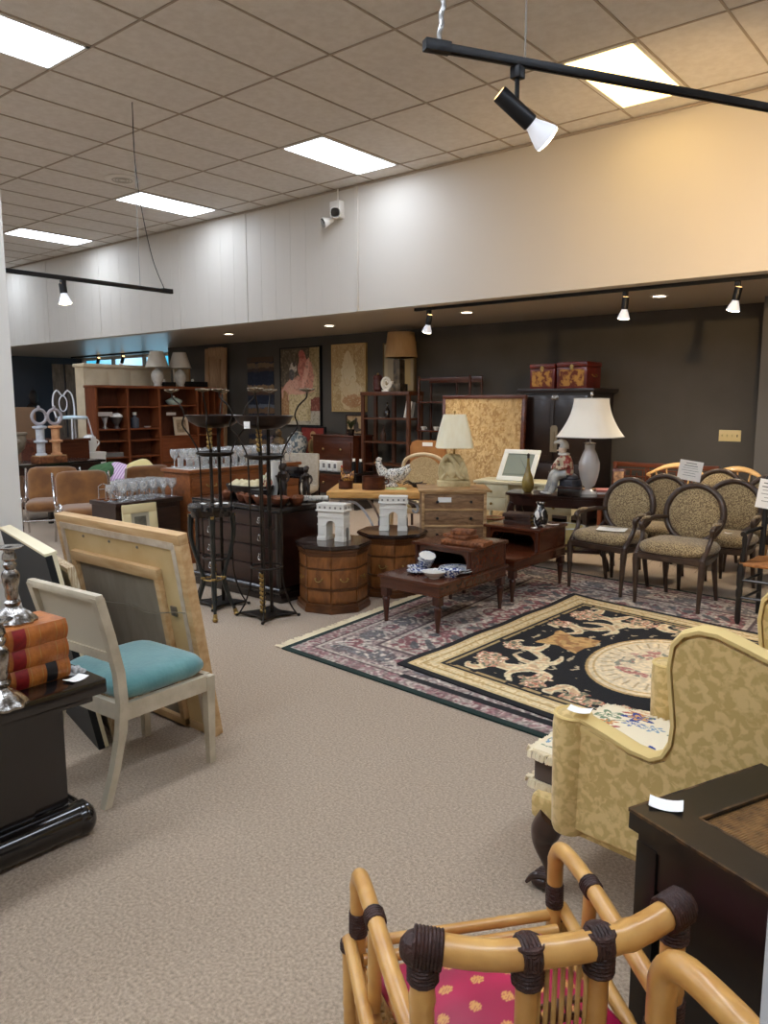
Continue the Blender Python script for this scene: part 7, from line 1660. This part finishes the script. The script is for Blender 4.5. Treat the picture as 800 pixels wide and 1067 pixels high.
# ------------------------------------------------------------------ brown velvet lounge chairs with chrome tubes
m_bvel = mat('brown velvet', (116, 72, 34), .85, col2=(88, 52, 22), scale=5, sheen=.5) if False else mat('rust brown velvet', (140, 94, 44), .85, col2=(108, 68, 30), scale=5, sheen=.5)
def lounge(label, loc, rz):
    t = thing('lounge_chair', label, 'chair', loc, rz, 'brown velvet chairs')
    for sx in (-1, 1):
        o = MB(); o.tube([(sx * .31, .36, .82), (sx * .31, .26, .52), (sx * .31, .10, .44), (sx * .31, -.12, .50), (sx * .31, -.27, .52), (sx * .31, -.32, .44), (sx * .31, -.28, .2), (sx * .31, -.34, .02)], .014, 8, sub=5)
        o.tube([(sx * .31, .16, .44), (sx * .31, .27, .2), (sx * .31, .36, .02)], .014, 8, sub=4); o.build('chrome_side', m_chrome, t)
    o = MB(); o.tube([(-.31, .16, .40), (.31, .16, .40)], .012, 8); o.tube([(-.31, -.28, .25), (.31, -.28, .25)], .012, 8); o.build('cross_bar', m_chrome, t)
    o = MB(); o.cushion(0, -.03, .34, .58, .56, .14, p=7, puff=.3); o.build('seat', m_bvel, t)
    o = MB(); o.cushion(0, 0, 0, .58, .46, .12, p=7, puff=.3); o.xf(Matrix.Translation((0, .25, .62)) @ Matrix.Rotation(PI / 2 - .28, 4, 'X') @ Matrix.Translation((0, 0, -.06))); o.build('backrest', m_bvel, t)
    return t
a = lounge('brown velvet chair with chrome tube frame facing the dark chest, nearest of the three', (-8.12, 4.52, 0), face(.93, -.36))
dup(a, (-8.97, 4.55, 0), face(.85, -.52), 'brown velvet chair with chrome tube frame, leftmost, showing behind the nearest one')
dup(a, (-8.78, 5.60, 0), face(-.99, .12), 'brown velvet chair with chrome tube frame behind the colourful cushions')
# low table with cushions and cloths
t = thing('low_table', 'low dark table piled with colourful cushions among the brown velvet chairs', 'table', (-9.75, 5.50, 0), .15)
o = MB(); o.box(0, 0, .50, .86, .9, .035, bev=.006); o.build('table_top', m_ebony, t)
for x in (-.37, .37):
    for y in (-.38, .38): o = MB(); o.box(x, y, 0, .05, .05, .5); o.build('leg', m_ebony, t)
def pil(label, loc, sx, sy, sz, m, rot):
    t = thing('throw_pillow', label, 'cushion', loc); o = MB(); o.cushion(0, 0, -sz / 2, sx, sy, sz, p=4, puff=.6); o.build('cover', m, t); o = MB()
    P = []
    for q in range(40):
        a = 2 * PI * q / 40; k = (abs(math.cos(a)) ** 4 + abs(math.sin(a)) ** 4) ** (-.25); P.append((sx / 2 * k * math.cos(a) * .995, sy / 2 * k * math.sin(a) * .995, 0))
    o.tube(P, .006, 6, closed=True); o.build('piping', m, t); t.rotation_euler = rot; return t
pil('dark green cushion standing on the low table among the brown chairs', (-9.78, 5.68, .655), .52, .42, .2, mat('green cushion fabric', (66, 104, 62), .85, col2=(50, 84, 50), scale=12), (.45, -.2, .4))
m_lil = mat('lilac striped cotton', (190, 152, 196), .85, col2=(226, 206, 226), scale=9, wave='X', lo=.45, hi=.55)
pil('lilac striped cushion leaning beside the green cushion', (-9.52, 5.80, .66), .36, .34, .12, m_lil, (.8, .3, .6))
pil('pale yellow cushion on the brown velvet chair behind the goblets', (-8.72, 5.66, .74), .38, .34, .13, mat('pale yellow cotton', (222, 206, 146), .85), (.35, .75, .2))
for k, (x, y, c1, c2, lb, s_) in enumerate([(-9.72, 5.30, (206, 52, 70), (236, 222, 220), 'crumpled red and white cloth in front of the green cushion', (.4, .26, .15)), (-9.92, 5.16, (226, 206, 160), (160, 160, 170), 'crumpled cream and grey cloth left of the red and white cloth', (.34, .28, .14)), (-9.48, 5.46, (150, 170, 168), (206, 214, 214), 'pale grey green folded cloth below the lilac cushion', (.42, .26, .07))]):
    o = crumple(*s_, seed=11 + k); q = o.build('cloth', mat('cloth print %d' % k, c1, .85, col2=c2, scale=9, lo=.47, hi=.53), loc=(x, y, .5365), rz=.3 * k); tag(q, lb, 'cloth')

# ------------------------------------------------------------------ dark table at the far left with finials, heart-back chair, urn
t = thing('display_table', 'long dark display table at the far left with wooden finials on it', 'table', (-10.62, 5.22, 0), PI / 2 + .12)
o = MB(); o.box(0, .0, .765, 1.7, .72, .035, bev=.006); o.build('table_top', m_ebony, t); o = MB(); o.box(0, 0, .66, 1.6, .62, .105); o.build('apron', m_darkwood, t)
for x in (-.77, .77):
    for y in (-.28, .28): o = MB(); o.box(x, y, 0, .06, .06, .67, taper=.7); o.build('leg', m_darkwood, t)
o = MB(); o.box(0, .0, .2, 1.5, .56, .03); o.build('lower_shelf', m_darkwood, t)
zt_ = .8005
t = thing('wooden_plinth', 'orange brown wooden plinth block under the two column finials', 'plinth', (-10.42, 5.28, zt_), PI / 2 + .1); o = MB(); o.box(0, 0, 0, .42, .22, .09, bev=.006); o.build('block', m_carv, t); o = MB(); o.box(0, -.005, .09, .40, .2, .012); o.build('moulding', m_edge, t)
m_col1 = mat('chalky white paint', (214, 216, 220), .7, col2=(186, 192, 202), scale=14); m_col2 = mat('peach paint', (222, 172, 128), .7, col2=(200, 144, 100), scale=14)
for k, (y, m_, lb) in enumerate([(5.17, m_col1, 'chalky white column finial with ring top, left on the plinth block'), (5.39, m_col2, 'peach column finial with ring top, right on the plinth block')]):
    t = thing('column_finial', lb, 'column', (-10.42, y, zt_ + .1025), 0, 'column finials')
    o = MB(); o.lathe([(0, 0), (.075, 0), (.075, .02), (.055, .03), (.055, .17), (.09, .18), (.09, .20), (.055, .21), (.058, .36), (.095, .375), (.095, .40), (.03, .41), (0, .41)], 18); o.build('column', m_, t)
    o = MB(); o.tube([(0, .10 * math.cos(a), .53 + .10 * math.sin(a)) for a in [2 * PI * q / 24 for q in range(24)]], .022, 8, closed=True); o.tube([(0, 0, .40), (0, 0, .44)], .02, 8); o.sphere(0, 0, .655, .022, .022, .03, 8); o.build('ring_top', mat('silver grey paint', (170, 164, 168), .5) if 'silver grey paint' not in bpy.data.materials else bpy.data.materials['silver grey paint'], t)
t = thing('urn', 'grey carved stone urn beside the pillar on the display table', 'urn', (-10.62, 4.86, zt_)); o = MB(); o.lathe([(0, 0), (.10, 0), (.10, .03), (.05, .06), (.06, .1), (.16, .2), (.19, .32), (.18, .38), (.205, .40), (.205, .42), (.17, .42), (.15, .3), (0, .25)], 28, flute=.03, nf=12); o.build('body', m_linen, t); o = MB(); o.sphere(.19, 0, .3, .03, .05, .04, 10); o.build('mask_ornament', m_linen, t)
t = thing('cardboard_box', 'brown box standing on the floor by the far left wall behind the urn', 'box', (-13.2, 6.1, 0), .3); o = MB(); o.box(0, 0, 0, .5, .5, 1.55, bev=.01); o.build('carton', mat('brown paper', (142, 112, 86), .8), t); o = MB(); o.box(0, -.252, .2, .06, .003, 1.2); o.build('tape_strip', m_tape, t)
# white metal heart-back chair on a dark chest
t = thing('dark_chest', 'dark red lidded chest behind the column finials, carrying the white heart-back chair', 'chest', (-11.62, 6.0, 0), PI / 2 + .1); o = MB(); o.box(0, 0, 0, .82, .55, 1.03, bev=.006); o.build('chest_body', m_redwood, t); o = MB(); o.box(0, 0, 1.031, .86, .6, .04, bev=.008); o.build('lid', m_redwood, t)
t = thing('heart_back_chair', 'small white metal chair with heart-shaped wire back and pale blue seat', 'chair', (-11.48, 6.24, 1.0715), PI / 2 + .2)
m_wm = mat('white enamelled wire', (224, 224, 228), .4)
o = MB(); o.tube([(-.17, .17, .32), (-.20, .2, .50), (-.17, .21, .68), (-.09, .215, .74), (0, .215, .66), (.09, .215, .74), (.17, .21, .68), (.20, .2, .50), (.17, .17, .32)], .013, 8, sub=5); o.build('heart_frame', m_wm, t)
o = MB(); o.tube([(.075 * math.cos(a), .21, .54 + .12 * math.sin(a)) for a in [2 * PI * q / 20 for q in range(20)]], .009, 6, closed=True); o.build('inner_loop', m_wm, t)
o = MB(); o.lathe([(.21, .30), (.22, .31), (.22, .33), (.2, .345), (0, .36)], 26); o.build('seat', mat('pale blue vinyl', (166, 206, 222), .5, col2=(206, 216, 222), scale=12), t)
for x in (-1, 1):
    for y in (-1, 1): o = MB(); o.tube([(x * .15, y * .15, .31), (x * .20, y * .2, 0)], .012, 8); o.build('leg', m_wm, t)
# tall grey shutters against the far left wall
for k, (y, lb) in enumerate([(9.2, 'left'), (9.75, 'right')]):
    t = thing('shutter', 'tall weathered grey wooden shutter by the dark far left wall, %s one' % lb, 'shutter', (-19.4, y + 1.0 - (.0 if k == 0 else .2), 0), PI / 2, 'grey shutters')
    m_sh = bpy.data.materials.get('weathered grey wood') or mat('weathered grey wood', (150, 140, 130), .8, col2=(112, 104, 98), scale=4, stretch=(6, 6, 1))
    o = MB(); o.box(0, 0, 0, .30, .05, 2.62, bev=.004); o.build('frame', m_sh, t); o = MB(); o.box(0, -.03, .2, .2, .016, 2.2); o.build('slats', m_sh, t)
for k, (y, z, lb) in enumerate([(10.95, 0, 'lowest'), (11.05, 0, 'middle'), (12.15, 0, 'highest')]):
    t = thing('wall_mask', 'dark hanging ornament on the far left wall, %s of three' % lb, 'ornament', (XL, y - 1.3, 1.25 + .35 * k), 0, 'hanging ornaments'); o = MB(); o.sphere(.04, 0, .15, .04, .12, .2, 12, bump=.2); o.build('mask_face', m_ebw, t); o = MB(); o.tube([(.02, 0, .33), (.01, 0, .45)], .006, 6); o.build('cord', m_ebw, t)
t = thing('white_boxes', 'white storage box on the far side of the display table beside the teak wall unit', 'box', (-11.75, 6.66, 0), PI / 2); o = MB(); o.box(0, 0, 0, .3, .4, .78, bev=.006); o.build('box_body', m_white, t); o = MB(); o.box(0, 0, .781, .31, .42, .05, bev=.006); o.build('lid', m_white, t)
t = thing('white_jar', 'white ornamented jar on the white storage box', 'jar', (-11.72, 6.63, .8315)); o = MB(); o.lathe([(0, 0), (.08, 0), (.12, .1), (.1, .24), (.05, .28), (0, .28)], 20, flute=.04, nf=8); o.build('body', m_china, t); o = MB(); o.tube([(0, .11, .2), (0, .17, .15), (0, .11, .07)], .012, 6, sub=3); o.build('handle', m_china, t)
